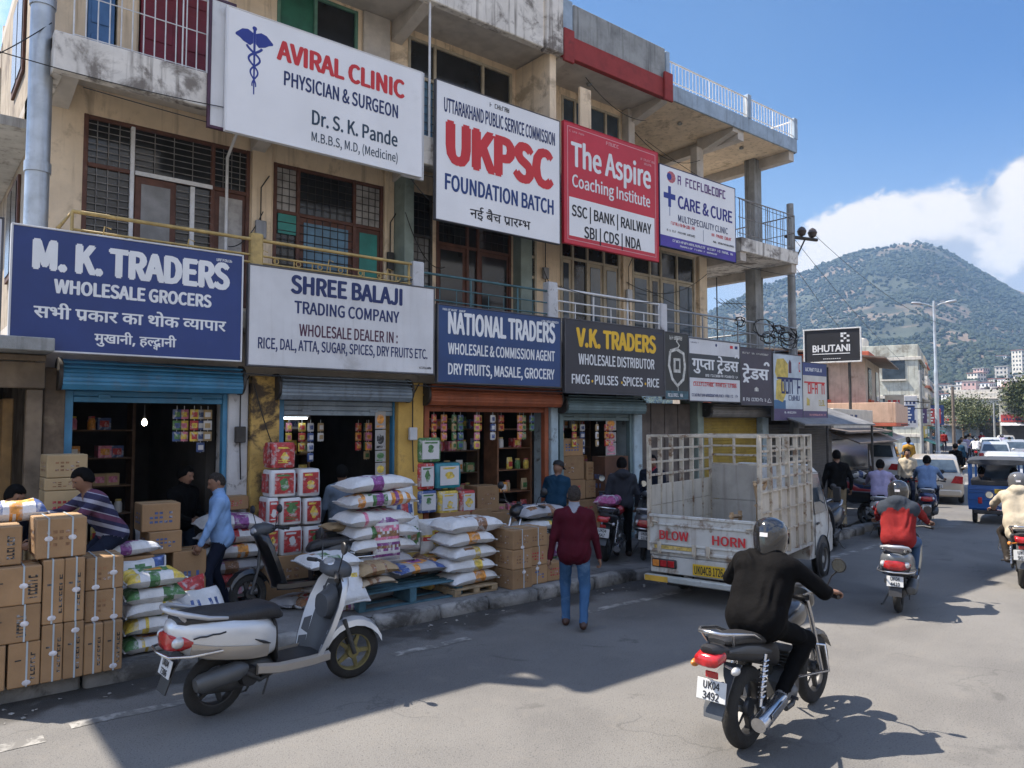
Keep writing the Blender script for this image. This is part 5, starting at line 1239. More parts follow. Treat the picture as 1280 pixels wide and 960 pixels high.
# big colourful packs at the orange shop's left, cartons in the teal shop
g = 'detergent packs stacked at the left of the orange shutter shop'
zb = PZ
for i, row in enumerate((((523, 640, 548, 612), (549, 640, 575, 612), (576, 640, 596, 612)), ((523, 611, 545, 578), (545, 609, 578, 577)), ((523, 577, 553, 546),))):
    for j, (x0, y1, x1, y0) in enumerate(row):
        Y = 10.25; a, b = YP(x0, y1, Y), YP(x1, y1, Y); t_ = YP(x0, y0, Y)
        z0 = b.z if i else b.z
        pack('bright printed pack at the left of the orange shop, ' + ('lowest row', 'middle row', 'alone on top')[i] + (', left', ', middle', ', right')[j] * (i < 2), ((a.x + b.x) / 2, Y + .17, z0), (b.x - a.x - .01, .34, t_.z - a.z - .004), (P_BLU, P_YEL, P_RED, mat('teal_pack', (.02, .22, .28), .35, var=.3), P_GRN, P_PNK)[(i * 2 + j) % 6], (M_RWBOX, P_YEL if j else P_GRN), 200 + i * 3 + j, g)
zb = YP(560, 640, 10.25).z
carton('plain carton under the bright packs of the orange shop', 6.9, 7.5, 10.25, 10.62, .19, zb - .003, 210, 0, 'h'); carton('second plain carton under the bright packs of the orange shop', 7.52, 7.95, 10.25, 10.62, .19, zb - .003, 211, 0, 'h')
carton_px('carton with paper labels inside the orange shop', (597, 607, 624, 640), 10.4, .4, seed=212, straps=0, marks='h'); carton('low carton inside the orange shop beneath the labelled one', 7.95, 8.5, 10.3, 10.75, .19, YP(610, 640, 10.4).z - .003, 213, 0, 'm')
carton('wide carton at the right inside the orange shop', 8.55, 9.3, 10.3, 10.7, .19, .75, 214, 0, 'h')
g = 'cartons piled in the doorway of the teal shop'
for k, (r, Y) in enumerate((((701, 548, 729, 570), 10.62), ((692, 570, 730, 600), 10.58), ((733, 577, 745, 600), 10.6), ((700, 600, 732, 625), 10.55), ((733, 600, 750, 622), 10.55), ((700, 625, 752, 655), 10.5))):
    carton_px('carton in the doorway of the teal shop, ' + ('topmost', 'large second one', 'narrow one at the right', 'third one', 'small one low at the right', 'wide lowest one')[k], r, Y, .4, seed=220 + k, straps=0, marks='m' if k % 2 else 'h', group=g)
carton('base carton hidden under the pile of the teal shop', 9.85, 11.1, 10.5, 10.9, .19, max(.25, YP(725, 655, 10.5).z - .003), 227, 0, 'h')
carton_px('tall dark brown carton at the right of the teal shop', (756, 570, 786, 640), 10.3, .35, seed=228, straps=0, marks='h', m=mat('dark_carton', (.10, .045, .025), .8, var=.2))
# posters on the jambs
def poster(label, px0, py0, px1, py1, Y, m, pm):
    a, b = YP(px0, py0, Y), YP(px1, py1, Y); t = thing('poster', label, 'poster', (a.x, Y, b.z)); w_, h = YP(px1, py0, Y).x - a.x, a.z - YP(px0, py1, Y).z
    mb = MB(); mb.box(0, w_, -.003, 0, 0, h); mb.build('sheet', m, t, 0)
    mb = MB(); mb.add([(w_ * (.5 + .36 * math.cos(k * .7)), -.0045, h * (.55 + .28 * math.sin(k * .7))) for k in range(9)], [tuple(range(9))]); mb.add([(w_ * .12, -.0045, h * .08), (w_ * .88, -.0045, h * .08), (w_ * .88, -.0045, h * .2), (w_ * .12, -.0045, h * .2)], [(0, 1, 2, 3)]); mb.build('print', pm, t, 0)
M_POST = mat('poster_paper', (.34, .33, .32), .8, var=.15, scale=4)
for k, (y0, y1, pm) in enumerate(((514, 536, P_ORG), (537, 562, P_BLK), (563, 577, P_GRN), (578, 596, P_YEL))):
    poster('faded poster pasted inside the right jamb of the grey shutter, ' + ('topmost', 'second down', 'third down', 'lowest')[k], 469, y0, 482, y1, 10.42, M_POST, pm)
for k, (y0, y1, pm) in enumerate(((522, 538, P_ORG), (540, 552, P_RED), (553, 569, P_PNK))):
    poster('small poster beside the teal shop doorway, ' + ('topmost', 'middle', 'lowest')[k], 757, y0, 770, y1, 10.44, M_POST, pm)
# bulb and tube light that are lit
def lit_bulb():
    t = thing('light_bulb', 'lit bulb hanging on a wire under the blue shutter', 'bulb', (2.53, 10.62, 2.72)); mb = MB(); mb.tube([(0, 0, 0), (0, 0, -.16)], .005, 5); mb.build('wire', M_IRON, t); mb = MB(); mb.lathe([(.016, -.15), (.018, -.19), (.014, -.20)], seg=8); mb.build('socket', M_IRON, t)
    mb = MB(); mb.lathe([(.014, -.2), (.032, -.235), (.034, -.26), (.02, -.285), (.001, -.29)], seg=12); mb.build('glass_bulb', mat('lit_bulb', (.8, .7, .5), .4, var=0, emit=((1, .85, .6), 9)), t)
    t = thing('tube_light', 'lit tube light under the half lowered grey shutter', 'lamp', (4.58, 10.75, 2.54)); mb = MB(); mb.tube([(-.24, 0, 0), (.24, 0, 0)], .014, 8); mb.build('tube', mat('lit_tube', (.8, .85, .9), .4, var=0, emit=((.85, .95, 1), 5)), t); mb = MB(); mb.box(-.27, .27, -.02, .02, .016, .05, 0, .004); mb.build('holder', M_WRAIL, t)
lit_bulb()
# ------------------------------------------------------------------ people: one continuous surface each, grown from a signed distance field
def surf_net(D, org, h):
    S = D < 0; nx, ny, nz = D.shape
    acc = np.zeros((nx - 1, ny - 1, nz - 1, 3)); cnt = np.zeros((nx - 1, ny - 1, nz - 1))
    co = [(i, j, k) for i in (0, 1) for j in (0, 1) for k in (0, 1)]
    sl = lambda A, c: A[c[0]:nx - 1 + c[0], c[1]:ny - 1 + c[1], c[2]:nz - 1 + c[2]]
    for a in co:
        for b in co:
            if sum(y - x for x, y in zip(a, b)) == 1 and all(y >= x for x, y in zip(a, b)):
                da, db = sl(D, a), sl(D, b); m = (da < 0) != (db < 0)
                t = np.where(m, da / np.where(m, da - db, 1), 0)
                for q in range(3): acc[..., q] += np.where(m, a[q] + t * (b[q] - a[q]), 0)
                cnt += m
    ok = cnt > 0; idx = -np.ones(ok.shape, int); ii = np.argwhere(ok); idx[ok] = np.arange(len(ii))
    V = (ii + acc[ok] / cnt[ok][:, None]) * h + org
    F = []
    for ax in range(3):
        o = [0, 0, 0]; o[ax] = 1; u, v = [(1, 2), (2, 0), (0, 1)][ax]
        A = S[:nx - o[0], :ny - o[1], :nz - o[2]]; Bq = S[o[0]:, o[1]:, o[2]:]
        e = np.argwhere(A != Bq); e = e[(e[:, u] > 0) & (e[:, v] > 0)]
        lim = np.array(ok.shape); e = e[(e[:, u] < lim[u]) & (e[:, v] < lim[v]) & (e[:, ax] < lim[ax])]
        du = np.zeros(3, int); du[u] = 1; dv = np.zeros(3, int); dv[v] = 1
        g = lambda q: idx[q[:, 0], q[:, 1], q[:, 2]]
        quad = np.stack([g(e - du - dv), g(e - dv), g(e), g(e - du)], 1); inside = A[e[:, 0], e[:, 1], e[:, 2]]
        quad[~inside] = quad[~inside][:, ::-1]; F.append(quad)
    return V, np.concatenate(F)
class Body:
    def __init__(s): s.p = []; s.lo = np.full(3, 9.); s.hi = np.full(3, -9.)
    def cone(s, a, b, ra, rb, m, k=.03, wr=0.):
        a, b = np.array(a, float), np.array(b, float); s.p.append(('c', a, b, ra, rb, m, k, wr))
        for q, r in ((a, ra), (b, rb)): s.lo = np.minimum(s.lo, q - r); s.hi = np.maximum(s.hi, q + r)
    def ell(s, c, r, m, k=.03, rot=None, wr=0.):
        c, r = np.array(c, float), np.array(r, float); s.p.append(('e', c, r, rot, 0, m, k, wr)); q = r.max(); s.lo = np.minimum(s.lo, c - q); s.hi = np.maximum(s.hi, c + q)
    def dist(s, P, i):
        p = s.p[i]
        if p[0] == 'c':
            _, a, b, ra, rb, m, k, wr = p; d = b - a; L2 = max(1e-9, d @ d); t = np.clip(((P - a) @ d) / L2, 0, 1)
            D = np.linalg.norm(P - a - t[..., None] * d, axis=-1) - (ra + (rb - ra) * t)
        else:
            _, c, r, rot, _, m, k, wr = p; Q = P - c
            if rot is not None: Q = Q @ rot
            q = np.linalg.norm(Q / r, axis=-1); g = np.linalg.norm(Q / (r * r), axis=-1); D = np.where(q < .05, -r.min(), q * (q - 1) / np.maximum(g, 1e-6))
        if wr: D = D + wr * (np.sin(P[..., 2] * 38 + 5 * np.sin(P[..., 1] * 17 + 2) + 4 * np.sin(P[..., 0] * 19)) * (.5 + .5 * np.sin(P[..., 0] * 23 + P[..., 1] * 13)))
        return D
    def build(s, name, mats, h=.014):
        lo = s.lo - 3 * h; n = np.ceil((s.hi + 3 * h - lo) / h).astype(int) + 1
        ax = [lo[i] + np.arange(n[i]) * h for i in range(3)]
        D = np.full(n, 9.)
        for i, p in enumerate(s.p):
            if p[0] == 'c': a = np.minimum(p[1] - p[3], p[2] - p[4]); b = np.maximum(p[1] + p[3], p[2] + p[4])
            else: a = p[1] - p[2].max(); b = p[1] + p[2].max()
            k = p[6]; i0 = np.maximum(0, ((a - lo) / h - 6 - k / h).astype(int)); i1 = np.minimum(n, ((b - lo) / h + 7 + k / h).astype(int))
            sl = tuple(slice(i0[q], i1[q]) for q in range(3))
            P = np.stack(np.meshgrid(*[ax[q][sl[q]] for q in range(3)], indexing='ij'), -1)
            d = s.dist(P, i); E = D[sl]; hh = np.clip(.5 + .5 * (E - d) / k, 0, 1); D[sl] = E * (1 - hh) + d * hh - k * hh * (1 - hh)
        V, F = surf_net(D, lo, h)
        c = V[F].mean(1); best = np.full(len(c), 9.); M = np.zeros(len(c), int)
        for i, p in enumerate(s.p):
            d = s.dist(c, i); w_ = d < best; best[w_] = d[w_]; M[w_] = p[5]
        mb = MB(); mb.v = [tuple(q) for q in V]; mb.f = [tuple(int(x) for x in q) for q in F]; mb.m = [int(x) for x in M]
        return mb
def nrm(v): v = np.array(v, float); return v / max(1e-9, np.linalg.norm(v))
def ik(a, b, l1, l2, pole):
    a, b = np.array(a, float), np.array(b, float); d = b - a; L_ = np.linalg.norm(d); L_ = min(L_, (l1 + l2) * .999); u = nrm(d)
    x = (l1 * l1 - l2 * l2 + L_ * L_) / (2 * L_); y = math.sqrt(max(0, l1 * l1 - x * x)); p = np.array(pole, float); p = nrm(p - u * (p @ u))
    return a + u * x + p * y, a + u * L_
HAIRK = 0
SKIN = mat('brown_skin', (.20, .105, .065), .55, var=.12, scale=8); HAIRB = mat('black_hair', (.004, .0035, .0035), .8, var=.3, scale=30, spec=.1); EYEW = mat('eye', (.03, .02, .02), .3, var=0)
M_SHOE = mat('dark_shoe', (.03, .022, .018), .6, var=.3, scale=9); HAIRG = mat('cropped_grey_hair', (.035, .03, .028), .95, var=.5, scale=60, spec=.1)
def hand(mb, w_, d, n, side, curl=.5, s=1., m=0):
    """palm and five fingers from the wrist w_, pointing along d, palm facing n"""
    d = Vector(d).normalized(); n = Vector(n); n = (n - d * n.dot(d)).normalized(); sd_ = d.cross(n) * side; w_ = Vector(w_)
    ring = lambda t, a, b: [tuple(w_ + d * t + sd_ * (a * math.cos(q)) + n * (b * math.sin(q))) for q in (2 * math.pi * k / 8 for k in range(8))]
    mb.loft([ring(-.02 * s, .026 * s, .022 * s), ring(.02 * s, .034 * s, .018 * s), ring(.06 * s, .042 * s, .017 * s), ring(.09 * s, .040 * s, .013 * s)], m)
    for k, (o, ln) in enumerate(((-.030, .068), (-.010, .078), (.010, .074), (.029, .058))):
        p = w_ + d * .085 * s + sd_ * o * s; pts = [p]; a = curl * .5
        for seg in (.42, .32, .26):
            p = p + (d * math.cos(a) + n * math.sin(a)) * ln * seg * s; pts.append(p); a += curl * 1.1
        mb.tube(pts, [.0095 * s, .009 * s, .0085 * s, .007 * s], 6, m)
    p = w_ + d * .028 * s - sd_ * .033 * s; q = p + (d * .6 - sd_ * .75 + n * .25).normalized() * .036 * s; r = q + (d * .9 - sd_ * (.2 - .5 * curl) + n * .55 * curl).normalized() * .034 * s
    mb.tube([p, q, r], [.012 * s, .010 * s, .008 * s], 6, m)
def person(label, loc, rz, top, bottom, shoe=None, h=1.70, pelvis=(0, 0, .92), neck=(.0, 0, 1.44), hands=None, feet=None, head=(.0, 0), hair=HAIRB, helmet=None, hood=None, sleeves='long', hem=.86, vox=.014,
           group=None, elb=None, knee=None, collar=None, yoke=None, bulk=1., curl=.6, skin=None, sleeve_m=None, cap=None, cat='person', twist=0., shoes_h=.05, vest=None, handdir=None):
    """forward +X, left +Y; neck is the base of the neck; head=(yaw,pitch); hands and feet are wrist and ankle targets (left, right)"""
    s = h / 1.70; B_ = Body(); P = np.array(pelvis, float); NK = np.array(neck, float); up = nrm(NK - P); rt = np.array([math.sin(twist), -math.cos(twist), 0.]); rt = nrm(rt - up * (rt @ up)); fw = np.cross(up, rt)
    if fw[0] < 0 and abs(twist) < 1.2: pass
    lf = -rt; fw = nrm(np.cross(lf, up)); L_ = np.linalg.norm(NK - P)
    at = lambda t, y, x: P + up * (L_ * t) + lf * (y * s) + fw * (x * s)
    M0, M1, M2, M3, M4 = 0, 1, 2, 3, 4     # skin, top, trousers, shoes, second top colour
    wr = .0075
    # torso: chest, waist, hem
    for sg in (-1, 1):
        B_.cone(at(.76, sg * .085, .0), at(.45, sg * .075, .01), .118 * s * bulk, .112 * s * bulk, M4 if yoke == 'all' else M1, .05, wr)
        B_.cone(at(.45, sg * .075, .01), at(.02, sg * .075, .0), .112 * s * bulk, .120 * s * bulk, M1, .05, wr)
        B_.cone(at(.90, sg * .06, -.01), at(.80, sg * .14, -.01), .075 * s, .078 * s * bulk, M4 if yoke else M1, .05)
        if yoke: B_.cone(at(.86, sg * .04, -.015), at(.80, sg * .14, -.015), .112 * s * bulk, .104 * s * bulk, M4, .04)
    if hem < .86: B_.cone(at(.0, .05, 0), at(-(.86 - hem) / .5, .06, 0), .125 * s, .135 * s, M1, .04, wr); B_.cone(at(.0, -.05, 0), at(-(.86 - hem) / .5, -.06, 0), .125 * s, .135 * s, M1, .04, wr)
    B_.cone(at(-.06, .055, 0), at(-.06, -.055, 0), .100 * s, .100 * s, M2, .04); B_.cone(at(.03, .06, 0), at(.03, -.06, 0), .121 * s * bulk, .121 * s * bulk, M1, .04)
    if hood: B_.ell(at(.98, 0, -.075), (.10 * s, .13 * s, .085 * s), M4 if yoke else M1, .04, wr=wr)
    # legs
    feet = feet or ((0.02, .1, .09), (-.02, -.1, .09)); ks = knee or ((1, .15, 0), (1, -.15, 0)); tl, sl_ = .43 * s, .42 * s
    for i, sg in enumerate((1, -1)):
        hp = at(-.03, sg * .095, 0); kn, an = ik(hp, feet[i], tl, sl_, ks[i])
        B_.cone(hp, kn, .092 * s, .066 * s, M2, .035, .005); B_.cone(kn, an, .064 * s, .050 * s, M2, .03, .006)
        fd = nrm((kn - an) * (1, 1, 0) * .0 + np.array((math.cos(twist * .3), math.sin(twist * .3), 0))); toe = an + fd * .17 * s; toe[2] = an[2] - .048 * s; heel = an - fd * .05 * s; heel[2] = an[2] - .045 * s
        B_.cone(heel, toe, .042 * s, .036 * s, M3, .02); B_.cone(an - np.array([0, 0, .01]), heel + fd * .05 * s, .048 * s, .045 * s, M3, .02)
    # arms
    hands = hands or ((.05, .27, .80), (.05, -.27, .80)); eb = elb or ((-1, .4, 0), (-1, -.4, 0)); ul, fl = .285 * s, .255 * s; hw = []
    for i, sg in enumerate((1, -1)):
        sh = at(.86, sg * .185 * (bulk ** .5), -.0); el, wp = ik(sh, hands[i], ul, fl, eb[i]); SM = M4 if sleeve_m else M1
        B_.cone(sh, el, .062 * s * bulk ** .5, .050 * s * bulk ** .5, SM if sleeves != 'none' else M0, .035, .005)
        B_.cone(el, wp, .048 * s * bulk ** .5, .034 * s, SM if sleeves == 'long' else M0, .02, .005 if sleeves == 'long' else 0); hw.append((wp, nrm(wp - el)))
    # neck and head
    hy, hp_ = head; hc = NK + up * .05 * s + np.array([.02 * s, 0, (.075 if helmet else .105) * s]); B_.cone(NK - up * .04 * s, hc - np.array([0, 0, .05 * s]), .058 * s, .05 * s, M0, .02)
    if collar: B_.cone(NK - up * .02 * s - fw * .01, NK + up * .035 * s, .072 * s, .068 * s, 5, .015)
    Rh = np.array(Euler((0, hp_, hy)).to_matrix()); tr = lambda q: hc + Rh @ (np.array(q) * s)
    B_.ell(hc, (.098 * s, .078 * s, .112 * s), M0, .02, Rh); B_.ell(tr((.025, 0, -.055)), (.072 * s, .058 * s, .070 * s), M0, .03, Rh); B_.cone(tr((.092, 0, .008)), tr((.112, 0, -.028)), .011 * s, .017 * s, M0, .012)
    for sg in (-1, 1): B_.ell(tr((-.005, sg * .079, -.01)), (.020 * s, .010 * s, .032 * s), M0, .01, Rh)
    B_.cone(tr((.085, .03, .032)), tr((.085, -.03, .032)), .012 * s, .012 * s, M0, .015); B_.cone(tr((.090, .018, -.062)), tr((.090, -.018, -.062)), .010 * s, .010 * s, 6, .01)
    mats_ = [skin or SKIN, top, bottom, shoe or M_SHOE, yoke if (yoke and yoke != 'all') else (sleeve_m or top), collar or top, mat('lip', (.13, .05, .04), .5), EYEW]
    mb = B_.build('person', mats_, vox)
    for i, sg in enumerate((1, -1)):
        hand(mb, hw[i][0], hw[i][1] if handdir is None else handdir[i], (0, -sg, -.1) if handdir is None else (.2, 0, -1), sg, curl, s * 1.02)
    for sg in (-1, 1): mb.ball(tr((.083, sg * .032, .012)), .0115 * s, 7, 8, 6)
    o = mb.build('person', mats_, None, 180, False); o.location = loc; o.rotation_euler = (0, 0, rz); tag(o, label, cat, group)
    M = Matrix.Translation(hc) @ Matrix(Rh.tolist()).to_4x4() @ Matrix.Scale(s, 4)
    if helmet:
        q = MB(); q.M = M
        rings = []
        for z, rx, ry, cx_ in ((-.135, .105, .095, -.03), (-.11, .128, .112, -.02), (-.05, .142, .124, -.005), (.02, .148, .130, .0), (.08, .138, .121, -.004), (.125, .105, .092, -.01), (.15, .05, .045, -.012), (.155, .012, .012, -.012)):
            rings.append([(cx_ + rx * math.cos(a), ry * math.sin(a), z + .01) for a in (2 * math.pi * k / 28 for k in range(28))])
        q.loft(rings, 0, True); he = q.build('helmet', helmet, o, 60)
        q = MB(); q.M = M; q.grid(lambda u, v: ((.152) * math.cos((u - .5) * 2.3), .134 * math.sin((u - .5) * 2.3), -.035 + .085 * v), 12, 3); q.build('visor', M_GLASS, he, 60)
        q = MB(); q.M = M; q.torus((-.004, 0, -.115), .118, .007, 'z', 24, 6); q.build('rim_trim', M_IRON, he, 60)
        q = MB(); q.M = M; q.add([(-.1495, .03, .05), (-.1495, -.03, .05), (-.1515, -.03, .02), (-.1515, .03, .02)], [(0, 1, 2, 3)]); q.build('sticker', M_LABELP, he, 0)
    elif cap:
        q = MB(); q.M = M; q.lathe([(.104, .03), (.106, .07), (.09, .11), (.05, .132), (.001, .138)], (-.004, 0, 0), seg=18); q.loft([[(.09 + .09 * t, y * (1 - .3 * t), .035 - .02 * t + e) for y, e in ((.07, 0), (.03, .012), (-.03, .012), (-.07, 0), (-.03, .006), (.03, .006))] for t in (0, .5, 1)], 0); q.build('cap', cap, o, 50)
    elif hair is not None:
        Hb = Body(); thin = .005 if hair is HAIRG else .015
        Hb.ell((0, 0, 0), (.098 + thin, .078 + thin, .112 + thin), 0); hh = .012; lo = np.array([-.14, -.12, -.13]); n = (24, 21, 25)
        Pg = np.stack(np.meshgrid(*[lo[q] + np.arange(n[q]) * hh for q in range(3)], indexing='ij'), -1); D = Hb.dist(Pg, 0)
        X, Y_, Z = Pg[..., 0], Pg[..., 1], Pg[..., 2]; face = np.maximum(-(X - (.045 + .02 * np.sin(Y_ * 60))), Z - .062); low = Z + .055 - .6 * np.maximum(X, -.05) ; low = -(Z - (-.075 + .9 * np.maximum(0, X + .045)))
        D = np.maximum(np.maximum(D, -face), low) + .004 * np.sin(X * 150) * np.sin(Y_ * 140) * np.sin(Z * 130)
        V, F = surf_net(D, lo, hh); q = MB(); q.M = M; q.add([tuple(v) for v in V], [tuple(int(i) for i in f) for f in F]); q.build('hair', hair, o, 180)
    return o
def cloth(n, c, **k): return mat(n, c, k.pop('rough', .85), var=k.pop('var', .14), scale=k.pop('scale', 4), bump=.6, bscale=11, spec=.1, **k)
C_BLUSH = cloth('sky_blue_shirt', (.20, .33, .56)); C_NAVYT = cloth('navy_trousers', (.014, .018, .035)); C_MAR = cloth('maroon_sweater', (.055, .006, .013)); C_JEAN = cloth('faded_blue_jeans', (.045, .105, .21), dirt=.6, dcol=(.16, .25, .36), dscale=3, dthr=.5)
C_BLK = cloth('black_jacket', (.0035, .0032, .0035)); C_BLKT = cloth('black_trousers', (.003, .003, .0035)); C_CHAR = cloth('charcoal_hoodie', (.03, .032, .04)); C_GREYS = cloth('grey_blue_shirt', (.15, .19, .25)); C_TEE = cloth('dark_teal_tee', (.012, .04, .075))
C_KHAKI = cloth('khaki_trousers', (.24, .19, .12)); C_CREAMJ = cloth('cream_jacket', (.40, .35, .27)); C_REDJ = cloth('red_jacket', (.20, .018, .018)); C_SLATE = cloth('slate_jacket', (.035, .042, .055)); C_ORGS = cloth('rust_sleeve', (.22, .06, .025)); C_LILAC = cloth('lilac_shirt', (.27, .25, .38)); C_BLUS2 = cloth('dusty_blue_shirt', (.13, .20, .34)); C_WHCOL = cloth('pale_collar', (.5, .5, .5))
def stripes():
    m = cloth('striped_knit', (.03, .032, .06)); t = m.node_tree; b = t.nodes['Principled BSDF']; o = t.nodes.new('ShaderNodeTexCoord').outputs['Object']
    sp = t.nodes.new('ShaderNodeSeparateXYZ'); t.links.new(o, sp.inputs[0]); z = mnode(t, 'ADD', sp.outputs['Z'], mnode(t, 'MULTIPLY', sp.outputs['X'], -.35))
    f = mnode(t, 'FRACT', mnode(t, 'MULTIPLY', z, 9.5)); f2 = mnode(t, 'FRACT', mnode(t, 'MULTIPLY', z, 4.1))
    c = mixcol(t, mnode(t, 'GREATER_THAN', f, .62), (.035, .035, .075), (.30, .30, .36)); c = mixcol(t, mnode(t, 'GREATER_THAN', f2, .78), c, (.12, .05, .09)); t.links.new(c, b.inputs['Base Color']); return m
C_STRIPE = stripes()
def face_to(p, yaw): return (p.x, p.y, p.z), yaw
# standing people on the pavement (heading measured from the street direction +X)
person('man in a sky blue shirt and dark trousers standing by the sacks with cropped hair', (3.22, 9.62, PZ), R(165), C_BLUSH, C_NAVYT, h=1.72, hair=HAIRG, neck=(.05, 0, 1.43), head=(.1, .38), hands=((.26, .26, .86), (.16, -.27, .80)), feet=((.12, .1, .085), (-.08, -.1, .085)), curl=.7, vox=.012, hem=.84, collar=C_BLUSH)
person('man in black shirt and dark jeans standing inside the blue shutter shop', (3.02, 10.72, PZ + .04), R(-62), C_BLK, cloth('dark_jeans', (.02, .028, .045)), h=1.74, head=(.25, .3), neck=(.06, 0, 1.43), hands=((.30, .16, 1.02), (.32, -.12, 1.0)), vox=.013, collar=C_BLK)
p1 = YP(14, 606, 9.5)
person('young man in dark navy shirt looking down behind the kerbside cartons at the far left', (p1.x - .04, 9.5, PZ), R(-48), cloth('dark_navy_shirt', (.012, .015, .03)), C_NAVYT, h=1.72, pelvis=(-.06, 0, .92), neck=(.07, 0, 1.40), head=(-.2, .42), hands=((.34, .10, 1.04), (.32, -.16, 1.06)), vox=.012, collar=C_WHCOL)
p2 = YP(142, 668, 9.0); sh = YP(122, 612, 9.0)
person('man in a striped sweater bending forward over the cartons beside the blue shutter', (p2.x, 9.0, 0), R(188), C_STRIPE, C_NAVYT, h=1.70, pelvis=(0, 0, p2.z + .02), neck=(.27, 0, p2.z + .46), head=(.05, .5), hands=((.66, .05, p2.z + .16), (.66, -.22, p2.z + .24)), feet=((.30, .16, .62), (.12, -.2, .60)), knee=((1, .2, .5), (1, -.2, .5)), vox=.012)
sack('dark stuffed sack under the bending man in striped sweater', (p2.x - .1, 9.0, PZ), 0, .8, .6, .55, base=M_SACKG, seed=301)
person('man in a grey blue shirt seen from behind in the grey shutter shop', (YP(427, 640, 10.15).x, 10.15, PZ), R(80), C_GREYS, cloth('grey_trousers', (.05, .055, .065)), h=1.68, hands=((.18, .25, .9), (.2, -.25, .95)), head=(-.5, .1), vox=.014)
person('man in maroon sweater and faded jeans walking away along the kerb', (6.46, 6.70, 0), R(44), C_MAR, C_JEAN, mat('brown_leather_shoe', (.05, .022, .014), .5), h=1.72, hair=HAIRG, neck=(.03, 0, 1.43), head=(.05, .05), hands=((-.04, .30, .80), (.10, -.31, .78)), feet=((.14, .11, .085), (-.16, -.11, .115)), hood=None, vox=.011, collar=cloth('grey_shirt_collar', (.22, .24, .29)), curl=.8, hem=.83)
person('man in a charcoal hoodie and black trousers standing before the teal shop', (10.0, 9.15, PZ), R(52), C_CHAR, C_BLKT, h=1.74, hood=True, hands=((.10, .28, .86), (.12, -.27, .86)), feet=((.05, .1, .085), (-.04, -.1, .085)), head=(-.3, .15), vox=.014)
person('man in a dark navy tee and black cap bending behind the parked motorbike', (9.05, 9.85, PZ), R(30), C_TEE, C_BLKT, h=1.66, sleeves='short', cap=mat('black_cap', (.012, .012, .014), .8), neck=(.12, 0, 1.38), head=(-.4, .35), hands=((.30, .2, .95), (.32, -.15, .95)), vox=.014)
person('man in dark jacket with a red scarf standing behind the pickup', (11.35, 9.6, PZ), R(-150), cloth('ink_jacket', (.014, .017, .028)), cloth('olive_trousers', (.06, .07, .045)), h=1.70, collar=cloth('red_scarf', (.28, .03, .04)), vox=.016)
person('man in a black jacket and khaki trousers walking past the black scooter', (16.5, 8.6, .15), R(40), C_BLK, C_KHAKI, h=1.76, hands=((.1, .29, .85), (.02, -.29, .85)), feet=((.14, .1, .085), (-.16, -.1, .1)), vox=.018)
# ------------------------------------------------------------------ two-wheelers
M_TYRE = mat('tyre_rubber', (.018, .017, .016), .85, var=.3, scale=9, dirt=.55, dcol=(.09, .08, .065), dscale=4, bump=.4, bscale=60)
M_RIM = mat('alloy_rim', (.05, .05, .052), .45, .6, var=.2, dirt=.5, dcol=(.1, .09, .07), dscale=8); M_RIMG = mat('dusty_gold_rim', (.20, .17, .07), .6, .3, var=.3, scale=9, dirt=.4, dcol=(.08, .07, .04))
M_BLKP = mat('black_plastic', (.018, .018, .02), .5, var=.2, scale=6, dirt=.45, dcol=(.07, .065, .06), dscale=5); M_GRYP = mat('grey_plastic', (.055, .06, .068), .5, var=.15, scale=5, dirt=.3, dcol=(.1, .1, .1))
M_SEAT = mat('seat_vinyl', (.018, .018, .02), .5, var=.25, scale=7, bump=.3, bscale=70); M_CHR = mat('chrome', (.55, .55, .56), .22, .95, var=.15, scale=6, dirt=.3, dcol=(.18, .15, .12), dscale=6)
M_ALU = mat('cast_alloy', (.24, .24, .24), .45, .75, var=.25, scale=8, dirt=.5, dcol=(.05, .045, .04), dscale=5); M_ENG = mat('engine_grey', (.07, .07, .07), .55, .5, var=.3, scale=9, dirt=.5, dcol=(.03, .028, .025))
M_TAIL = mat('red_tail_lens', (.36, .012, .014), .15, var=.25, scale=20, coat=.5); M_AMB = mat('amber_lens', (.55, .2, .04), .2, var=.2, scale=20); M_CLR = mat('clear_lens', (.5, .5, .5), .1, .3, var=.2, scale=20, coat=.6)
M_PLW = mat('white_number_plate', (.55, .56, .56), .5, var=.1, dirt=.2, dcol=(.3, .28, .25)); M_PLY = mat('yellow_number_plate', (.62, .40, .02), .5, var=.12, dirt=.3, dcol=(.3, .2, .05))
def paint(n, c, **k): return mat(n, c, .32, k.pop('metal', .35), var=.06, scale=2, coat=.6, dirt=.25, dcol=tuple(x * .55 + .05 for x in c), dscale=3, **k)
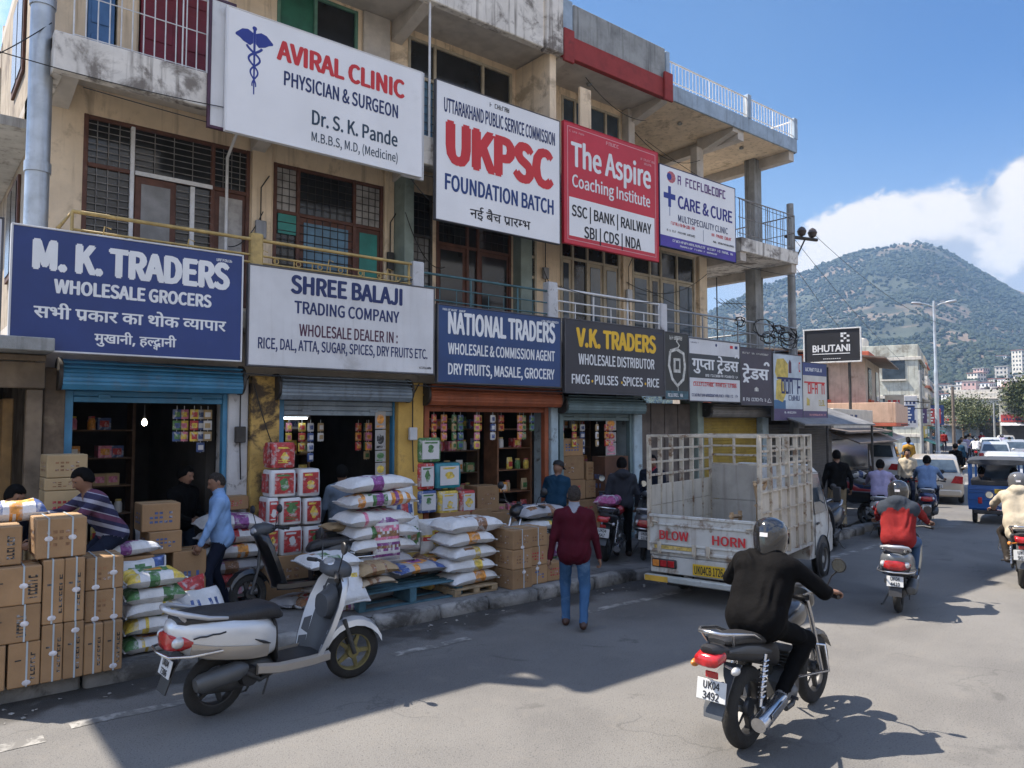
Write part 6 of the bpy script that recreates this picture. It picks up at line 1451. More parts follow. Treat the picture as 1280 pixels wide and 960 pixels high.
def wheel(par, x, z, r, w_, rim, spokes=6, name='wheel'):
    mb = MB(); prof = []
    for k in range(13):
        a = -1.25 + 2.5 * k / 12; prof.append((r - w_ * .55 + w_ * .55 * math.cos(a), math.sin(a) * w_ * .5))
    prof = [(r * .66, -w_ * .42)] + prof + [(r * .66, w_ * .42)]
    mb.lathe(prof, (0, 0, 0), 'y', 36); ty = mb.build('wheel', M_TYRE, par, 50); ty.location = (x, 0, z)
    mb = MB(); q = r * .70
    mb.lathe([(q, -w_ * .40), (q, w_ * .40), (q * .90, w_ * .36), (q * .86, w_ * .12), (q * .86, -w_ * .12), (q * .90, -w_ * .36), (q, -w_ * .40)], (0, 0, 0), 'y', 30)
    for k in range(spokes):
        a = 2 * math.pi * k / spokes; c, s = math.cos(a), math.sin(a); n = (-s, c)
        mb.add([(c * t + n[0] * h, y, s * t + n[1] * h) for t, wd in ((r * .12, .022), (q * .9, .013)) for y in (-.016, .016) for h in (-wd, wd)], [(0, 1, 5, 4), (2, 6, 7, 3), (0, 4, 6, 2), (1, 3, 7, 5)])
    mb.lathe([(.001, -.05), (r * .2, -.05), (r * .24, -.03), (r * .24, .03), (r * .2, .05), (.001, .05)], (0, 0, 0), 'y', 18); mb.build('rim', rim, ty, 40)
    return ty
def plate(par, c, w_, h, m, rows, rx=.0, rz=-90, frame=True):
    """number plate facing -X of its vehicle"""
    mb = MB(); mb.box(-w_ / 2, w_ / 2, -.004, .004, 0, h, 0, .003); p = mb.build('number_plate', m, par, 0); p.location = c; p.rotation_euler = (rx, 0, R(rz))
    n = len(rows)
    for i, t in enumerate(rows):
        z1 = h * (1 - (i + .16) / n); z0 = h * (1 - (i + .86) / n); f = min(1, .16 * len(t)); lettering(t, -w_ * .44 * f, w_ * .44 * f, z0, z1, -.006, M_TBLK, p, .03)
    return p
def mirror(par, a, b, c, r=.05):
    mb = MB(); mb.tube([a, b, c], .006, 6); mr = mb.build('mirror', M_BLKP, par, 60)
    mb = MB(); mb.at(c, 0); mb.lathe([(.001, .03), (r * .8, .022), (r * 1.05, .0), (r * .98, -.008)], (0, 0, r * .6), 'x', 18); mb.lathe([(.001, -.006), (r * .96, -.006)], (0, 0, r * .6), 'x', 18); mb.build('mirror_head', M_BLKP, mr, 50); mb = MB(); mb.at(c, 0); mb.lathe([(.001, -.0085), (r * .9, -.0085)], (0, 0, r * .6), 'x', 18); mb.build('mirror_glass', mat('mirror_glass', (.5, .52, .5), .08, .9, var=.1), mr, 0)
def ring_x(x, zc, hw, hh, n=18, p=3.): return [(x, y, z) for y, z in rrect(0, zc, hw, hh, n, p)]
def scooter(label, loc, rz, body, apron=None, lean=0., group=None, plate_rows=('UK04', '1925'), steer=0., rim=None, carrier=False, detail=True, bodymark=False):
    t = thing('scooter', label, 'scooter', loc, rz, group); t.rotation_euler = (lean, 0, rz); r = .245; ap = apron or body
    wheel(t, 0, r, r, .10, M_RIM, 5)
    F = bpy.data.objects.new('front_fork', None); COL.objects.link(F); F.parent = t; F.location = (1.10, 0, .9); F.rotation_euler = (0, 0, steer)      # steered group
    fo = (-1.10, 0, -.9)
    w2 = wheel(F, 1.25 - 1.10, r - .9, r, .095, rim or M_RIM, 5)
    def fp(mb, name, m, sm=40):
        o = mb.build(name, m, F, sm); o.location = fo; return o
    # rear body, two halves with a seam line
    secs = [(-.40, .745, .05, .03), (-.37, .725, .115, .085), (-.28, .69, .17, .145), (-.12, .655, .197, .18), (.05, .625, .205, .19), (.22, .59, .185, .19), (.36, .56, .15, .175), (.44, .54, .115, .14)]
    mb = MB(); mb.loft([ring_x(x, z, a, b, 24, 2.6) for x, z, a, b in secs]); mb.build('rear_body', body, t, 60)
    for sg in (-1, 1):
        mb = MB(); mb.loft([[(x, sg * y, z) for y, z in ((a * .985, zc - b * .38), (a * 1.03, zc - b * .2), (a * 1.03, zc - b * .55), (a * .9, zc - b * .78))] for x, zc, a, b in secs[2:7]], 0); mb.build('side_skirt', paint('champagne_panel', (.40, .36, .31)) if bodymark else body, t, 40)
        if bodymark:
            mb = MB(); mb.tube([(-.28 + .05 * k, sg * (.197 + .002 * math.sin(k)), .705 + .006 * (k % 2)) for k in range(6)], .007, 5); mb.tube([(.22, sg * .187, .60), (.30, sg * .172, .56), (.37, sg * .155, .53)], [.004, .012, .004], 5); mb.build('badge', M_BLKP, t, 40)
    mb = MB(); mb.loft([ring_x(x, z, a, b, 20, 2.8) for x, z, a, b in ((-.36, .81, .09, .02), (-.31, .815, .135, .04), (-.1, .80, .155, .055), (.08, .785, .155, .06), (.16, .775, .15, .065), (.36, .77, .135, .07), (.47, .74, .11, .06), (.51, .715, .08, .03))]); mb.build('seat', M_SEAT, t, 60)
    mb = MB(); mb.loft([ring_x(x, z, a, b, 16, 3) for x, z, a, b in ((.42, .62, .10, .12), (.46, .52, .105, .17), (.47, .40, .11, .08))]); mb.box(.40, .90, -.165, .165, .285, .325, 0, .02); mb.build('floorboard', M_BLKP, t, 40)
    mb = MB()
    for sg in (-1, 1): mb.loft([[(x, sg * y, z) for y, z in ((.155, z0), (.19, z0 + .02), (.19, z0 + .075), (.155, z0 + .09))] for x, z0 in ((.26, .30), (.45, .265), (.75, .255), (.92, .265))])
    mb.split('floor_side_panel', paint('champagne_panel', (.40, .36, .31)) if bodymark else body, t)
    # leg shield: inner dark face and painted outer face
    def shield(x, z, w_, off_): return [(x + off_ - .10 * (abs(y) / w_) ** 2, y, z) for y in (-w_, -w_ * .66, -w_ * .33, 0, w_ * .33, w_ * .66, w_)]
    prof = [(.84, .30, .16), (.88, .42, .20), (.94, .58, .225), (1.0, .74, .225), (1.05, .88, .19), (1.07, .95, .13)]
    for nm, m, o1, o2 in (('leg_shield', M_GRYP if apron is None else M_BLKP, .02, .045), ('front_apron', ap, .048, .10)):
        mb = MB(); rings = []
        for x, z, w_ in prof:
            a = shield(x, z, w_, o1 + (.03 if nm == 'leg_shield' else 0)); b = shield(x, z, w_ * 1.03, o2)[::-1]; rings.append(a + b)
        mb.loft(rings); mb.build(nm, m, t, 50)
    mb = MB(); mb.loft([ring_x(x, z, a, b, 14, 2.6) for x, z, a, b in ((.92, .70, .10, .10), (.985, .70, .115, .13), (1.02, .72, .11, .15))]); mb.lathe([(.001, -.004), (.018, -.004), (.018, .0)], (.93, -.02, .86), 'x', 12); mb.build('glove_box', M_GRYP, t, 50)
    # front fender, fork
    mb = MB(); rings = []
    for k in range(9):
        a = R(25 + 130 * k / 8); q = r + .035
        rings.append([(1.25 + q * math.cos(a) - (.0), y, r + q * math.sin(a) * 1.06 + dz) for y, dz in ((-.075, -.05), (-.06, .0), (0, .018), (.06, 0), (.075, -.05), (.05, -.012), (0, .006), (-.05, -.012))])
    mb.loft(rings); fp(mb, 'front_fender', ap)
    mb = MB(); mb.tube([(1.25, .07, r), (1.14, .06, .55), (1.08, 0, .90)], .02, 8); mb.tube([(1.25, -.07, r), (1.14, -.06, .55)], .02, 8); fp(mb, 'fork', M_ENG)
    # handlebar cowl with speedometer, lamp, bars, grips, levers, mirrors
    mb = MB(); mb.loft([[(x, y, z) for y, z in rrect(0, zc, a, b, 18, 2.6)] for x, zc, a, b in ((.92, 1.0, .05, .02), (.95, 1.01, .14, .05), (1.02, 1.01, .17, .075), (1.10, 1.0, .15, .08), (1.16, .985, .10, .06), (1.185, .98, .05, .03))]); fp(mb, 'handlebar_cowl', M_GRYP if apron is None else ap, 60)
    mb = MB(); mb.loft([[(x, y, 1.045 + .045 * (x - .95) / .12) for x, y in rrect(.985, 0, .045, .10, 16, 2.3)], [(x + .004, y, 1.065 + .045 * (x - .95) / .12) for x, y in rrect(.985, 0, .04, .09, 16, 2.3)]]); fp(mb, 'speedometer', M_CLR)
    mb = MB(); mb.ball((1.155, 0, .985), (.04, .085, .05), 0, 14, 8); fp(mb, 'headlight', M_CLR, 60)
    for sg in (-1, 1):
        mb = MB(); mb.tube([(1.0, sg * .12, 1.0), (.985, sg * .24, 1.02), (.95, sg * .30, 1.02)], .013, 8); mb.tube([(.965, sg * .27, 1.02), (.925, sg * .385, 1.005)], .019, 10); mb.tube([(1.0, sg * .25, 1.015), (.985, sg * .38, .99)], .006, 5); fp(mb, 'handlebar', M_BLKP, 50)
        o = bpy.data.objects.new('mirror_mount', None); bpy.data.objects.remove(o)
        mb = MB(); a, b, c = (1.0, sg * .22, 1.03), (1.01, sg * .26, 1.16), (1.0, sg * .31, 1.22); mb.tube([a, b, c], .006, 6); mb.lathe([(.001, .026), (.042, .02), (.055, .0), (.05, -.008), (.001, -.008)], (c[0], c[1], c[2] + .03), 'x', 18); fp(mb, 'mirror', M_BLKP, 50)
    # exhaust and engine on the right, stand, grab rail, lights, plate
    mb = MB(); mb.at((0, -.165, .365), 0, ry=R(-7)); mb.loft([ring_x(x, 0, a, a, 18, 2.2) for x, a in ((-.245, .01), (-.235, .05), (-.19, .07), (.09, .072), (.14, .055), (.18, .025))]); mb.build('exhaust', mat('matt_grey_steel', (.10, .105, .11), .5, .5, var=.2, dirt=.5, dcol=(.05, .045, .04)), t, 50)
    mb = MB(); mb.loft([ring_x(x, z, a, b, 14, 3) for x, z, a, b in ((-.12, .26, .07, .07), (.1, .28, .10, .11), (.34, .30, .10, .10), (.46, .30, .06, .05))]); mb.tube([(.14, -.16, .36), (.30, -.14, .25), (.45, -.06, .25)], .02, 8); mb.build('engine', M_ENG, t, 50)
    mb = MB(); mb.lathe([(.001, -.09), (.07, -.09), (.085, -.05), (.085, .0)], (.22, -.06, .29), 'y', 16); mb.build('fan_cover', M_BLKP, t, 50)
    mb = MB(); mb.tube([(.42, .1, .26), (.38, .22, .02), (.34, .24, .012)], .011, 6); mb.tube([(.40, -.1, .24), (.36, -.1, .10)], .008, 6); mb.build('side_stand', M_ENG, t, 50)
    mb = MB(); mb.tube([(.0, -.15, .80), (-.16, -.165, .83), (-.33, -.15, .88), (-.41, -.08, .90), (-.425, 0, .90), (-.41, .08, .90), (-.33, .15, .88), (-.16, .165, .83), (.0, .15, .80)], [.012, .018, .022, .022, .022, .022, .022, .018, .012], 8); mb.tube([(-.36, -.13, .875), (-.30, -.11, .81)], .016, 6); mb.tube([(-.36, .13, .875), (-.30, .11, .81)], .016, 6); mb.build('grab_rail', paint('silver_rail', (.42, .43, .45)) if body is not M_BLKP else M_BLKP, t, 60)
    mb = MB(); mb.loft([[(x, y, z) for y, z in rrect(0, zc, a, b, 18, 2.6)] for x, zc, a, b in ((-.425, .64, .07, .03), (-.41, .66, .125, .06), (-.33, .665, .165, .075), (-.27, .66, .178, .05))]); mb.build('tail_light', M_TAIL, t, 50)
    for sg in (-1, 1):
        mb = MB(); mb.ball((-.365, sg * .135, .675), (.05, .035, .042), 0, 10, 8); mb.build('indicator', M_CLR, t, 60)
    if detail:
        mb = MB(); mb.tube([(-.06, -.222, .58), (-.30, -.21, .58), (-.435, -.15, .585), (-.46, 0, .585), (-.435, .15, .585), (-.30, .21, .58), (-.06, .222, .58)], .010, 6); mb.build('crash_guard', M_CHR, t, 60)
    mb = MB(); mb.loft([[(x, y, z) for y in (-.075, .075)] + [(x + .012, y, z) for y in (.075, -.075)] for x, z in ((-.30, .56), (-.36, .46), (-.40, .34), (-.42, .28))]); mb.build('mud_flap', M_BLKP, t, 30)
    plate(t, (-.405, 0, .40), .19, .13, M_PLW, plate_rows, rx=R(-12))
    return t
P_SILV = paint('silver_paint', (.60, .62, .64)); P_BLKM = paint('black_gloss_paint', (.012, .012, .014)); P_GREY = paint('grey_metal_paint', (.13, .14, .15)); P_WHT = paint('white_scooter_paint', (.55, .57, .6)); P_REDM = paint('red_motor_paint', (.30, .015, .02)); P_DBLU = paint('dark_blue_paint', (.02, .04, .12))
a, b = G(255, 897), G(447, 864)
hd = math.atan2(b.y - a.y, b.x - a.x)
_s = scooter('silver scooter with black seat parked on its stand at the kerb before the sacks', (a.x + .08, a.y + .02, 0), R(7), P_SILV, lean=R(5), steer=R(-14), rim=M_RIMG, plate_rows=('UK04', '7306'), bodymark=True); _s.scale = (1.08,) * 3
scooter('dark scooter in the shade between the silver scooter and the sacks', (4.62, 9.0, PZ), R(170), P_BLKM, lean=R(6), steer=R(20), plate_rows=('UK04', '551'))
q = G(808, 713); scooter('grey blue scooter parked nose-in just left of the pickup', (9.93, 8.62, PZ), R(38), P_GREY, lean=R(5), plate_rows=('UK06', '2218'))
q = G(1062, 690); scooter('black scooter parked facing the camera just beyond the pickup', (14.75, 7.75, 0), R(196), P_BLKM, lean=R(5), plate_rows=('UK04', '88'), steer=R(12))

def motorbike(label, loc, rz, tank, rows=('UK04', '3492'), lean=0., group=None, seatcol=None, steer=0.):
    t = thing('motorbike', label, 'motorbike', loc, rz, group); t.rotation_euler = (lean, 0, rz); r = .305; WB = 1.27
    wheel(t, 0, r, r, .115, M_RIM, 5); wheel(t, WB, r, r * .98, .09, M_RIM, 5)
    P = lambda mb, n, m, s=45: mb.build(n, m, t, s)
    mb = MB(); mb.tube([(1.0, 0, .92), (.86, 0, .74), (.55, 0, .70), (.2, 0, .70), (-.25, 0, .76)], .02, 8); mb.tube([(1.0, 0, .88), (.86, 0, .45), (.78, 0, .30), (.50, 0, .28), (.44, 0, .40), (.45, 0, .68)], .018, 8); mb.tube([(.45, .11, .36), (0, .12, r)], .02, 8); mb.tube([(.45, -.11, .36), (0, -.12, r)], .02, 8); P(mb, 'frame', M_ENG)
    mb = MB(); mb.loft([ring_x(x, z, a, b, 18, 2.5) for x, z, a, b in ((.40, .77, .07, .06), (.48, .80, .12, .09), (.62, .85, .145, .12), (.80, .87, .15, .12), (.93, .87, .11, .09), (.99, .86, .06, .05))]); P(mb, 'fuel_tank', tank, 60)
    mb = MB(); mb.loft([ring_x(x, z, a, b, 16, 3) for x, z, a, b in ((-.42, .875, .07, .02), (-.36, .875, .105, .035), (-.1, .845, .12, .045), (.1, .81, .13, .045), (.32, .795, .12, .05), (.44, .82, .08, .04))]); P(mb, 'seat', M_SEAT, 60)
    mb = MB(); mb.loft([ring_x(x, z, a, b, 16, 2.8) for x, z, a, b in ((-.56, .845, .045, .02), (-.50, .82, .085, .05), (-.3, .79, .115, .065), (-.05, .74, .125, .085), (.2, .68, .12, .10), (.4, .62, .10, .10))]); P(mb, 'tail_cowl', M_BLKP, 50)
    for sg in (-1, 1):
        mb = MB(); mb.loft([[(x, sg * a, z + b), (x, sg * (a + .012), z), (x, sg * a, z - b)] for x, z, a, b in ((-.42, .82, .102, .01), (-.2, .795, .126, .028), (.0, .75, .132, .03), (.2, .70, .126, .012))], 0); P(mb, 'side_stripe', M_GRYP, 50)
        # coil-over shock
        mb = MB(); mb.tube([(-.02, sg * .135, .34), (.10, sg * .125, .70)], .016, 8); A = Vector((-.005, sg * .134, .39)); Bq = Vector((.09, sg * .126, .67)); mb.tube([A.lerp(Bq, k / 60) + Vector((.028 * math.cos(k * .84), .028 * math.sin(k * .84), 0)) for k in range(61)], .007, 5); P(mb, 'shock_absorber', M_CHR, 60)
        mb = MB(); mb.tube([(WB, sg * .075, r), (1.06, sg * .085, .80), (1.0, sg * .08, .95)], [.024, .022, .018], 8); P(mb, 'fork_leg', M_CHR, 60)
        mb = MB(); mb.tube([(1.0, sg * .05, .99), (.97, sg * .2, 1.04), (.88, sg * .30, 1.055)], .012, 8); P(mb, 'handlebar', M_CHR, 60)
        mb = MB(); mb.tube([(.89, sg * .285, 1.055), (.85, sg * .40, 1.045)], .018, 10); mb.tube([(.93, sg * .27, 1.05), (.91, sg * .40, 1.035)], .006, 5); P(mb, 'grip', M_BLKP, 60)
        mirror(t, (.92, sg * .26, 1.06), (.95, sg * .31, 1.19), (.93, sg * .38, 1.255), .058)
        mb = MB(); mb.ball((-.44, sg * .16, .70), (.055, .028, .03), 0, 10, 8); mb.tube([(-.40, sg * .06, .71), (-.42, sg * .13, .70)], .010, 6); P(mb, 'indicator', M_AMB if sg > 0 else M_CLR, 60)
        mb = MB(); mb.tube([(.36, sg * .13, .34), (.36, sg * .26, .33)], .014, 8); P(mb, 'foot_peg', M_BLKP, 60)
    mb = MB(); mb.at((0, -.19, .30), R(4), ry=R(-9)); mb.loft([ring_x(x, 0, a, a, 20, 2.) for x, a in ((-.20, .02), (-.20, .055), (-.17, .064), (.24, .060), (.32, .035), (.36, .022))]); P(mb, 'exhaust', M_CHR, 50)
    mb = MB(); mb.tube([(.34, -.17, .24), (.55, -.13, .21), (.75, -.08, .28), (.80, -.05, .45)], .02, 8); P(mb, 'exhaust_pipe', M_ENG, 60)
    mb = MB(); mb.at((0, -.258, .32), R(4), ry=R(-9)); mb.box(-.10, .20, -.004, .003, -.02, .035, 0, .002); P(mb, 'heat_shield', M_CHR, 0)
    mb = MB(); mb.loft([ring_x(x, z, a, b, 14, 3.5) for x, z, a, b in ((.40, .34, .09, .07), (.46, .36, .13, .12), (.68, .36, .13, .12), (.76, .36, .08, .07))])
    for k in range(6): mb.box(.56, .76, -.10, .10, .46 + k * .028, .474 + k * .028, 0, .004)
    P(mb, 'engine', M_ENG, 40)
    mb = MB(); mb.lathe([(.001, -.155), (.075, -.15), (.09, -.13), (.09, -.10)], (.50, 0, .34), 'y', 18); P(mb, 'clutch_cover', M_ALU, 50)
    mb = MB(); rings = []
    for k in range(9):
        a = R(30 + 120 * k / 8); q = r + .03; rings.append([(WB + q * math.cos(a), y, r + q * math.sin(a) + dz) for y, dz in ((-.06, -.035), (-.045, .0), (0, .014), (.045, 0), (.06, -.035), (0, -.004))])
    mb.loft(rings); P(mb, 'front_mudguard', P_BLKM)
    mb = MB(); rings = []
    for x, z, w_ in ((-.16, .66, .07), (-.30, .60, .075), (-.40, .50, .08), (-.46, .40, .08), (-.48, .34, .07)): rings.append([(x, y, z) for y in (-w_, 0, w_)] + [(x - .014, y, z + .006) for y in (w_, 0, -w_)])
    mb.loft(rings); P(mb, 'rear_mudguard', M_GRYP)
    mb = MB(); mb.loft([[(x, y, z) for y, z in rrect(0, zc, a, b, 16, 3)] for x, zc, a, b in ((-.585, .765, .06, .03), (-.57, .77, .095, .045), (-.47, .79, .105, .05), (-.44, .79, .09, .04))]); P(mb, 'tail_light', M_TAIL, 50)
    mb = MB(); mb.box(-.50, -.485, -.05, .05, .63, .68, 0, .006); P(mb, 'reflector', M_TAIL, 0)
    mb = MB(); mb.tube([(.02, -.125, .83), (-.15, -.15, .90), (-.40, -.14, .945), (-.50, -.09, .955), (-.50, .09, .955), (-.40, .14, .945), (-.15, .15, .90), (.02, .125, .83)], .014, 8); mb.tube([(-.42, -.135, .945), (-.36, -.10, .85)], .012, 6); mb.tube([(-.42, .135, .945), (-.36, .10, .85)], .012, 6); P(mb, 'grab_rail', M_CHR, 60)
    mb = MB(); mb.loft([ring_x(x, z, a, b, 16, 2.4) for x, z, a, b in ((1.0, .98, .10, .07), (1.06, .95, .11, .10), (1.14, .93, .09, .08), (1.17, .92, .05, .04))]); P(mb, 'headlight_cowl', P_BLKM, 60)
    mb = MB(); mb.lathe([(.001, .02), (.04, .02), (.045, 0)], (.99, 0, 1.06), 'z', 14); P(mb, 'speedometer', M_BLKP, 50)
    for sg in (-1,):
        mb = MB(); mb.tube([(.86, sg * .05, .62), (.93, sg * .25, .62), (.93, sg * .28, .42), (.84, sg * .06, .34)], .012, 8); P(mb, 'crash_guard', M_CHR, 60)
    mb = MB(); mb.tube([(.86, .05, .62), (.93, .25, .62), (.93, .28, .42), (.84, .06, .34)], .012, 8); P(mb, 'crash_guard', M_CHR, 60)
    mb = MB(); mb.box(.0, .45, .10, .135, .26, .40, 0, .02); P(mb, 'chain_case', M_BLKP, 40)
    plate(t, (-.515, 0, .475), .23, .145, M_PLW, rows, rx=R(-10))
    return t
def rider(label, bike_loc, rz, top, bottom, seat=(.18, 0, .94), lean=.16, grip=(.88, .33, 1.06), peg=(.30, .17, .40), **k):
    nk = (seat[0] + lean + .05, 0, seat[2] + .47)
    k.setdefault('hands', ((grip[0] - .06, grip[1], grip[2] + .03), (grip[0] - .06, -grip[1], grip[2] + .03)))
    k.setdefault('feet', ((peg[0], peg[1], peg[2]), (peg[0], -peg[1], peg[2])))
    return person(label, bike_loc, rz, top, bottom, pelvis=seat, neck=nk, knee=((1, .28, .6), (1, -.28, .6)), elb=k.pop('elb', ((-.3, .8, -.45), (-.3, -.8, -.45))), curl=1.0, handdir=((.85, .5, -.1), (.85, -.5, -.1)), **k)
bl = (5.10, 3.43, 0); br = R(7)
motorbike('black motorbike with a rider in black, nearest the camera', bl, br, paint('black_tank_paint', (.02, .02, .022)))
M_HELM = mat('black_helmet_shell', (.012, .012, .013), .12, var=.05, coat=.9)
rider('rider in black jacket and black helmet on the nearest motorbike', bl, br, C_BLK, C_BLKT, seat=(.20, 0, .92), lean=.20, h=1.80, helmet=M_HELM, bulk=1.24, vox=.011, hem=.85, collar=C_WHCOL, head=(.08, .08), shoe=mat('grey_trainer', (.12, .12, .12), .7, var=.4, scale=14))
rl = (10.25, 4.55, 0); rr_ = R(19)
scooter('grey scooter ridden by a man in red jacket out in the road', rl, rr_, P_GREY, plate_rows=('UK04', '4410'))
rider('rider in a red and slate jacket with black helmet on the grey scooter', rl, rr_, C_REDJ, mat('blue_jeans', (.03, .075, .17), .85, var=.2, scale=4), seat=(.16, 0, .93), lean=.13, grip=(.94, .33, 1.04), peg=(.60, .14, .42), h=1.74, helmet=M_HELM, yoke=C_SLATE, bulk=1.08, vox=.013, hood=True)
cl = (13.25, 4.05, 0); cr_ = R(19)
motorbike('red motorbike ridden by a man in cream jacket at the right edge', cl, cr_, P_REDM, rows=('UK04', '9027'))
rider('rider in a cream hooded jacket and grey helmet at the right edge of the road', cl, cr_, C_CREAMJ, cloth('dark_brown_trousers', (.03, .025, .022)), h=1.76, helmet=mat('grey_helmet_shell', (.10, .10, .105), .2, var=.1, coat=.7), bulk=1.15, vox=.014, hood=True, hem=.70)
sl = (17.1, 8.1, 0)
scooter('pale blue scooter with a rider in lilac shirt waiting by the pavement', (16.7, 7.75, 0), R(22), P_WHT, plate_rows=('UK04', '612'))
rider('rider in lilac shirt without helmet on the pale blue scooter', (16.7, 7.75, 0), R(22), C_LILAC, C_BLKT, seat=(.16, 0, .93), grip=(.94, .33, 1.04), peg=(.60, .14, .42), vox=.018)
scooter('dark scooter with a rider in dusty blue shirt near the beige car', (19.6, 7.95, 0), R(20), P_DBLU, plate_rows=('UK04', '77'), detail=False)
rider('rider in dusty blue shirt with bare head near the beige car', (19.6, 7.95, 0), R(20), C_BLUS2, C_NAVYT, seat=(.16, 0, .93), grip=(.94, .33, 1.04), peg=(.60, .14, .42), h=1.76, vox=.018)
# parked two-wheelers by the teal shop
motorbike('dark red motorbike parked on the pavement before the teal shop', (9.35, 8.95, PZ), R(32), P_REDM, rows=('UK04', '6A7'), lean=R(6))
motorbike('black motorbike parked behind the kerb cartons with its lamp towards the road', (8.55, 9.75, PZ), R(205), P_BLKM, rows=('UK04', '31'), lean=R(-6))
o = sack('bundle of printed cloth and bags on the seat of the parked red motorbike', (9.62, 9.12, PZ + .90), R(30), .6, .4, .2, base=pr('magenta_cloth', (.30, .06, .18)), prints=(P_PUR, M_SACKW), seed=401, style='full')
# ------------------------------------------------------------------ caged pickup
M_TRK = mat('worn_white_truck_paint', (.55, .55, .52), .55, .1, var=.08, scale=3, dirt=.9, dcol=(.20, .13, .08), dscale=3.2, dthr=.51, streak=.55)
M_TRKR = mat('rusty_cage_paint', (.47, .42, .34), .7, .1, var=.2, scale=6, dirt=.95, dcol=(.16, .085, .045), dscale=5, dthr=.52)
M_BOARDG = mat('grey_lining_board', (.40, .37, .32), .8, var=.12, scale=3, dirt=.6, dcol=(.15, .12, .09), dscale=2.5, streak=.4); M_BOARDW = mat('dirty_white_lining', (.50, .46, .39), .8, var=.1, scale=3, dirt=.6, dcol=(.2, .15, .1), dscale=2.5, streak=.4)
def pickup():
    t = thing('pickup_truck', 'battered white caged pickup parked at the kerb with its tailgate to the camera', 'truck', (8.62, 6.42, 0), R(13)); W = .80
    P = lambda mb, n, m, s=40, par=None: mb.build(n, m, par or t, s)
    for x in (.78, 2.95):
        for sg in (-1, 1): w_ = wheel(t, x, .28, .28, .17, mat('white_steel_rim', (.3, .3, .29), .6, .2, dirt=.6, dcol=(.08, .06, .05)), 0); w_.location.y = sg * (.64 if x < 1 else .715)
    mb = MB(); mb.box(0, 2.25, -W, W, .60, .66, 0, .01); P(mb, 'load_floor', M_TRK)
    mb = MB(); mb.box(.05, 3.5, -.38, -.30, .40, .58, 0, .01); mb.box(.05, 3.5, .30, .38, .40, .58, 0, .01); [P(q, 'chassis_rail', M_IRON) for q in ()]; mb.split('chassis_rail', M_IRON, t)
    mb = MB(); mb.lathe([(.001, -.5), (.05, -.5), (.05, -.1), (.12, -.06), (.12, .06), (.05, .1), (.05, .5), (.001, .5)], (.78, 0, .28), 'y', 14); P(mb, 'rear_axle', M_IRON)
    # tailgate with pressed ribs, hinges and painted words
    mb = MB(); mb.box(-.035, 0, -W + .02, W - .02, .66, 1.18, 0, .008)
    for z0, z1 in ((.66, .70), (.76, .79), (1.03, 1.06), (1.14, 1.18)): mb.box(-.055, -.036, -W + .02, W - .02, z0, z1, 0, .006)
    tg = P(mb, 'tailgate', M_TRK)
    for y in (-.66, -.1, .1, .62): mb = MB(); mb.box(-.075, -.056, y - .03, y + .03, .64, .80, 0, .005); P(mb, 'hinge', M_TRKR, 40, tg)
    for y in (-.74, .74): mb = MB(); mb.box(-.08, -.03, y - .02, y + .02, 1.0, 1.14, 0, .005); mb.tube([(-.07, y, 1.09), (-.07, y * .86, 1.07)], .014, 6); P(mb, 'latch', M_TRKR, 40, tg)
    def word(s_, y0, y1, z0, z1, m):
        o = lettering(s_, -y0, -y1, z0, z1, -.060, m, tg, .035); o.rotation_euler = (0, 0, R(-90)); return o
    word('BLOW', .62, .18, .84, .96, M_TRED); word('HORN', -.16, -.62, .83, .95, M_TRED)
    mb = MB(); mb.add([(-.0575, .70, .705), (-.0575, .10, .705), (-.0575, .10, .755), (-.0575, .70, .755)], [(0, 1, 2, 3)]); P(mb, 'yellow_stripe', mat('worn_yellow_stripe', (.5, .36, .10), .7, var=.4, scale=20, dirt=.8, dcol=(.5, .48, .44), dscale=8), 0, tg)
    # rear panel, lamps, bumper, plate
    mb = MB(); mb.box(-.02, .04, -W + .02, W - .02, .36, .598, 0, .012); P(mb, 'rear_panel', M_TRK)
    for y, sg in ((.56, 1), (-.56, -1)):
        mb = MB(); mb.box(-.05, -.021, y - .19, y + .19, .44, .56, 0, .02); tl = P(mb, 'tail_light', M_BLKP)
        for k, m in enumerate((M_AMB, M_TAIL, M_TAIL)):
            yy = y + sg * (.12 - k * .115); mb = MB(); mb.box(-.062, -.051, yy - .05, yy + .05, .455, .545, 0, .008); P(mb, 'lens', m, 0, tl)
    plate(t, (-.045, -.10, .39), .46, .15, M_PLY, ('UK04CB 1726',), rx=0)
    mb = MB(); mb.box(-.16, -.06, -W - .02, W + .02, .26, .345, 0, .015); bu = P(mb, 'bumper', mat('worn_pale_bumper', (.42, .44, .42), .6, .2, var=.15, dirt=.7, dcol=(.12, .09, .05), dscale=4))
    mb = MB(); mb.box(-.1645, -.1605, .45, .80, .265, .34, 0); P(mb, 'painted_end', mat('orange_yellow_paint', (.5, .3, .04), .6, var=.3, dirt=.5), 0, bu)
    for y in (-.64, .64): mb = MB(); mb.box(.42, .44, y - .11, y + .11, .10, .42, 0, .004); P(mb, 'mud_flap', M_BLKP)
    # cage
    zt_ = 2.30
    for (x, y) in ((0, W), (0, -W), (2.2, W), (2.2, -W)): mb = MB(); mb.box(x - .028, x + .028, y - .028, y + .028, .66, zt_, 0, .006); P(mb, 'corner_post', M_TRKR)
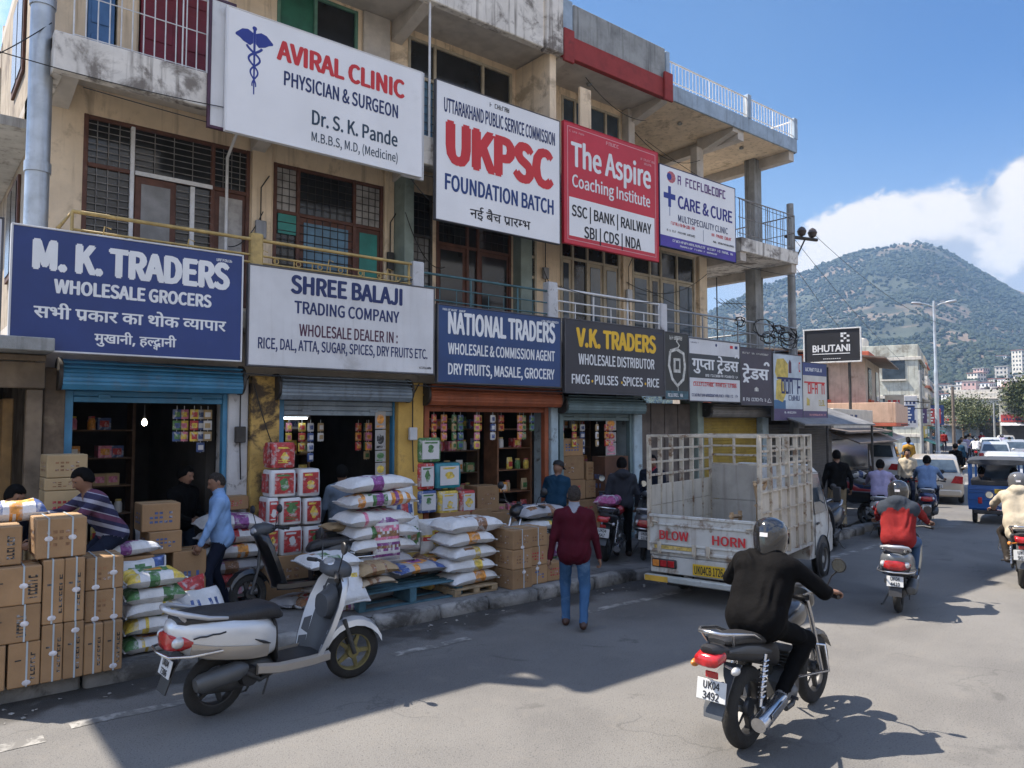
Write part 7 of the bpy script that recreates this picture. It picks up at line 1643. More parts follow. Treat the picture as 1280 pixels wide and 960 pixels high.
    for y in (-W, W):
        nm = 'side_cage'; mb = MB()
        for z in (2.28, 2.09, 1.90, 1.72): mb.box(.03, 2.17, y - .015, y + .015, z - .016, z + .016, 0, .004)
        for k in range(1, 6): x = k * 2.2 / 6; mb.box(x - .018, x + .018, y - .022 - .02 * (y < 0), y + .022 + .02 * (y > 0), .66, 2.27, 0, .004)
        for z in (1.55, 1.28, .98): mb.box(.03, 2.17, y + .02 * (1 if y > 0 else -1) - .012, y + .02 * (1 if y > 0 else -1) + .012, z - .012, z + .012, 0, .003)
        P(mb, nm, M_TRKR)
        mb = MB()
        for k in range(3): mb.box(.04, 2.16, y - .006, y + .006, .67 + k * .304, .968 + k * .304, 0, .004)
        P(mb, 'side_boards', M_BOARDW)
    mb = MB()
    for z in (2.28, 2.1, 1.95, 1.8): mb.box(2.185, 2.215, -W + .03, W - .03, z - .016, z + .016, 0, .004)
    for k in (1, 2, 3): y = -W + k * .4; mb.box(2.18, 2.22, y - .018, y + .018, .66, 2.27, 0, .004)
    P(mb, 'front_cage', M_TRKR)
    mb = MB()
    for k in range(2): mb.box(2.16, 2.176, -W + .03, W - .03, .67 + k * .56, 1.225 + k * .56, 0, .004)
    P(mb, 'front_boards', M_BOARDG)
    mb = MB(); mb.box(-.02, .02, -W + .03, W - .03, 2.265, 2.305, 0, .006); P(mb, 'rear_top_rail', M_TRKR)
    mb = MB(); mb.grid(lambda u, v: (2.10 - .05 * math.sin(3 * u) * math.sin(2.5 * v), -.05 - .68 * u, .70 + 1.12 * v - .06 * u * u), 8, 8); P(mb, 'plastic_sheet', mat('milky_plastic_sheet', (.55, .55, .54), .3, var=.25, scale=5), 60)
    # cab
    def sec(x, zt, zb, wt, wb): return [(x, -wb, zb), (x, -wb * 1.01, zb + .35), (x, -wt, zt - .10), (x, -wt + .1, zt), (x, wt - .1, zt), (x, wt, zt - .10), (x, wb * 1.01, zb + .35), (x, wb, zb)]
    mb = MB(); mb.loft([sec(2.30, 1.76, .36, .66, .74), sec(2.9, 1.80, .34, .66, .74), sec(3.15, 1.76, .33, .64, .74), sec(3.5, 1.22, .33, .67, .72), sec(3.72, 1.02, .34, .66, .70), sec(3.80, .75, .36, .62, .66)]); cab = P(mb, 'cab', M_TRK, 30)
    for sg in (-1, 1):
        mb = MB(); mb.add([(2.62, sg * .735, 1.02), (3.34, sg * .727, 1.02), (3.08, sg * .678, 1.64), (2.62, sg * .678, 1.66)], [(0, 1, 2, 3)]); mb2 = MB(); mb2.v = mb.v; mb2.f = mb.f; mb2.m = mb.m; P(mb, 'side_window', M_GLASSB, 0, cab)
        mb = MB(); mb.tube([(2.56, sg * .75, .40), (2.56, sg * .757, 1.0), (2.58, sg * .69, 1.68), (3.10, sg * .69, 1.67), (3.38, sg * .74, 1.0), (3.30, sg * .757, .72), (3.18, sg * .75, .5)], .006, 5); P(mb, 'door_seam', M_IRON, 60, cab)
        mb = MB(); mb.box(2.63, 2.76, sg * .762 - .01, sg * .762 + .01, .86, .90, 0, .006); P(mb, 'door_handle', M_BLKP, 0, cab)
        mb = MB(); mb.tube([(3.30, sg * .74, 1.15), (3.38, sg * .88, 1.25)], .01, 5); mb.box(3.35, 3.40, sg * .88 - .06, sg * .88 + .06, 1.18, 1.42, 0, .015); P(mb, 'mirror', M_BLKP, 40, cab)
        mb = MB(); mb.lathe([(.001, sg * .004), (.355, sg * .004), (.365, 0), (.355, -.02)], (2.95, sg * .752, .31), 'y', 30); P(mb, 'wheel_arch', M_BLKP, 40, cab)
    mb = MB(); mb.add([(3.20, -.60, 1.70), (3.20, .60, 1.70), (3.50, .62, 1.24), (3.50, -.62, 1.24)], [(0, 1, 2, 3)]); P(mb, 'windscreen', M_GLASSB, 0, cab); mb = MB(); mb.add([(2.293, -.55, 1.25), (2.293, .55, 1.25), (2.293, .52, 1.62), (2.293, -.52, 1.62)], [(0, 1, 2, 3)]); P(mb, 'rear_window', M_GLASS, 0, cab)
    # broken wooden crate in the back
    c = thing('wooden_crate', 'broken pale wooden crate standing in the back of the pickup', 'crate', t.matrix_basis @ Vector((.35, -.5, .665)), R(20)); mw = mat('pale_crate_wood', (.45, .31, .18), .8, var=.25, scale=6)
    for a, b in (((-.25, -.2, 0), (-.25, -.2, 1.0)), ((.2, -.2, .0), (-.2, -.15, 1.02)), ((-.25, -.2, .75), (.25, -.2, .98)), ((-.4, -.2, 1.0), (.35, -.2, 1.0)), ((-.25, -.2, 0), (-.25, -.2, .75)), ((.2, -.2, 0), (.2, -.2, .72)), ((-.25, .15, 0), (-.25, .15, .6)), ((-.35, -.2, .72), (.3, -.2, .72)), ((-.25, -.2, .1), (.2, -.2, .7)), ((-.25, -.2, .35), (.2, -.2, .33)), ((-.3, .15, .55), (.25, .15, .5)), ((.2, .15, 0), (.2, .15, .58))):
        mb = MB(); mb.tube([a, b], .028, 4); mb.build('slat', mw, c, 0)
pickup()

# ------------------------------------------------------------------ blue three-wheeler
def tempo():
    t = thing('three_wheeler', 'blue three-wheeled passenger tempo with open back window driving away', 'three-wheeler', (20.9, 6.85, 0), R(18)); P = lambda mb, n, m, s=40, par=None: mb.build(n, m, par or t, s)
    t.scale = (1, .88, .97)
    pb = paint('tempo_blue_paint', (.012, .085, .30)); W = .70
    for sg in (-1, 1): w_ = wheel(t, .25, .24, .24, .13, M_RIM, 0); w_.location.y = sg * .56
    wheel(t, 2.2, .24, .24, .11, M_RIM, 0)
    mb = MB(); mb.loft([[(x, y, z) for y, z in ((-W, z0), (-W * 1.02, z0 + .25), (-W, .98), (W, .98), (W * 1.02, z0 + .25), (W, z0))] for x, z0 in ((-.02, .40), (.0, .36), (1.5, .36), (2.1, .42), (2.5, .55))]); P(mb, 'body', pb, 20)
    for z in (.88, .80, .62): mb = MB(); mb.box(-.04, -.021, -W + .03, W - .03, z - .012, z + .012, 0, .006); P(mb, 'pressed_rib', pb)
    for (x, y) in ((.02, W - .04), (.02, -W + .04), (1.45, W - .04), (1.45, -W + .04), (2.1, .55), (2.1, -.55)): mb = MB(); mb.box(x - .03, x + .03, y - .03, y + .03, .98, 1.52, 0, .008); P(mb, 'roof_post', pb)
    mb = MB(); mb.loft([[(x, y, z) for y, z in rrect(0, 1.57, W * 1.03 * a, .065, 20, 4)] for x, a in ((-.10, .93), (-.06, 1), (2.2, .95), (2.35, .85))]); P(mb, 'roof', mat('faded_dark_canopy', (.03, .035, .045), .8, var=.3, scale=3, dirt=.5, dcol=(.2, .17, .14)))
    mb = MB(); mb.box(-.03, .0, -W + .08, W - .08, .985, 1.10, 0, .01); mb.box(.02, .12, -.3, .15, 1.0, 1.15, 0, .03); mb.split('seat_back', M_BLKP, t)
    for y in (.42, -.45): mb = MB(); mb.box(-.05, -.022, y - .05, y + .05, .52, .68, 0, .015); P(mb, 'tail_light', M_TAIL)
    plate(t, (-.045, -.05, .79), .24, .11, M_PLY, ('UK04', '3318')); mb = MB(); mb.ball((-.03, -.12, .52), (.02, .14, .07), 0, 14, 8); P(mb, 'round_sticker', M_PLW)
    mb = MB(); mb.box(-.05, .3, -.6, .6, .26, .36, 0, .02); P(mb, 'bumper', M_IRON); mb = MB(); mb.box(2.1, 2.14, -.5, .5, .98, 1.5, 0, .01); P(mb, 'windscreen', M_GLASSB)
    for y, c, l in ((.38, C_CHAR, 'passenger in dark grey seen through the tempo back window at the left'), (-.40, C_MAR, 'passenger in maroon seen through the tempo back window at the right')):
        p = t.matrix_basis @ Vector((.55, y, 0)); person(l, (p.x, p.y, .0), R(18), c, C_BLKT, pelvis=(0, 0, .62), neck=(.04, 0, 1.12), hands=((.3, .15, .72), (.3, -.15, .72)), feet=((.45, .1, .42), (.45, -.1, .42)), h=1.6, vox=.024)
tempo()

# ------------------------------------------------------------------ cars
def car(label, loc, rz, col, detail=True, group=None, plate_m=M_PLW, h=1.5):
    t = thing('car', label, 'car', loc, rz, group); P = lambda mb, n, m, s=35, par=None: mb.build(n, m, par or t, s); W = .80; k = h / 1.5
    for x in (.0, 2.4):
        for sg in (-1, 1): w_ = wheel(t, x, .29, .29, .17, M_RIM, 5); w_.location.y = sg * (W - .09)
    def low(x, zb, zt, w_): return [(x, -w_ * .9, zb), (x, -w_, zb + .12), (x, -w_, zt - .18), (x, -w_ * .93, zt), (x, w_ * .93, zt), (x, w_, zt - .18), (x, w_, zb + .12), (x, w_ * .9, zb)]
    mb = MB(); mb.loft([low(x, a, b * k, c * W) for x, a, b, c in ((-.76, .34, .80, .86), (-.70, .24, .92, .97), (-.3, .20, .96, 1.0), (1.2, .19, .95, 1.02), (2.2, .2, .92, 1.0), (2.85, .22, .80, .96), (3.05, .30, .66, .84))]); body = P(mb, 'body', col, 40)
    def up(x, zb, zt, wb, wt): return [(x, -wb, zb), (x, -wt, zt - .06), (x, -wt + .09, zt), (x, wt - .09, zt), (x, wt, zt - .06), (x, wb, zb)]
    mb = MB(); mb.loft([up(-.66, .88 * k, .93 * k, W * .9, W * .88), up(-.40, .90 * k, 1.38 * k, W * .93, W * .78), up(.2, .92 * k, 1.50 * k, W * .95, W * .76), up(1.0, .92 * k, 1.48 * k, W * .95, W * .76), up(1.45, .92 * k, 1.36 * k, W * .94, W * .76), up(2.05, .90 * k, .95 * k, W * .90, W * .86)]); P(mb, 'roof', col, 40)
    e = .006
    mb = MB(); mb.add([(-.655, -W * .78, .97 * k), (-.655, W * .78, .97 * k), (-.425, W * .66, 1.34 * k), (-.425, -W * .66, 1.34 * k)], [(0, 1, 2, 3)]); [None]; o = P(mb, 'rear_window', M_GLASSB, 0); o.location = (-.012, 0, .012)
    mb = MB(); mb.add([(1.53, -W * .66, 1.31 * k), (1.53, W * .66, 1.31 * k), (2.0, W * .78, .98 * k), (2.0, -W * .78, .98 * k)], [(0, 1, 2, 3)]); o = P(mb, 'windscreen', M_GLASSB, 0); o.location = (.012, 0, .02)
    for sg in (-1, 1):
        for a in (((-.36, .97), (.42, .97), (.42, 1.40), (-.22, 1.36)), ((.50, .97), (1.72, .97), (1.32, 1.34), (.50, 1.40))):
            mb = MB(); mb.add([(x, sg * (W * .945 + .012 - (z - .92) / .52 * W * .165), z * k) for x, z in a], [(0, 1, 2, 3)]); P(mb, 'side_window', M_GLASSB, 0)
        mb = MB(); mb.loft([[(-.775 + dx, sg * (W * b), z) for b, z in ((.55, .66), (.94, .64), (.96, .86), (.70, .88))] for dx in (0, .12)]); P(mb, 'tail_light', M_TAIL, 30)
        mb = MB(); mb.box(2.90, 3.03, sg * W * .68 - .12, sg * W * .68 + .12, .56, .68, 0, .03); P(mb, 'headlight', M_CLR, 40)
        mb = MB(); mb.tube([(1.6, sg * W * .92, 1.0 * k), (1.62, sg * W * 1.06, 1.03 * k)], .02, 6); mb.box(1.56, 1.64, sg * W * 1.14 - .08, sg * W * 1.14 + .08, .98 * k, 1.10 * k, 0, .03); P(mb, 'mirror', col, 40)
    mb = MB(); mb.box(-.82, -.70, -W * .9, W * .9, .26, .46, 0, .04); P(mb, 'bumper', col, 40)
    plate(t, (-.825, 0, .50), .46, .11, plate_m, ('UK04 2291',))
    return t
P_BEIGE = paint('beige_car_paint', (.44, .40, .34)); P_WCAR = paint('white_car_paint', (.6, .61, .62)); P_RCAR = paint('dark_red_car_paint', (.22, .02, .03)); P_SCAR = paint('silver_car_paint', (.36, .38, .40)); P_BCAR = paint('blue_car_paint', (.05, .10, .25))
car('beige hatchback with red tail lamps stopped at the left kerb', (25.6, 10.15, 0), R(21), P_BEIGE)
car('white car just ahead of the blue tempo', (30.0, 9.55, 0), R(19), P_WCAR)
car('small white van parked on the pavement beyond the beige hatchback', (28.6, 13.4, .15), R(22), P_WCAR, h=1.7)
rd = random.Random(12); ci = 0
def along(s, d):        # point s metres along the bent road, d metres right of the left kerb
    A = off(-d); acc = 0
    for p, q in zip(A, A[1:]):
        l = (q - p).length
        if p.x >= 20 and acc + l >= s: t_ = (q - p).normalized(); return p + t_ * (s - acc), math.atan2(t_.y, t_.x)
        if p.x >= 20: acc += l
    return A[-1], .33
CARS = [(36, 3.2, P_SCAR, 'silver'), (27, 2.2, P_WCAR, 'white'), (26, 8.6, P_WCAR, 'white'), (35, 5.0, P_RCAR, 'dark red'), (37, 9.5, P_BCAR, 'blue'), (42, 2.0, P_WCAR, 'white'), (48, 6.2, P_SCAR, 'silver'), (53, 10.5, P_WCAR, 'white'), (58, 3.2, P_BEIGE, 'beige'), (64, 7.5, P_WCAR, 'white'), (31, 12.0, P_SCAR, 'silver')]
protos = {}
for k, (s, d, m, cn) in enumerate(CARS):
    p, a = along(s, d); lab_ = cn + ' car in the far traffic, ' + ['well ahead of the tempo', 'hugging the left kerb', 'in the right lane behind the tempo', 'mid road', 'towards the right side', 'far along the left kerb', 'far in mid road', 'far on the right', 'far left near the trees', 'farthest in mid road', 'out at the far right edge'][k]
    flip = R(180) if d > 8 else 0
    if m.name in protos: dup(protos[m.name], (p.x, p.y, 0), a + flip, lab_, 'cars in the far traffic')
    else: protos[m.name] = car(lab_, (p.x, p.y, 0), a + flip, m, group='cars in the far traffic')
# distant motorbikes with riders
def far_bike(label, loc, rz, pm, tm, group):
    t = thing('motorbike', label + ' motorbike', 'motorbike', loc, rz, group); mb = MB()
    for x in (0, 1.25): mb.torus((x, 0, .29), .24, .055, 'y', 14, 6)
    mb.split('wheel', M_TYRE, t, 60); mb = MB(); mb.loft([ring_x(x, z, a, b, 10, 2.6) for x, z, a, b in ((-.45, .80, .06, .04), (-.2, .72, .14, .12), (.4, .66, .13, .16), (.9, .82, .12, .14), (1.05, .9, .08, .08))]); mb.build('body', pm, t, 60)
    mb = MB(); mb.tube([(.95, .36, 1.05), (1.0, 0, 1.0), (.95, -.36, 1.05)], .02, 5); mb.build('handlebar', M_BLKP, t, 60); mb = MB(); mb.box(-.5, -.44, -.08, .08, .66, .78, 0, .02); mb.build('tail_light', M_TAIL, t, 0)
    return t
TOPS = [C_BLK, C_BLUS2, C_CREAMJ, C_REDJ, C_LILAC, C_CHAR, cloth('white_shirt', (.5, .5, .52)), cloth('mustard_shirt', (.4, .22, .04)), C_TEE, cloth('pink_shirt', (.42, .16, .2))]
TN = ['black', 'dusty blue', 'cream', 'red', 'lilac', 'charcoal', 'white', 'mustard', 'teal', 'pink']
fr = {}; fb = {}
BK = [(14, 3.0), (18, 4.2), (23, 4.4), (29, 4.0), (31, 6.8), (33, 1.2), (36, 3.0), (40, 7.2), (43, 4.2), (46, 9.0), (39, 1.0), (50, 2.8), (53, 5.2), (56, 8.2), (61, 1.4), (60, 5.6), (24, 10.4), (45, 12.0)]
for k, (s, d) in enumerate(BK):
    p, a = along(s, d); c = k % 5; w_ = ' in the far traffic, ' + nth(k) + ' one counting away from the tempo'; fl = R(180) if d > 8 else 0
    bm = (P_BLKM, P_REDM, P_GREY, P_DBLU, P_WHT)[c]; bn = ('black', 'red', 'grey', 'dark blue', 'white')[c]
    if c in fb: dup(fb[c], (p.x, p.y, 0), a + fl, bn + ' motorbike' + w_, 'motorbikes in the far traffic')
    else: fb[c] = far_bike(bn, (p.x, p.y, 0), a + fl, bm, None, 'motorbikes in the far traffic'); fb[c]['label'] = bn + ' motorbike' + w_
    tc_ = (k * 3 + 1) % 10; lb = 'rider in ' + TN[tc_] + w_
    if tc_ in fr: dup(fr[tc_], (p.x, p.y, 0), a + fl, lb, 'riders in the far traffic')
    else: fr[tc_] = rider(lb, (p.x, p.y, 0), a + fl, TOPS[tc_], C_NAVYT, seat=(.15, 0, .92), vox=.03, group='riders in the far traffic', helmet=M_HELM if k % 3 else None)
# walkers on the far pavement
fw_ = {}
for k in range(26):
    s = 2.5 + k * 2.1 + rd.uniform(-.6, .6); d = -rd.uniform(.9, 2.6) if k % 4 else .6; p, a = along(s, d); c = (k * 7 + 2) % 10; lb = 'pedestrian in ' + TN[c] + ' on the far pavement, ' + nth(k) + ' one counting away from the awning'
    z = .15 if d < 0 else 0; yaw = a + (0 if k % 3 else R(180)) + rd.uniform(-.5, .5)
    if c in fw_: dup(fw_[c], (p.x, p.y, z), yaw, lb, 'pedestrians on the far pavement')
    else: fw_[c] = person(lb, (p.x, p.y, z), yaw, TOPS[c], (C_NAVYT, C_KHAKI, C_BLKT)[k % 3], vox=.026, group='pedestrians on the far pavement', feet=((.12, .1, .085), (-.12, -.1, .085)))

# ------------------------------------------------------------------ buildings further along the street
ANG = R(20); U = Vector((math.cos(ANG), math.sin(ANG), 0)); NV = Vector((-U.y, U.x, 0)); S0 = Vector((22.6, 12.6, 0))
def sp(u, n): return S0 + U * u + NV * n
M_PEACH = mat('peach_plaster', (.60, .41, .30), .9, var=.1, dirt=.4, dcol=(.25, .13, .08), dscale=1.5, streak=.3); M_SALM = mat('salmon_trim', (.48, .12, .07), .85, var=.15); M_MINT = mat('pale_mint_plaster', (.50, .51, .45), .9, var=.15, dirt=.7, dcol=(.16, .14, .11), dscale=.9, dthr=.5, streak=.7)
M_WHB = mat('white_plaster', (.60, .57, .51), .9, var=.1, dirt=.6, dcol=(.2, .17, .13), dscale=.8, dthr=.5, streak=.6); M_TIN = mat('rusty_tin_roof', (.16, .13, .11), .7, .2, var=.3, scale=2, dirt=.6, dcol=(.10, .05, .03)); M_BRICK = mat('brick_red', (.26, .10, .07), .9, var=.25, scale=2); M_GREYB = mat('grey_wall', (.30, .31, .33), .9, var=.15, dirt=.5, dcol=(.1, .1, .1), streak=.4)
SIGNC = [mat('sign_print_%d' % k, c, .5, var=.12) for k, c in enumerate(((.55, .55, .56), (.03, .07, .22), (.42, .05, .05), (.5, .38, .08), (.05, .20, .16), (.10, .06, .16), (.55, .50, .42)))]
def house(label, u0, u1, n0, dep, floors, wall, trim=None, roof='flat', fh=2.75, base=0., wins=3, signs=True, seed=1, ang=ANG, org=None, balcony=False, group=None):
    rr = random.Random(seed); o_ = org if org is not None else sp(u0, n0); t = thing('building', label, 'building', (o_.x, o_.y, o_.z), ang, group); L_ = u1 - u0; H = base + fh * floors
    def ps(mb, n, m, par=None): return mb.build(n, m, par or t, 30)
    mb = MB(); mb.box(0, L_, 0, dep, 0, H, 0, .02); ps(mb, 'wall', wall)
    for f in range(1, floors + 1): mb = MB(); mb.box(-.06, L_ + .06, -.14, dep + .06, H - (floors - f) * fh - .14, H - (floors - f) * fh + .02, 0, .01); ps(mb, 'ledge', trim or M_SOFF)
    # ground floor openings on the street side
    nsh = max(1, int(L_ / 2.8)); hs = min(fh - .5, 2.4)
    for k in range(nsh):
        a = L_ * k / nsh + .18; b = L_ * (k + 1) / nsh - .18; mb = MB(); mb.box(a, b, -.03, -.002, .05, hs); s_ = ps(mb, 'shopfront', rr.choice((M_GLASS, M_DARKIN, M_SGREY, M_GLASS)))
        mb = MB(); mb.prism([(-.9, hs - .1), (-.02, hs + .25), (-.02, hs + .29), (-.9, hs - .06)], lambda y, z: (a - .1, y, z), lambda y, z: (b + .1, y, z)); ps(mb, 'awning', rr.choice((M_TIN, SIGNC[0], SIGNC[4], M_TIN)))
        if signs:
            mb = MB(); z0 = hs + .32; mb.box(a - .05, b + .05, -.20, -.06, z0, z0 + rr.uniform(.55, .9), 0, .01); sg_ = ps(mb, 'shop_sign', rr.choice(SIGNC)); q = MB(); 
            for j in range(rr.randint(4, 8)): xx = a + .2 + j * (b - a - .4) / 8; q.box(xx, xx + (b - a) * .06, -.212, -.201, z0 + .18, z0 + .42)
            q.build('sign_print', rr.choice((M_TWHT, M_TRED, M_TNVY)), sg_, 0)
    for f in range(1, floors):
        z = base + f * fh
        for k in range(wins):
            x = L_ * (k + .5) / wins
            for (c, axis) in ((x, 0), (dep * (k + .5) / wins, 1)):
                mb = MB(); fr_ = MB(); w_ = min(.55, L_ / wins * .3)
                if axis == 0: mb.box(c - w_, c + w_, -.03, -.004, z + .85, z + 2.0); fr_.box(c - w_ - .06, c + w_ + .06, -.10, -.004, z + .76, z + .84, 0, .005)
                else: mb.box(-.03, -.004, c - w_, c + w_, z + .85, z + 2.0); fr_.box(-.10, -.004, c - w_ - .06, c + w_ + .06, z + .76, z + .84, 0, .005)
                wi = ps(mb, 'window', rr.choice((M_GLASS, M_GLASSB))); fr_.build('sill', trim or M_SOFF, wi, 0)
        if balcony and f == 1:
            bw_ = M_PEACH
            mb = MB(); mb.box(-1.0, L_, -1.0, -.003, z - .12, z, 0, .01); mb.box(-1.0, -.003, 0, dep * .6, z - .12, z, 0, .01); ps(mb, 'balcony_floor', trim or M_SALM)
            mb = MB(); mb.box(-1.0, L_, -1.0, -.92, z + .003, z + .68, 0, .01); mb.box(-1.0, -.92, -.917, dep * .6, z + .003, z + .68, 0, .01); mb.split('balcony_wall', bw_, t)
    if roof == 'tin':
        mb = MB(); mb.prism([(-.7, H - .30), (dep * .5, H + .25), (dep + .4, H + .1), (dep + .4, H + .15), (dep * .5, H + .31), (-.7, H - .25)], lambda y, z: (-.6, y, z), lambda y, z: (L_ + .3, y, z)); ps(mb, 'roof', M_TIN)
    else:
        for a in ((0, L_, 0, .12), (0, L_, dep - .12, dep), (0, .12, .12, dep - .12), (L_ - .12, L_, .12, dep - .12)): mb = MB(); mb.box(*a, H + .022, H + .65, 0, .01); ps(mb, 'parapet', wall)
        for q in range(rr.randint(1, 2)):
            x, y = rr.uniform(1, max(1.1, L_ - 1)), rr.uniform(1, max(1.1, dep - 1)); mb = MB(); mb.lathe([(.001, H), (.5, H), (.5, H + 1.1), (.42, H + 1.25), (.15, H + 1.32), (.15, H + 1.4), (.001, H + 1.4)], (x, y, .03), seg=14); ps(mb, 'water_tank', rr.choice((M_BLKP, M_WHB)))
    return t
house('low shop row with dark tin roof joined to the end of the long building', 0, 4.6, 0, 5, 1, M_GREYB, roof='tin', fh=2.5, seed=2, org=Vector((20.3, 10.9, 0)), ang=R(12))
house('peach house with a salmon edged balcony under a dark tin roof', 0, 5.5, 0, 7, 2, mat('dull_cream_plaster', (.46, .40, .33), .9, var=.15, dirt=.6, dcol=(.16, .12, .09), streak=.5), M_SALM, 'tin', 2.5, seed=3, balcony=True, wins=2, org=(lambda q: Vector((q.x, q.y, 0)))(DP(1083, 530, 26.5)))
house('pale mint three-storey house with a flat roof behind the peach house', 0, 7, 0, 9, 3, M_MINT, M_WHB, seed=4, wins=4, fh=1.95, org=(lambda q: Vector((q.x, q.y, 0)))(DP(1150, 530, 38)))
house('brick and white building with many signs between the peach and mint houses', 0, 5, 0, 7, 2, M_WHB, M_BRICK, seed=5, fh=2.5, org=(lambda q: Vector((q.x, q.y, 0)))(DP(1161, 530, 50)))
house('narrow grey building left of the street trees', 0, 8, 0, 8, 2, M_GREYB, seed=6, fh=2.6, org=(lambda q: Vector((q.x, q.y, 0)))(DP(1163, 530, 56)))
house('long low whitewashed row beside the street trees', 0, 14, 0, 8, 1, M_WHB, seed=7, fh=3.0, org=(lambda q: Vector((q.x, q.y, 0)))(DP(1172, 530, 68)))
house('tall cream house set back behind the mint house', 0, 8, 0, 8, 3, mat('cream_house', (.55, .46, .34), .9, var=.1, dirt=.3, dcol=(.2, .15, .1)), M_SALM, seed=8, fh=2.6, org=(lambda q: Vector((q.x, q.y, 0)))(DP(1158, 530, 66)))
for k, (px, D, L_, dep, fl, wl, lb) in enumerate(((1222, 92, 8, 7, 1, M_GREYB, 'low grey shop block closing the street, left one'), (1248, 96, 9, 7, 2, M_WHB, 'two-storey white shop block closing the street'), (1286, 90, 10, 8, 1, M_BRICK, 'brown shop block closing the street at the right edge'), (1330, 84, 12, 8, 2, M_MINT, 'mint block beyond the right edge of the street'), (1232, 150, 12, 9, 3, M_WHB, 'tall white house behind the closing shop blocks'), (1268, 160, 14, 9, 3, M_PEACH, 'tall pinkish house behind the closing shop blocks'))):
    p = DP(px, 530, D); p.z = 0; house(lb, 0, L_, 0, dep, fl, wl, seed=30 + k, ang=R(-72), org=p - Vector((math.cos(R(-72)), math.sin(R(-72)), 0)) * L_ * .5, fh=2.9)
# hoarding on posts above the low roofs
def hoarding():
    a, b = DP(1005.5, 413, 24.6), DP(1074.5, 411, 23.8); w_ = (Vector((b.x, b.y, 0)) - Vector((a.x, a.y, 0))).length; zb = DP(1040, 452, 24.2).z; h = (a.z + b.z) / 2 - zb; an = math.atan2(b.y - a.y, b.x - a.x)
    t = thing('hoarding', 'black hoarding with one white word and a chequered logo above the roofs', 'hoarding', (a.x, a.y, zb), an); mb = MB(); mb.box(0, w_, 0, .12, 0, h, 0, .01); mb.build('sheet', mat('black_hoarding_sheet', (.02, .021, .026), .5, var=.1), t, 0)
    mb = MB()
    for q in ((-.04, 0, -.04, h + .04), (w_, w_ + .04, -.04, h + .04), (0, w_, -.04, 0), (0, w_, h, h + .04)): mb.box(q[0], q[1], -.02, .14, q[2], q[3], 0, .006)
    mb.build('frame', M_WRAIL, t, 0)
    lettering('BHUTANI', w_ * .145, w_ * .825, h * .31, h * .52, -.006, M_TWHT, t, .035, fn=None)
    mb = MB()
    for i, j in ((0, 0), (0, 2), (1, 1), (2, 2), (2, 0), (1, 3), (0, 4 - 1)):
        x, z = w_ * (.66 + .055 * i), h * (.60 + .075 * j); mb.add([(x, -.006, z), (x + w_ * .048, -.006, z + (.02 if i % 2 else 0)), (x + w_ * .048, -.006, z + h * .06), (x, -.006, z + h * .066)], [(0, 1, 2, 3)])
    mb.add([(w_ * .145, -.006, h * .23), (w_ * .82, -.006, h * .23), (w_ * .82, -.006, h * .255), (w_ * .145, -.006, h * .255)], [(0, 1, 2, 3)])
    for k in range(9): mb.add([(w_ * (.34 + .036 * k), -.006, h * .075), (w_ * (.36 + .036 * k), -.006, h * .075), (w_ * (.36 + .036 * k), -.006, h * .10), (w_ * (.34 + .036 * k), -.006, h * .10)], [(0, 1, 2, 3)])
    mb.build('logo', M_TWHT, t, 0)
    for x in (.25, .8): mb = MB(); mb.tube([(w_ * x, .1, -.02), (w_ * x, .1, -zb + 2.5)], .045, 8); mb.build('post', M_IRON, t)
hoarding()

# ------------------------------------------------------------------ poles, lamps, wires
def street_lamp(label, p, h, arms=True):
    t = thing('street_lamp', label, 'street lamp', p, R(-60)); mb = MB(); mb.tube([(0, 0, 0), (0, 0, 1.2), (0, 0, 1.22), (0, 0, h * .62), (0, 0, h * .63), (0, 0, h)], [.10, .10, .08, .075, .055, .05], 12); mb.build('pole', M_STEEL, t)
    mb = MB(); mb.tube([(0, 0, .0), (0, 0, .9)], .125, 12); mb.build('painted_base', mat('yellow_pole_base', (.45, .36, .06), .8, var=.3, dirt=.5, dcol=(.1, .08, .05)), t)
    for sg in (-1, 1):
        mb = MB(); mb.tube([(0, 0, h - .15), (sg * .25, 0, h - .02), (sg * .5, 0, h + .03)], .025, 8); mb.build('arm', M_STEEL, t, 60); mb = MB(); mb.at((sg * .62, 0, h + .05), 0, ry=R(-8 * sg)); mb.loft([[(x, y, z) for y, z in rrect(0, 0, a, b, 12, 2.6)] for x, a, b in ((-.2, .04, .03), (-.1, .09, .05), (.12, .10, .055), (.2, .05, .03))]); mb.build('lamp_head', M_STEEL, t, 60)
    mb = MB(); mb.lathe([(.001, h + .12), (.04, h + .1), (.045, h - .05), (.001, h - .06)], seg=10); mb.build('finial', M_STEEL, t); return t
p = G(1178, 607); street_lamp('tall steel street lamp with two arms standing by the far kerb', (p.x, p.y + .12, .15), 7.2)
def pole(label, p, h, r=.10, m=None):
    t = thing('utility_pole', label, 'pole', p); mb = MB(); mb.tube([(0, 0, 0), (0, 0, h)], [r, r * .72], 10); mb.build('shaft', m or M_CONC, t); return t
pl = pole('grey utility pole with a two-insulator cross arm at the end of the long building', (17.66, 10.3, .15), 7.95, .12)
mb = MB(); mb.tube([(-.15, .05, 7.1), (.85, -.25, 7.1)], .045, 6); mb.build('cross_arm', M_IRON, pl)
for k, (x, y) in enumerate(((.35, -.11), (.70, -.21))): mb = MB(); mb.lathe([(.02, 7.14), (.09, 7.18), (.12, 7.28), (.08, 7.36), (.02, 7.40)], (x, y, 0), seg=12); mb.build('insulator', mat('brown_insulator', (.05, .035, .03), .35), pl)
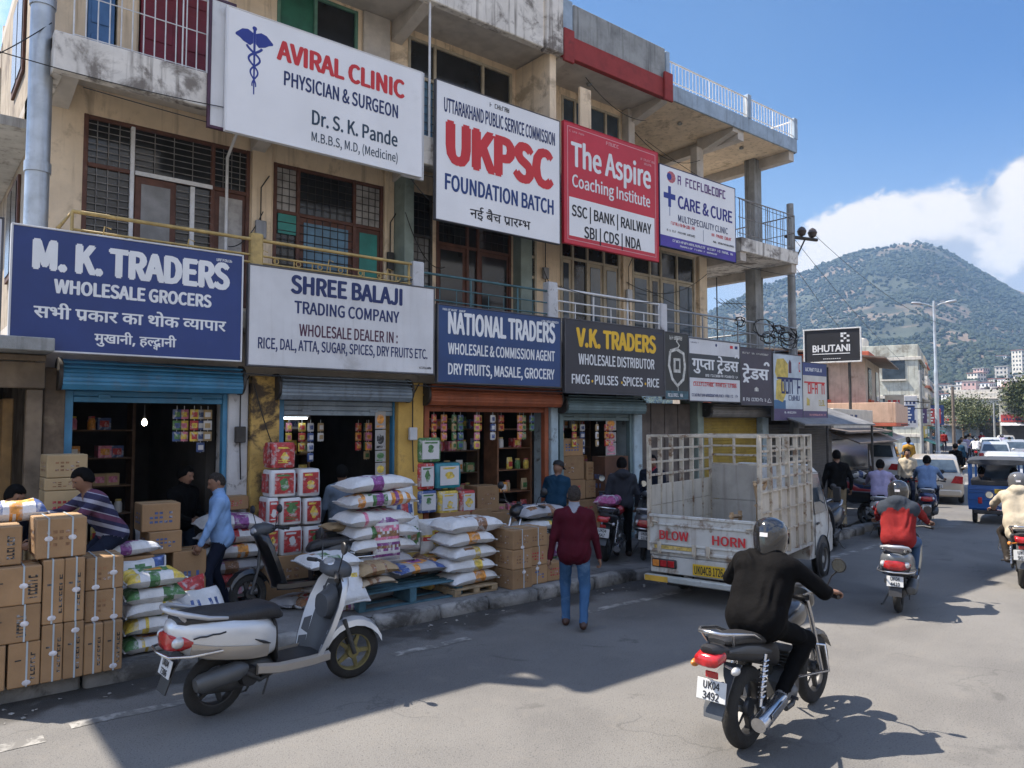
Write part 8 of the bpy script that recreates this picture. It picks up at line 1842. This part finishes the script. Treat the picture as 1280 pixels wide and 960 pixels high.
mb = MB(); mb.tube([(.1, 0, 6.4), (.45, -.13, 7.06)], .02, 6); mb.build('brace', M_IRON, pl); mb = MB(); mb.box(-.16, .16, -.2, -.1, 2.2, 2.7, 0, .02); mb.build('meter_box', M_GREYB, pl)
p = G(1171, 601); pole('thin dark pole left of the steel street lamp', (p.x + 3, p.y + 1.8, .15), 4.9, .09); p = DP(1192, 530, 55); pole('brownish pole before the street trees', (p.x, p.y, 0), 5.2, .13, M_TIN); p = DP(1243, 530, 75); pole('far pole before the closing shop blocks', (p.x, p.y, 0), 4.6, .11)
def wire(a, b, sag, r=.008, n=14): return [(a[0] + (b[0] - a[0]) * t, a[1] + (b[1] - a[1]) * t, a[2] + (b[2] - a[2]) * t - 4 * sag * t * (1 - t)) for t in (k / n for k in range(n + 1))]
M_WIRE = mat('black_cable', (.012, .012, .012), .6, var=0)
WL = [((17.7, 10.3, 7.3), (58, 22.5, 5.2), .7, 'long wire from the utility pole over the shop roofs to the trees'), ((18.3, 10.05, 7.4), (34, 12.9, 6.6), .35, 'wire from the utility pole cross arm to the street lamp'), ((17.7, 10.3, 6.6), (36, 16.5, 5.3), .4, 'wire from the utility pole to the mint house'),
      ((1.6, 9.9, 6.4), (9.2, 9.9, 6.5), .12, 'cable slung under the upper balcony edge'), ((9.2, 9.9, 6.5), (17.6, 10.2, 6.2), .18, 'cable slung from the red signboard to the utility pole'), ((2.0, 9.72, 3.18), (9.4, 9.72, 3.02), .06, 'cable sagging under the lower signboards'), ((9.4, 9.93, 3.02), (17.6, 10.15, 3.4), .10, 'cable sagging under the Hindi signboards'),
      ((-.6, 9.7, 5.6), (1.3, 10.2, 7.2), .2, 'loose wire across the corner pipe'), ((-.6, 9.7, 6.6), (6.2, 10.0, 7.1), .3, 'wire running behind the clinic signboard'), ((12.4, 10.6, 8.6), (17.6, 10.25, 7.7), .2, 'wire from the recessed terrace to the utility pole'), ((12.6, 10.8, 5.4), (17.6, 10.3, 4.6), .2, 'low cable along the grey railing')]
for a, b, s, l in WL: mb = MB(); mb.tube(wire(a, b, s), .0065, 5); tag(mb.build('cable', M_WIRE, smooth=60), l, 'cable')
rr = random.Random(5); mb = MB()
for k in range(7):
    c = (15.0 + rr.uniform(-.8, 1.8), 9.9 + rr.uniform(-.1, .1), 4.55 + rr.uniform(-.2, .25)); q = rr.uniform(.12, .32); f = rr.uniform(.8, 1.6)
    mb.tube([(c[0] + q * math.cos(a * .7) * f + .02 * k, c[1] + .05 * math.sin(a * 1.7), c[2] + q * math.sin(a * .7) * .7) for a in range(20)], .012, 5)
tag(mb.build('cable_tangle', M_WIRE, smooth=60), 'tangle of black cable coils hanging on the grey railing by the utility pole', 'cable')
mb = MB(); mb.tube([(14.9, 10.6, 3.95), (14.9, 10.6, 5.9)], .015, 6); mb.tube([(14.9, 10.6, 5.3), (15.9, 10.4, 5.35)], .010, 6)
for k in range(5): mb.tube([(15.0 + .2 * k, 10.45 - .02 * k, 5.2), (15.0 + .2 * k, 10.75 - .02 * k, 5.45)], .007, 5)
tag(mb.build('aerial', M_IRON, smooth=60), 'thin television aerial on the terrace at the right end', 'aerial')

# ------------------------------------------------------------------ street trees, hillside town
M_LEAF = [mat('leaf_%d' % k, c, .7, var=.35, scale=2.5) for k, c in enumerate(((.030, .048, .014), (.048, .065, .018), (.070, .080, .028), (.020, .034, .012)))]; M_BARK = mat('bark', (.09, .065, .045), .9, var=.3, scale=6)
def tree(label, loc, h, w_, seed, n=2600, group=None, tone=0):
    rr = np.random.RandomState(seed); t = thing('tree', label, 'tree', loc, 0, group); h *= .74; n = int(n * 2.6); mb = MB(); mb.tube([(0, 0, 0), (.1, .05, h * .25), (.0, .1, h * .5), (.05, .1, h * .8)], [.05 * h * .5, .04 * h * .5, .026 * h * .5, .02], 8)
    tips = []
    for k in range(11):
        a = rr.uniform(0, 6.28); z0 = h * rr.uniform(.25, .6); q = np.array((w_ * rr.uniform(.25, .8) * math.cos(a), w_ * rr.uniform(.25, .8) * math.sin(a), h * rr.uniform(.45, .95))); mb.tube([(0, .05, z0), tuple(q * .5 + np.array((0, 0, z0 * .4))), tuple(q)], [.03 * h * .4, .016 * h * .4, .008], 5); tips.append(q)
    mb.build('trunk', M_BARK, t, 60); mb = MB(); tips = np.array(tips + [np.array((0, 0, h * .9))]); C_ = tips[rr.randint(0, len(tips), n)]; sg = np.array((w_ * .22, w_ * .22, h * .11)); P = C_ + rr.normal(0, 1, (n, 3)) * sg; P[:, 2] = np.maximum(P[:, 2], h * .18)
    s = rr.uniform(.5, 1.2, n) * .024 * h; A = rr.normal(0, 1, (n, 3)); A /= np.linalg.norm(A, axis=1)[:, None]; Bv = np.cross(A, rr.normal(0, 1, (n, 3))); Bv /= np.linalg.norm(Bv, axis=1)[:, None]
    for i in range(n):
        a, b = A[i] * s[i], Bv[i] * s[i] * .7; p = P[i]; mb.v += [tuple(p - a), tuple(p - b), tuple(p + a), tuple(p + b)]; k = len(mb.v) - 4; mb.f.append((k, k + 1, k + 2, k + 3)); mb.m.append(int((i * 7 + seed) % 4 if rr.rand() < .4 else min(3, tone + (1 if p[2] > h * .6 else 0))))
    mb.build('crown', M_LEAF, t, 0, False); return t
for k, (px, D, h, w_) in enumerate(((1188, 100, 6.6, 3.2), (1204, 92, 7.4, 3.8), (1222, 98, 6.4, 3.6), (1238, 105, 5.6, 3.2), (1196, 118, 8.0, 3.4), (1284, 86, 9.2, 2.6), (1312, 84, 11.0, 3.6), (1310, 105, 9, 4.5), (1150, 110, 7.0, 3))):
    p = DP(px, 530, D); tree(['bushy street tree left of the brown pole', 'broad street tree right of the steel lamp', 'round street tree in mid group', 'small street tree before the white shop block', 'tall street tree behind the group', 'big dark tree above the closing shops', 'biggest tree at the right edge above the shops', 'tree beyond the right edge of the street', 'tree behind the mint house'][k], (p.x, p.y, 0), h, w_, 50 + k, group='trees at the end of the street', tone=k % 2)
def on_hill(px, py):
    d = ray(px, py); hl = math.hypot(d.x, d.y); az = math.atan2(d.y, d.x)
    for k in range(400):
        r = R0 + 10 + k * 3; z = CAM_H + d.z / hl * r
        if hill_h(az, r) >= z: break
    return Vector((r * math.cos(az), r * math.sin(az), hill_h(az, r)))
HH = [(1198, 497, 9, 2), (1207, 488, 11, 2), (1214, 499, 10, 3), (1221, 478, 9, 2), (1228, 505, 12, 2), (1233, 492, 9, 2), (1240, 508, 12, 3), (1246, 480, 8, 1), (1254, 474, 14, 3), (1262, 486, 12, 2), (1268, 497, 12, 3), (1276, 470, 8, 6), (1282, 488, 14, 3), (1190, 505, 9, 2), (1164, 500, 10, 2), (1152, 494, 8, 2), (1140, 478, 9, 2), (1254, 450, 9, 1), (1227, 470, 9, 2), (1270, 508, 14, 2), (1216, 510, 10, 2), (1250, 496, 9, 2), (1130, 500, 9, 2), (1180, 488, 8, 1)]
for k, (px, py, wd, fl) in enumerate(HH):
    p = on_hill(px, py); p.z -= 2.5; rr = random.Random(k); hs_ = .9 + rr.random() * .4; t = thing('hill_house', ('tall white block' if fl > 4 else ['small white house', 'white flat-roofed house', 'pinkish house', 'cream house'][k % 4]) + ' on the lower hillside, ' + nth(k) + ' one of the hill town', 'house', p, rr.uniform(-.9, .2), 'houses on the hillside')
    H = fl * 3 * hs_ + 2.5; mb = MB(); mb.box(-wd / 2, wd / 2, -4, 4, 0, H, 0, .05); mb.build('wall', (M_WHB, mat('bright_white_wall', (.72, .71, .69), .9, var=.05), mat('pinkish_wall', (.55, .36, .32), .9, var=.1), M_WHB)[k % 4], t, 0)
    mb = MB(); mb.box(-wd / 2 - .4, wd / 2 + .4, -4.4, 4.4, H, H + .35); mb.build('roof', (M_SOFF, M_BRICK, M_WHB, M_BRICK)[k % 4], t, 0)
    for f in range(fl):
        for j in range(3):
            x = -wd / 2 + wd * (j + .5) / 3; mb = MB(); mb.box(x - wd * .09, x + wd * .09, -4.03, -4.003, 3.4 + f * 3 * hs_, 4.9 + f * 3 * hs_); mb.build('window', M_GLASS, t, 0); mb = MB(); mb.box(-wd / 2 - .03, -wd / 2 - .003, -3 + j * 2.4, -1.9 + j * 2.4, 3.4 + f * 3 * hs_, 4.9 + f * 3 * hs_); mb.build('window', M_GLASS, t, 0)

g = 'blue and white bags stacked under the awning'
for k in range(8):
    q = DP(1046 + 22 * (k % 2), 600, 23.5); sack('blue and white bag stacked under the far awning, ' + ('left' if k % 2 == 0 else 'right') + ' pile ' + ('lowest', 'second', 'third', 'top')[k // 2], (q.x, q.y, .15 + (k // 2) * .22), R(-35), .62, .5, .24, base=(M_SACKW, mat('sky_blue_bag', (.12, .32, .5), .5, var=.2))[(k // 2 + k) % 2], prints=(P_BLU,), seed=500 + k, group=g)

# hanging boards along the far shopfronts, parked two-wheelers and street clutter
for k, (px, D, w_, h, z, c, n) in enumerate(((1108, 29, .9, .8, 2.5, 0, 'small white'), (1119, 31, .7, 1.3, 2.35, 6, 'tall cream'), (1131, 34, .8, .7, 2.6, 1, 'small navy'), (1139, 36, .55, 1.5, 2.3, 0, 'tall narrow white'), (1148, 39, .8, .8, 2.5, 5, 'small violet'), (1156, 42, .6, 1.4, 2.4, 6, 'tall beige'), (1165, 47, 1.0, .9, 2.5, 2, 'small red'), (1170, 53, 1.0, 1.4, 2.4, 1, 'tall dark blue'), (1100, 27.2, .8, .6, 1.95, 4, 'low green'))):
    q = DP(px, 530, D); t = thing('hanging_sign', n + ' hanging signboard over the far shops', 'signboard', (q.x, q.y, z), R(-58)); mb = MB(); mb.box(-w_ / 2, w_ / 2, -.04, .04, 0, h, 0, .008); mb.build('sheet', SIGNC[c], t, 0)
    mb = MB()
    for j in range(4):
        for i in range(3):
            x = -w_ * .36 + i * w_ * .26; mb.add([(x, -.043, h * (.14 + .2 * j)), (x + w_ * (.1 + .05 * ((i + j + k) % 3)), -.043, h * (.14 + .2 * j)), (x + w_ * (.1 + .05 * ((i + j + k) % 3)), -.043, h * (.24 + .2 * j)), (x, -.043, h * (.24 + .2 * j))], [(0, 1, 2, 3)])
    mb.build('sign_print', (M_TNVY, M_TRED, M_TWHT)[(k + (c in (1, 2, 4, 5)) * 2) % 3] if c in (0, 6) else M_TWHT, t, 0)
    mb = MB(); mb.tube([(w_ / 2, 0, h * .8), (w_ / 2 + .6, .35, h * .8)], .02, 5); mb.build('bracket', M_IRON, t)
for k, (x, y, c) in enumerate(((18.2, 8.75, 0), (18.9, 9.05, 1), (20.3, 9.65, 3), (21.2, 10.1, 2), (22.2, 10.45, 4), (23.1, 10.75, 0))):
    dup(fb[c], (x, y, .0), R((75, 60, 82, 66, 70, 60)[k]), ('black', 'red', 'grey', 'dark blue', 'white')[c] + ' motorbike parked at an angle to the far kerb, ' + nth(k) + ' beyond the black scooter', 'motorbikes parked along the far kerb')
g = 'baskets and bundles set out before the far shops'
for k in range(9):
    q = DP(1040 + k * 11, 590, 25 + k * 1.3); mb = MB(); mb.lathe([(.001, 0), (.22, 0), (.30, .32), (.27, .33), (.2, .04), (.001, .04)], seg=14); o = mb.build('basket', (mat('blue_tub', (.05, .15, .35), .4), mat('cane_basket', (.3, .19, .08), .8, var=.3, scale=20), mat('green_tub', (.06, .22, .1), .4))[k % 3]); o.location = (q.x, q.y, .15)
    tag(o, ('blue tub', 'cane basket', 'green tub')[k % 3] + ' set before the far shops, ' + nth(k) + ' one going away', 'basket', g)
# ------------------------------------------------------------------ more goods heaped on the pavement, small clutter on the facade
rr = random.Random(42)
SPOTS = [(4.22, 9.15, .15, 12), (4.35, 8.75, .15, -20), (4.05, 9.35, .15, 30), (4.6, 8.95, .15, 70), (5.98, 9.05, .15, 20), (6.2, 9.25, .15, -15), (6.55, 9.1, .15, 40), (6.6, 9.4, .15, 5), (5.9, 9.45, .15, 10), (6.25, 9.6, .15, -30), (2.45, 9.3, .15, -10), (4.4, 9.15, .30, 25), (6.1, 9.1, .30, -25), (6.4, 9.35, .29, 60), (6.0, 9.5, .29, 30), (7.45, 9.2, .15, 0), (7.7, 8.9, .15, 35), (4.5, 9.0, .44, 0), (6.3, 9.5, .43, 10)]
PN = [('green', P_GRN), ('purple', P_PUR), ('red', P_RED), ('blue', P_BLU), ('orange', P_ORG)]
for k, (x, y, z, a) in enumerate(SPOTS):
    c = k % 5; base = (M_SACKW, M_SACKW, M_SACKG, M_SACKW, M_SACKY)[k % 5]
    where = 'between the parked scooters and the tall pile' if x < 5 and x > 3.5 else ('between tall pile and five-high stack' if x < 7 and x > 5 else ('left of the man in blue shirt' if x < 3.5 else 'beside the kerb cartons'))
    lay = 'bottom' if z < .2 else ('second' if z < .4 else 'top')
    sack(PN[c][0] + ' printed sack ' + where + ', ' + lay + ' layer' + (' centre' if k == 12 else ' end' if k in (8, 9) else ''), (x, y, z), R(a), rr.uniform(.5, .66), rr.uniform(.34, .44), .15, base=base, prints=(PN[c][1], PN[(c + 2) % 5][1], P_BRN), seed=600 + k, style=('full', 'band', 'top')[k % 3], group='small printed sacks heaped ' + where)
# bright pouches standing in rows in front of the shops
for k in range(22):
    row, i = divmod(k, 11); x = 6.75 + i * .22 + rr.uniform(-.03, .03); y = 9.75 + row * .22; c = (i + 2 * row) % 5
    if 7.5 < x < 8.9 and row == 0: continue
    pack(PN[c][0] + ' pouch in the ' + ('front', 'back') [row] + ' row before the orange shop, ' + nth(i) + ' from the left', (x, y, PZ), (.18, .13, rr.uniform(.26, .36)), PN[c][1], (PN[(c + 1) % 5][1], M_RWBOX), 700 + k, 'pouches in rows before the orange shop', rz=rr.uniform(-.2, .2))
for k in range(8):
    x = 4.45 + (k % 4) * .21; c = k % 5
    pack(PN[c][0] + ' pouch on the floor of the grey shutter doorway, ' + ('front', 'back')[k // 4] + ' row, ' + nth(k % 4) + ' from the left', (x, 10.15 + .2 * (k // 4), .19), (.17, .13, .3), PN[c][1], (M_RWBOX, PN[(c + 3) % 5][1]), 730 + k, 'pouches in the grey shutter doorway')
# bundled clothes behind the window grille and small fittings on the wall
for k, (x, z, c) in enumerate(((4.42, 4.55, (.40, .46, .55)), (4.60, 4.5, (.20, .30, .45)))):
    mb = MB(); q = random.Random(k); mb.ball((0, 0, .1), (.11, .03, .14), 0, 12, 8); mb.v = [(a + .02 * math.sin(40 * c_ + k), b, c_ + .015 * math.sin(50 * a)) for a, b, c_ in mb.v]; o = mb.build('cloth_bundle', mat('bundle_%d' % k, c, .9, var=.3, scale=14), smooth=60); o.location = (x, 10.95, z); tag(o, ('white cloth bundle hung on the window grille beside the teal door', 'blue cloth bundle hung on the window grille beside the teal door', 'pale cloth tucked in the top grille of the left window', 'beige cloth tucked in the top grille of the left window')[k], 'cloth')
for k, (x, y, z, w_, h) in enumerate(((4.12, 10.93, 5.2, .16, .26), (6.3, 10.91, 5.0, .12, .3), (12.15, 10.9, 5.1, .16, .24), (9.82, 10.98, 5.3, .14, .22), (3.66, 10.33, 2.2, .14, .22), (6.36, 10.27, 2.2, .14, .2))):
    t = thing('meter_box', ['meter box on the cream pillar between the two left windows', 'meter box on the pillar right of the teal door', 'meter box on the pillar under the red signboard', 'meter box on the cream wall by the green pillar', 'meter box on the peeling white shop pillar', 'meter box high on the plain yellow pillar'][k], 'meter box', (x, y, z)); mb = MB(); mb.box(-w_ / 2, w_ / 2, -.06, .0, 0, h, 0, .01); mb.build('case', (M_GREYB, M_IRON, M_WHPEEL)[k % 3], t); mb = MB(); mb.tube([(0, -.02, h), (0, -.02, h + .5), (.12, -.02, h + .7)], .010, 5); mb.tube([(0, -.02, 0), (.02, -.02, -.5)], .010, 5); mb.split('conduit', M_WIRE, t, 60)
WL2 = [((3.65, 10.9, 5.0), (4.15, 10.9, 5.6), .15), ((6.35, 10.5, 5.9), (7.4, 10.9, 5.2), .3), ((9.7, 10.9, 5.5), (10.2, 10.9, 5.2), .2), ((9.0, 9.96, 4.98), (12.1, 9.96, 4.95), .12), ((5.9, 9.93, 6.5), (6.7, 9.93, 5.9), .12), ((12.1, 10.9, 5.5), (14.8, 10.8, 6.0), .35), ((4.2, 9.96, 4.6), (6.2, 9.96, 4.7), .14), ((3.8, 10.2, 3.0), (4.2, 10.2, 1.9), .1), ((10.0, 10.0, 9.05), (12.2, 10.4, 8.9), .2), ((12.3, 10.8, 8.8), (14.6, 10.8, 8.7), .3)]
for k, (a, b, s) in enumerate(WL2):
    mb = MB(); mb.tube(wire(a, b, s), .008, 5); tag(mb.build('cable', M_WIRE, smooth=60), ['short loose cable beside the left cream pillar', 'slack cable under the tall white signboard', 'slack cable by the small cream window', 'thin cable along the white balcony rail', 'cable hanging below the clinic signboard corner', 'slack cable across the cream doors at the right', 'thin cable along the yellow rail', 'cable hanging on the peeling yellow pillar', 'cable under the red roof beam', 'slack cable in the recessed terrace'][k], 'cable')
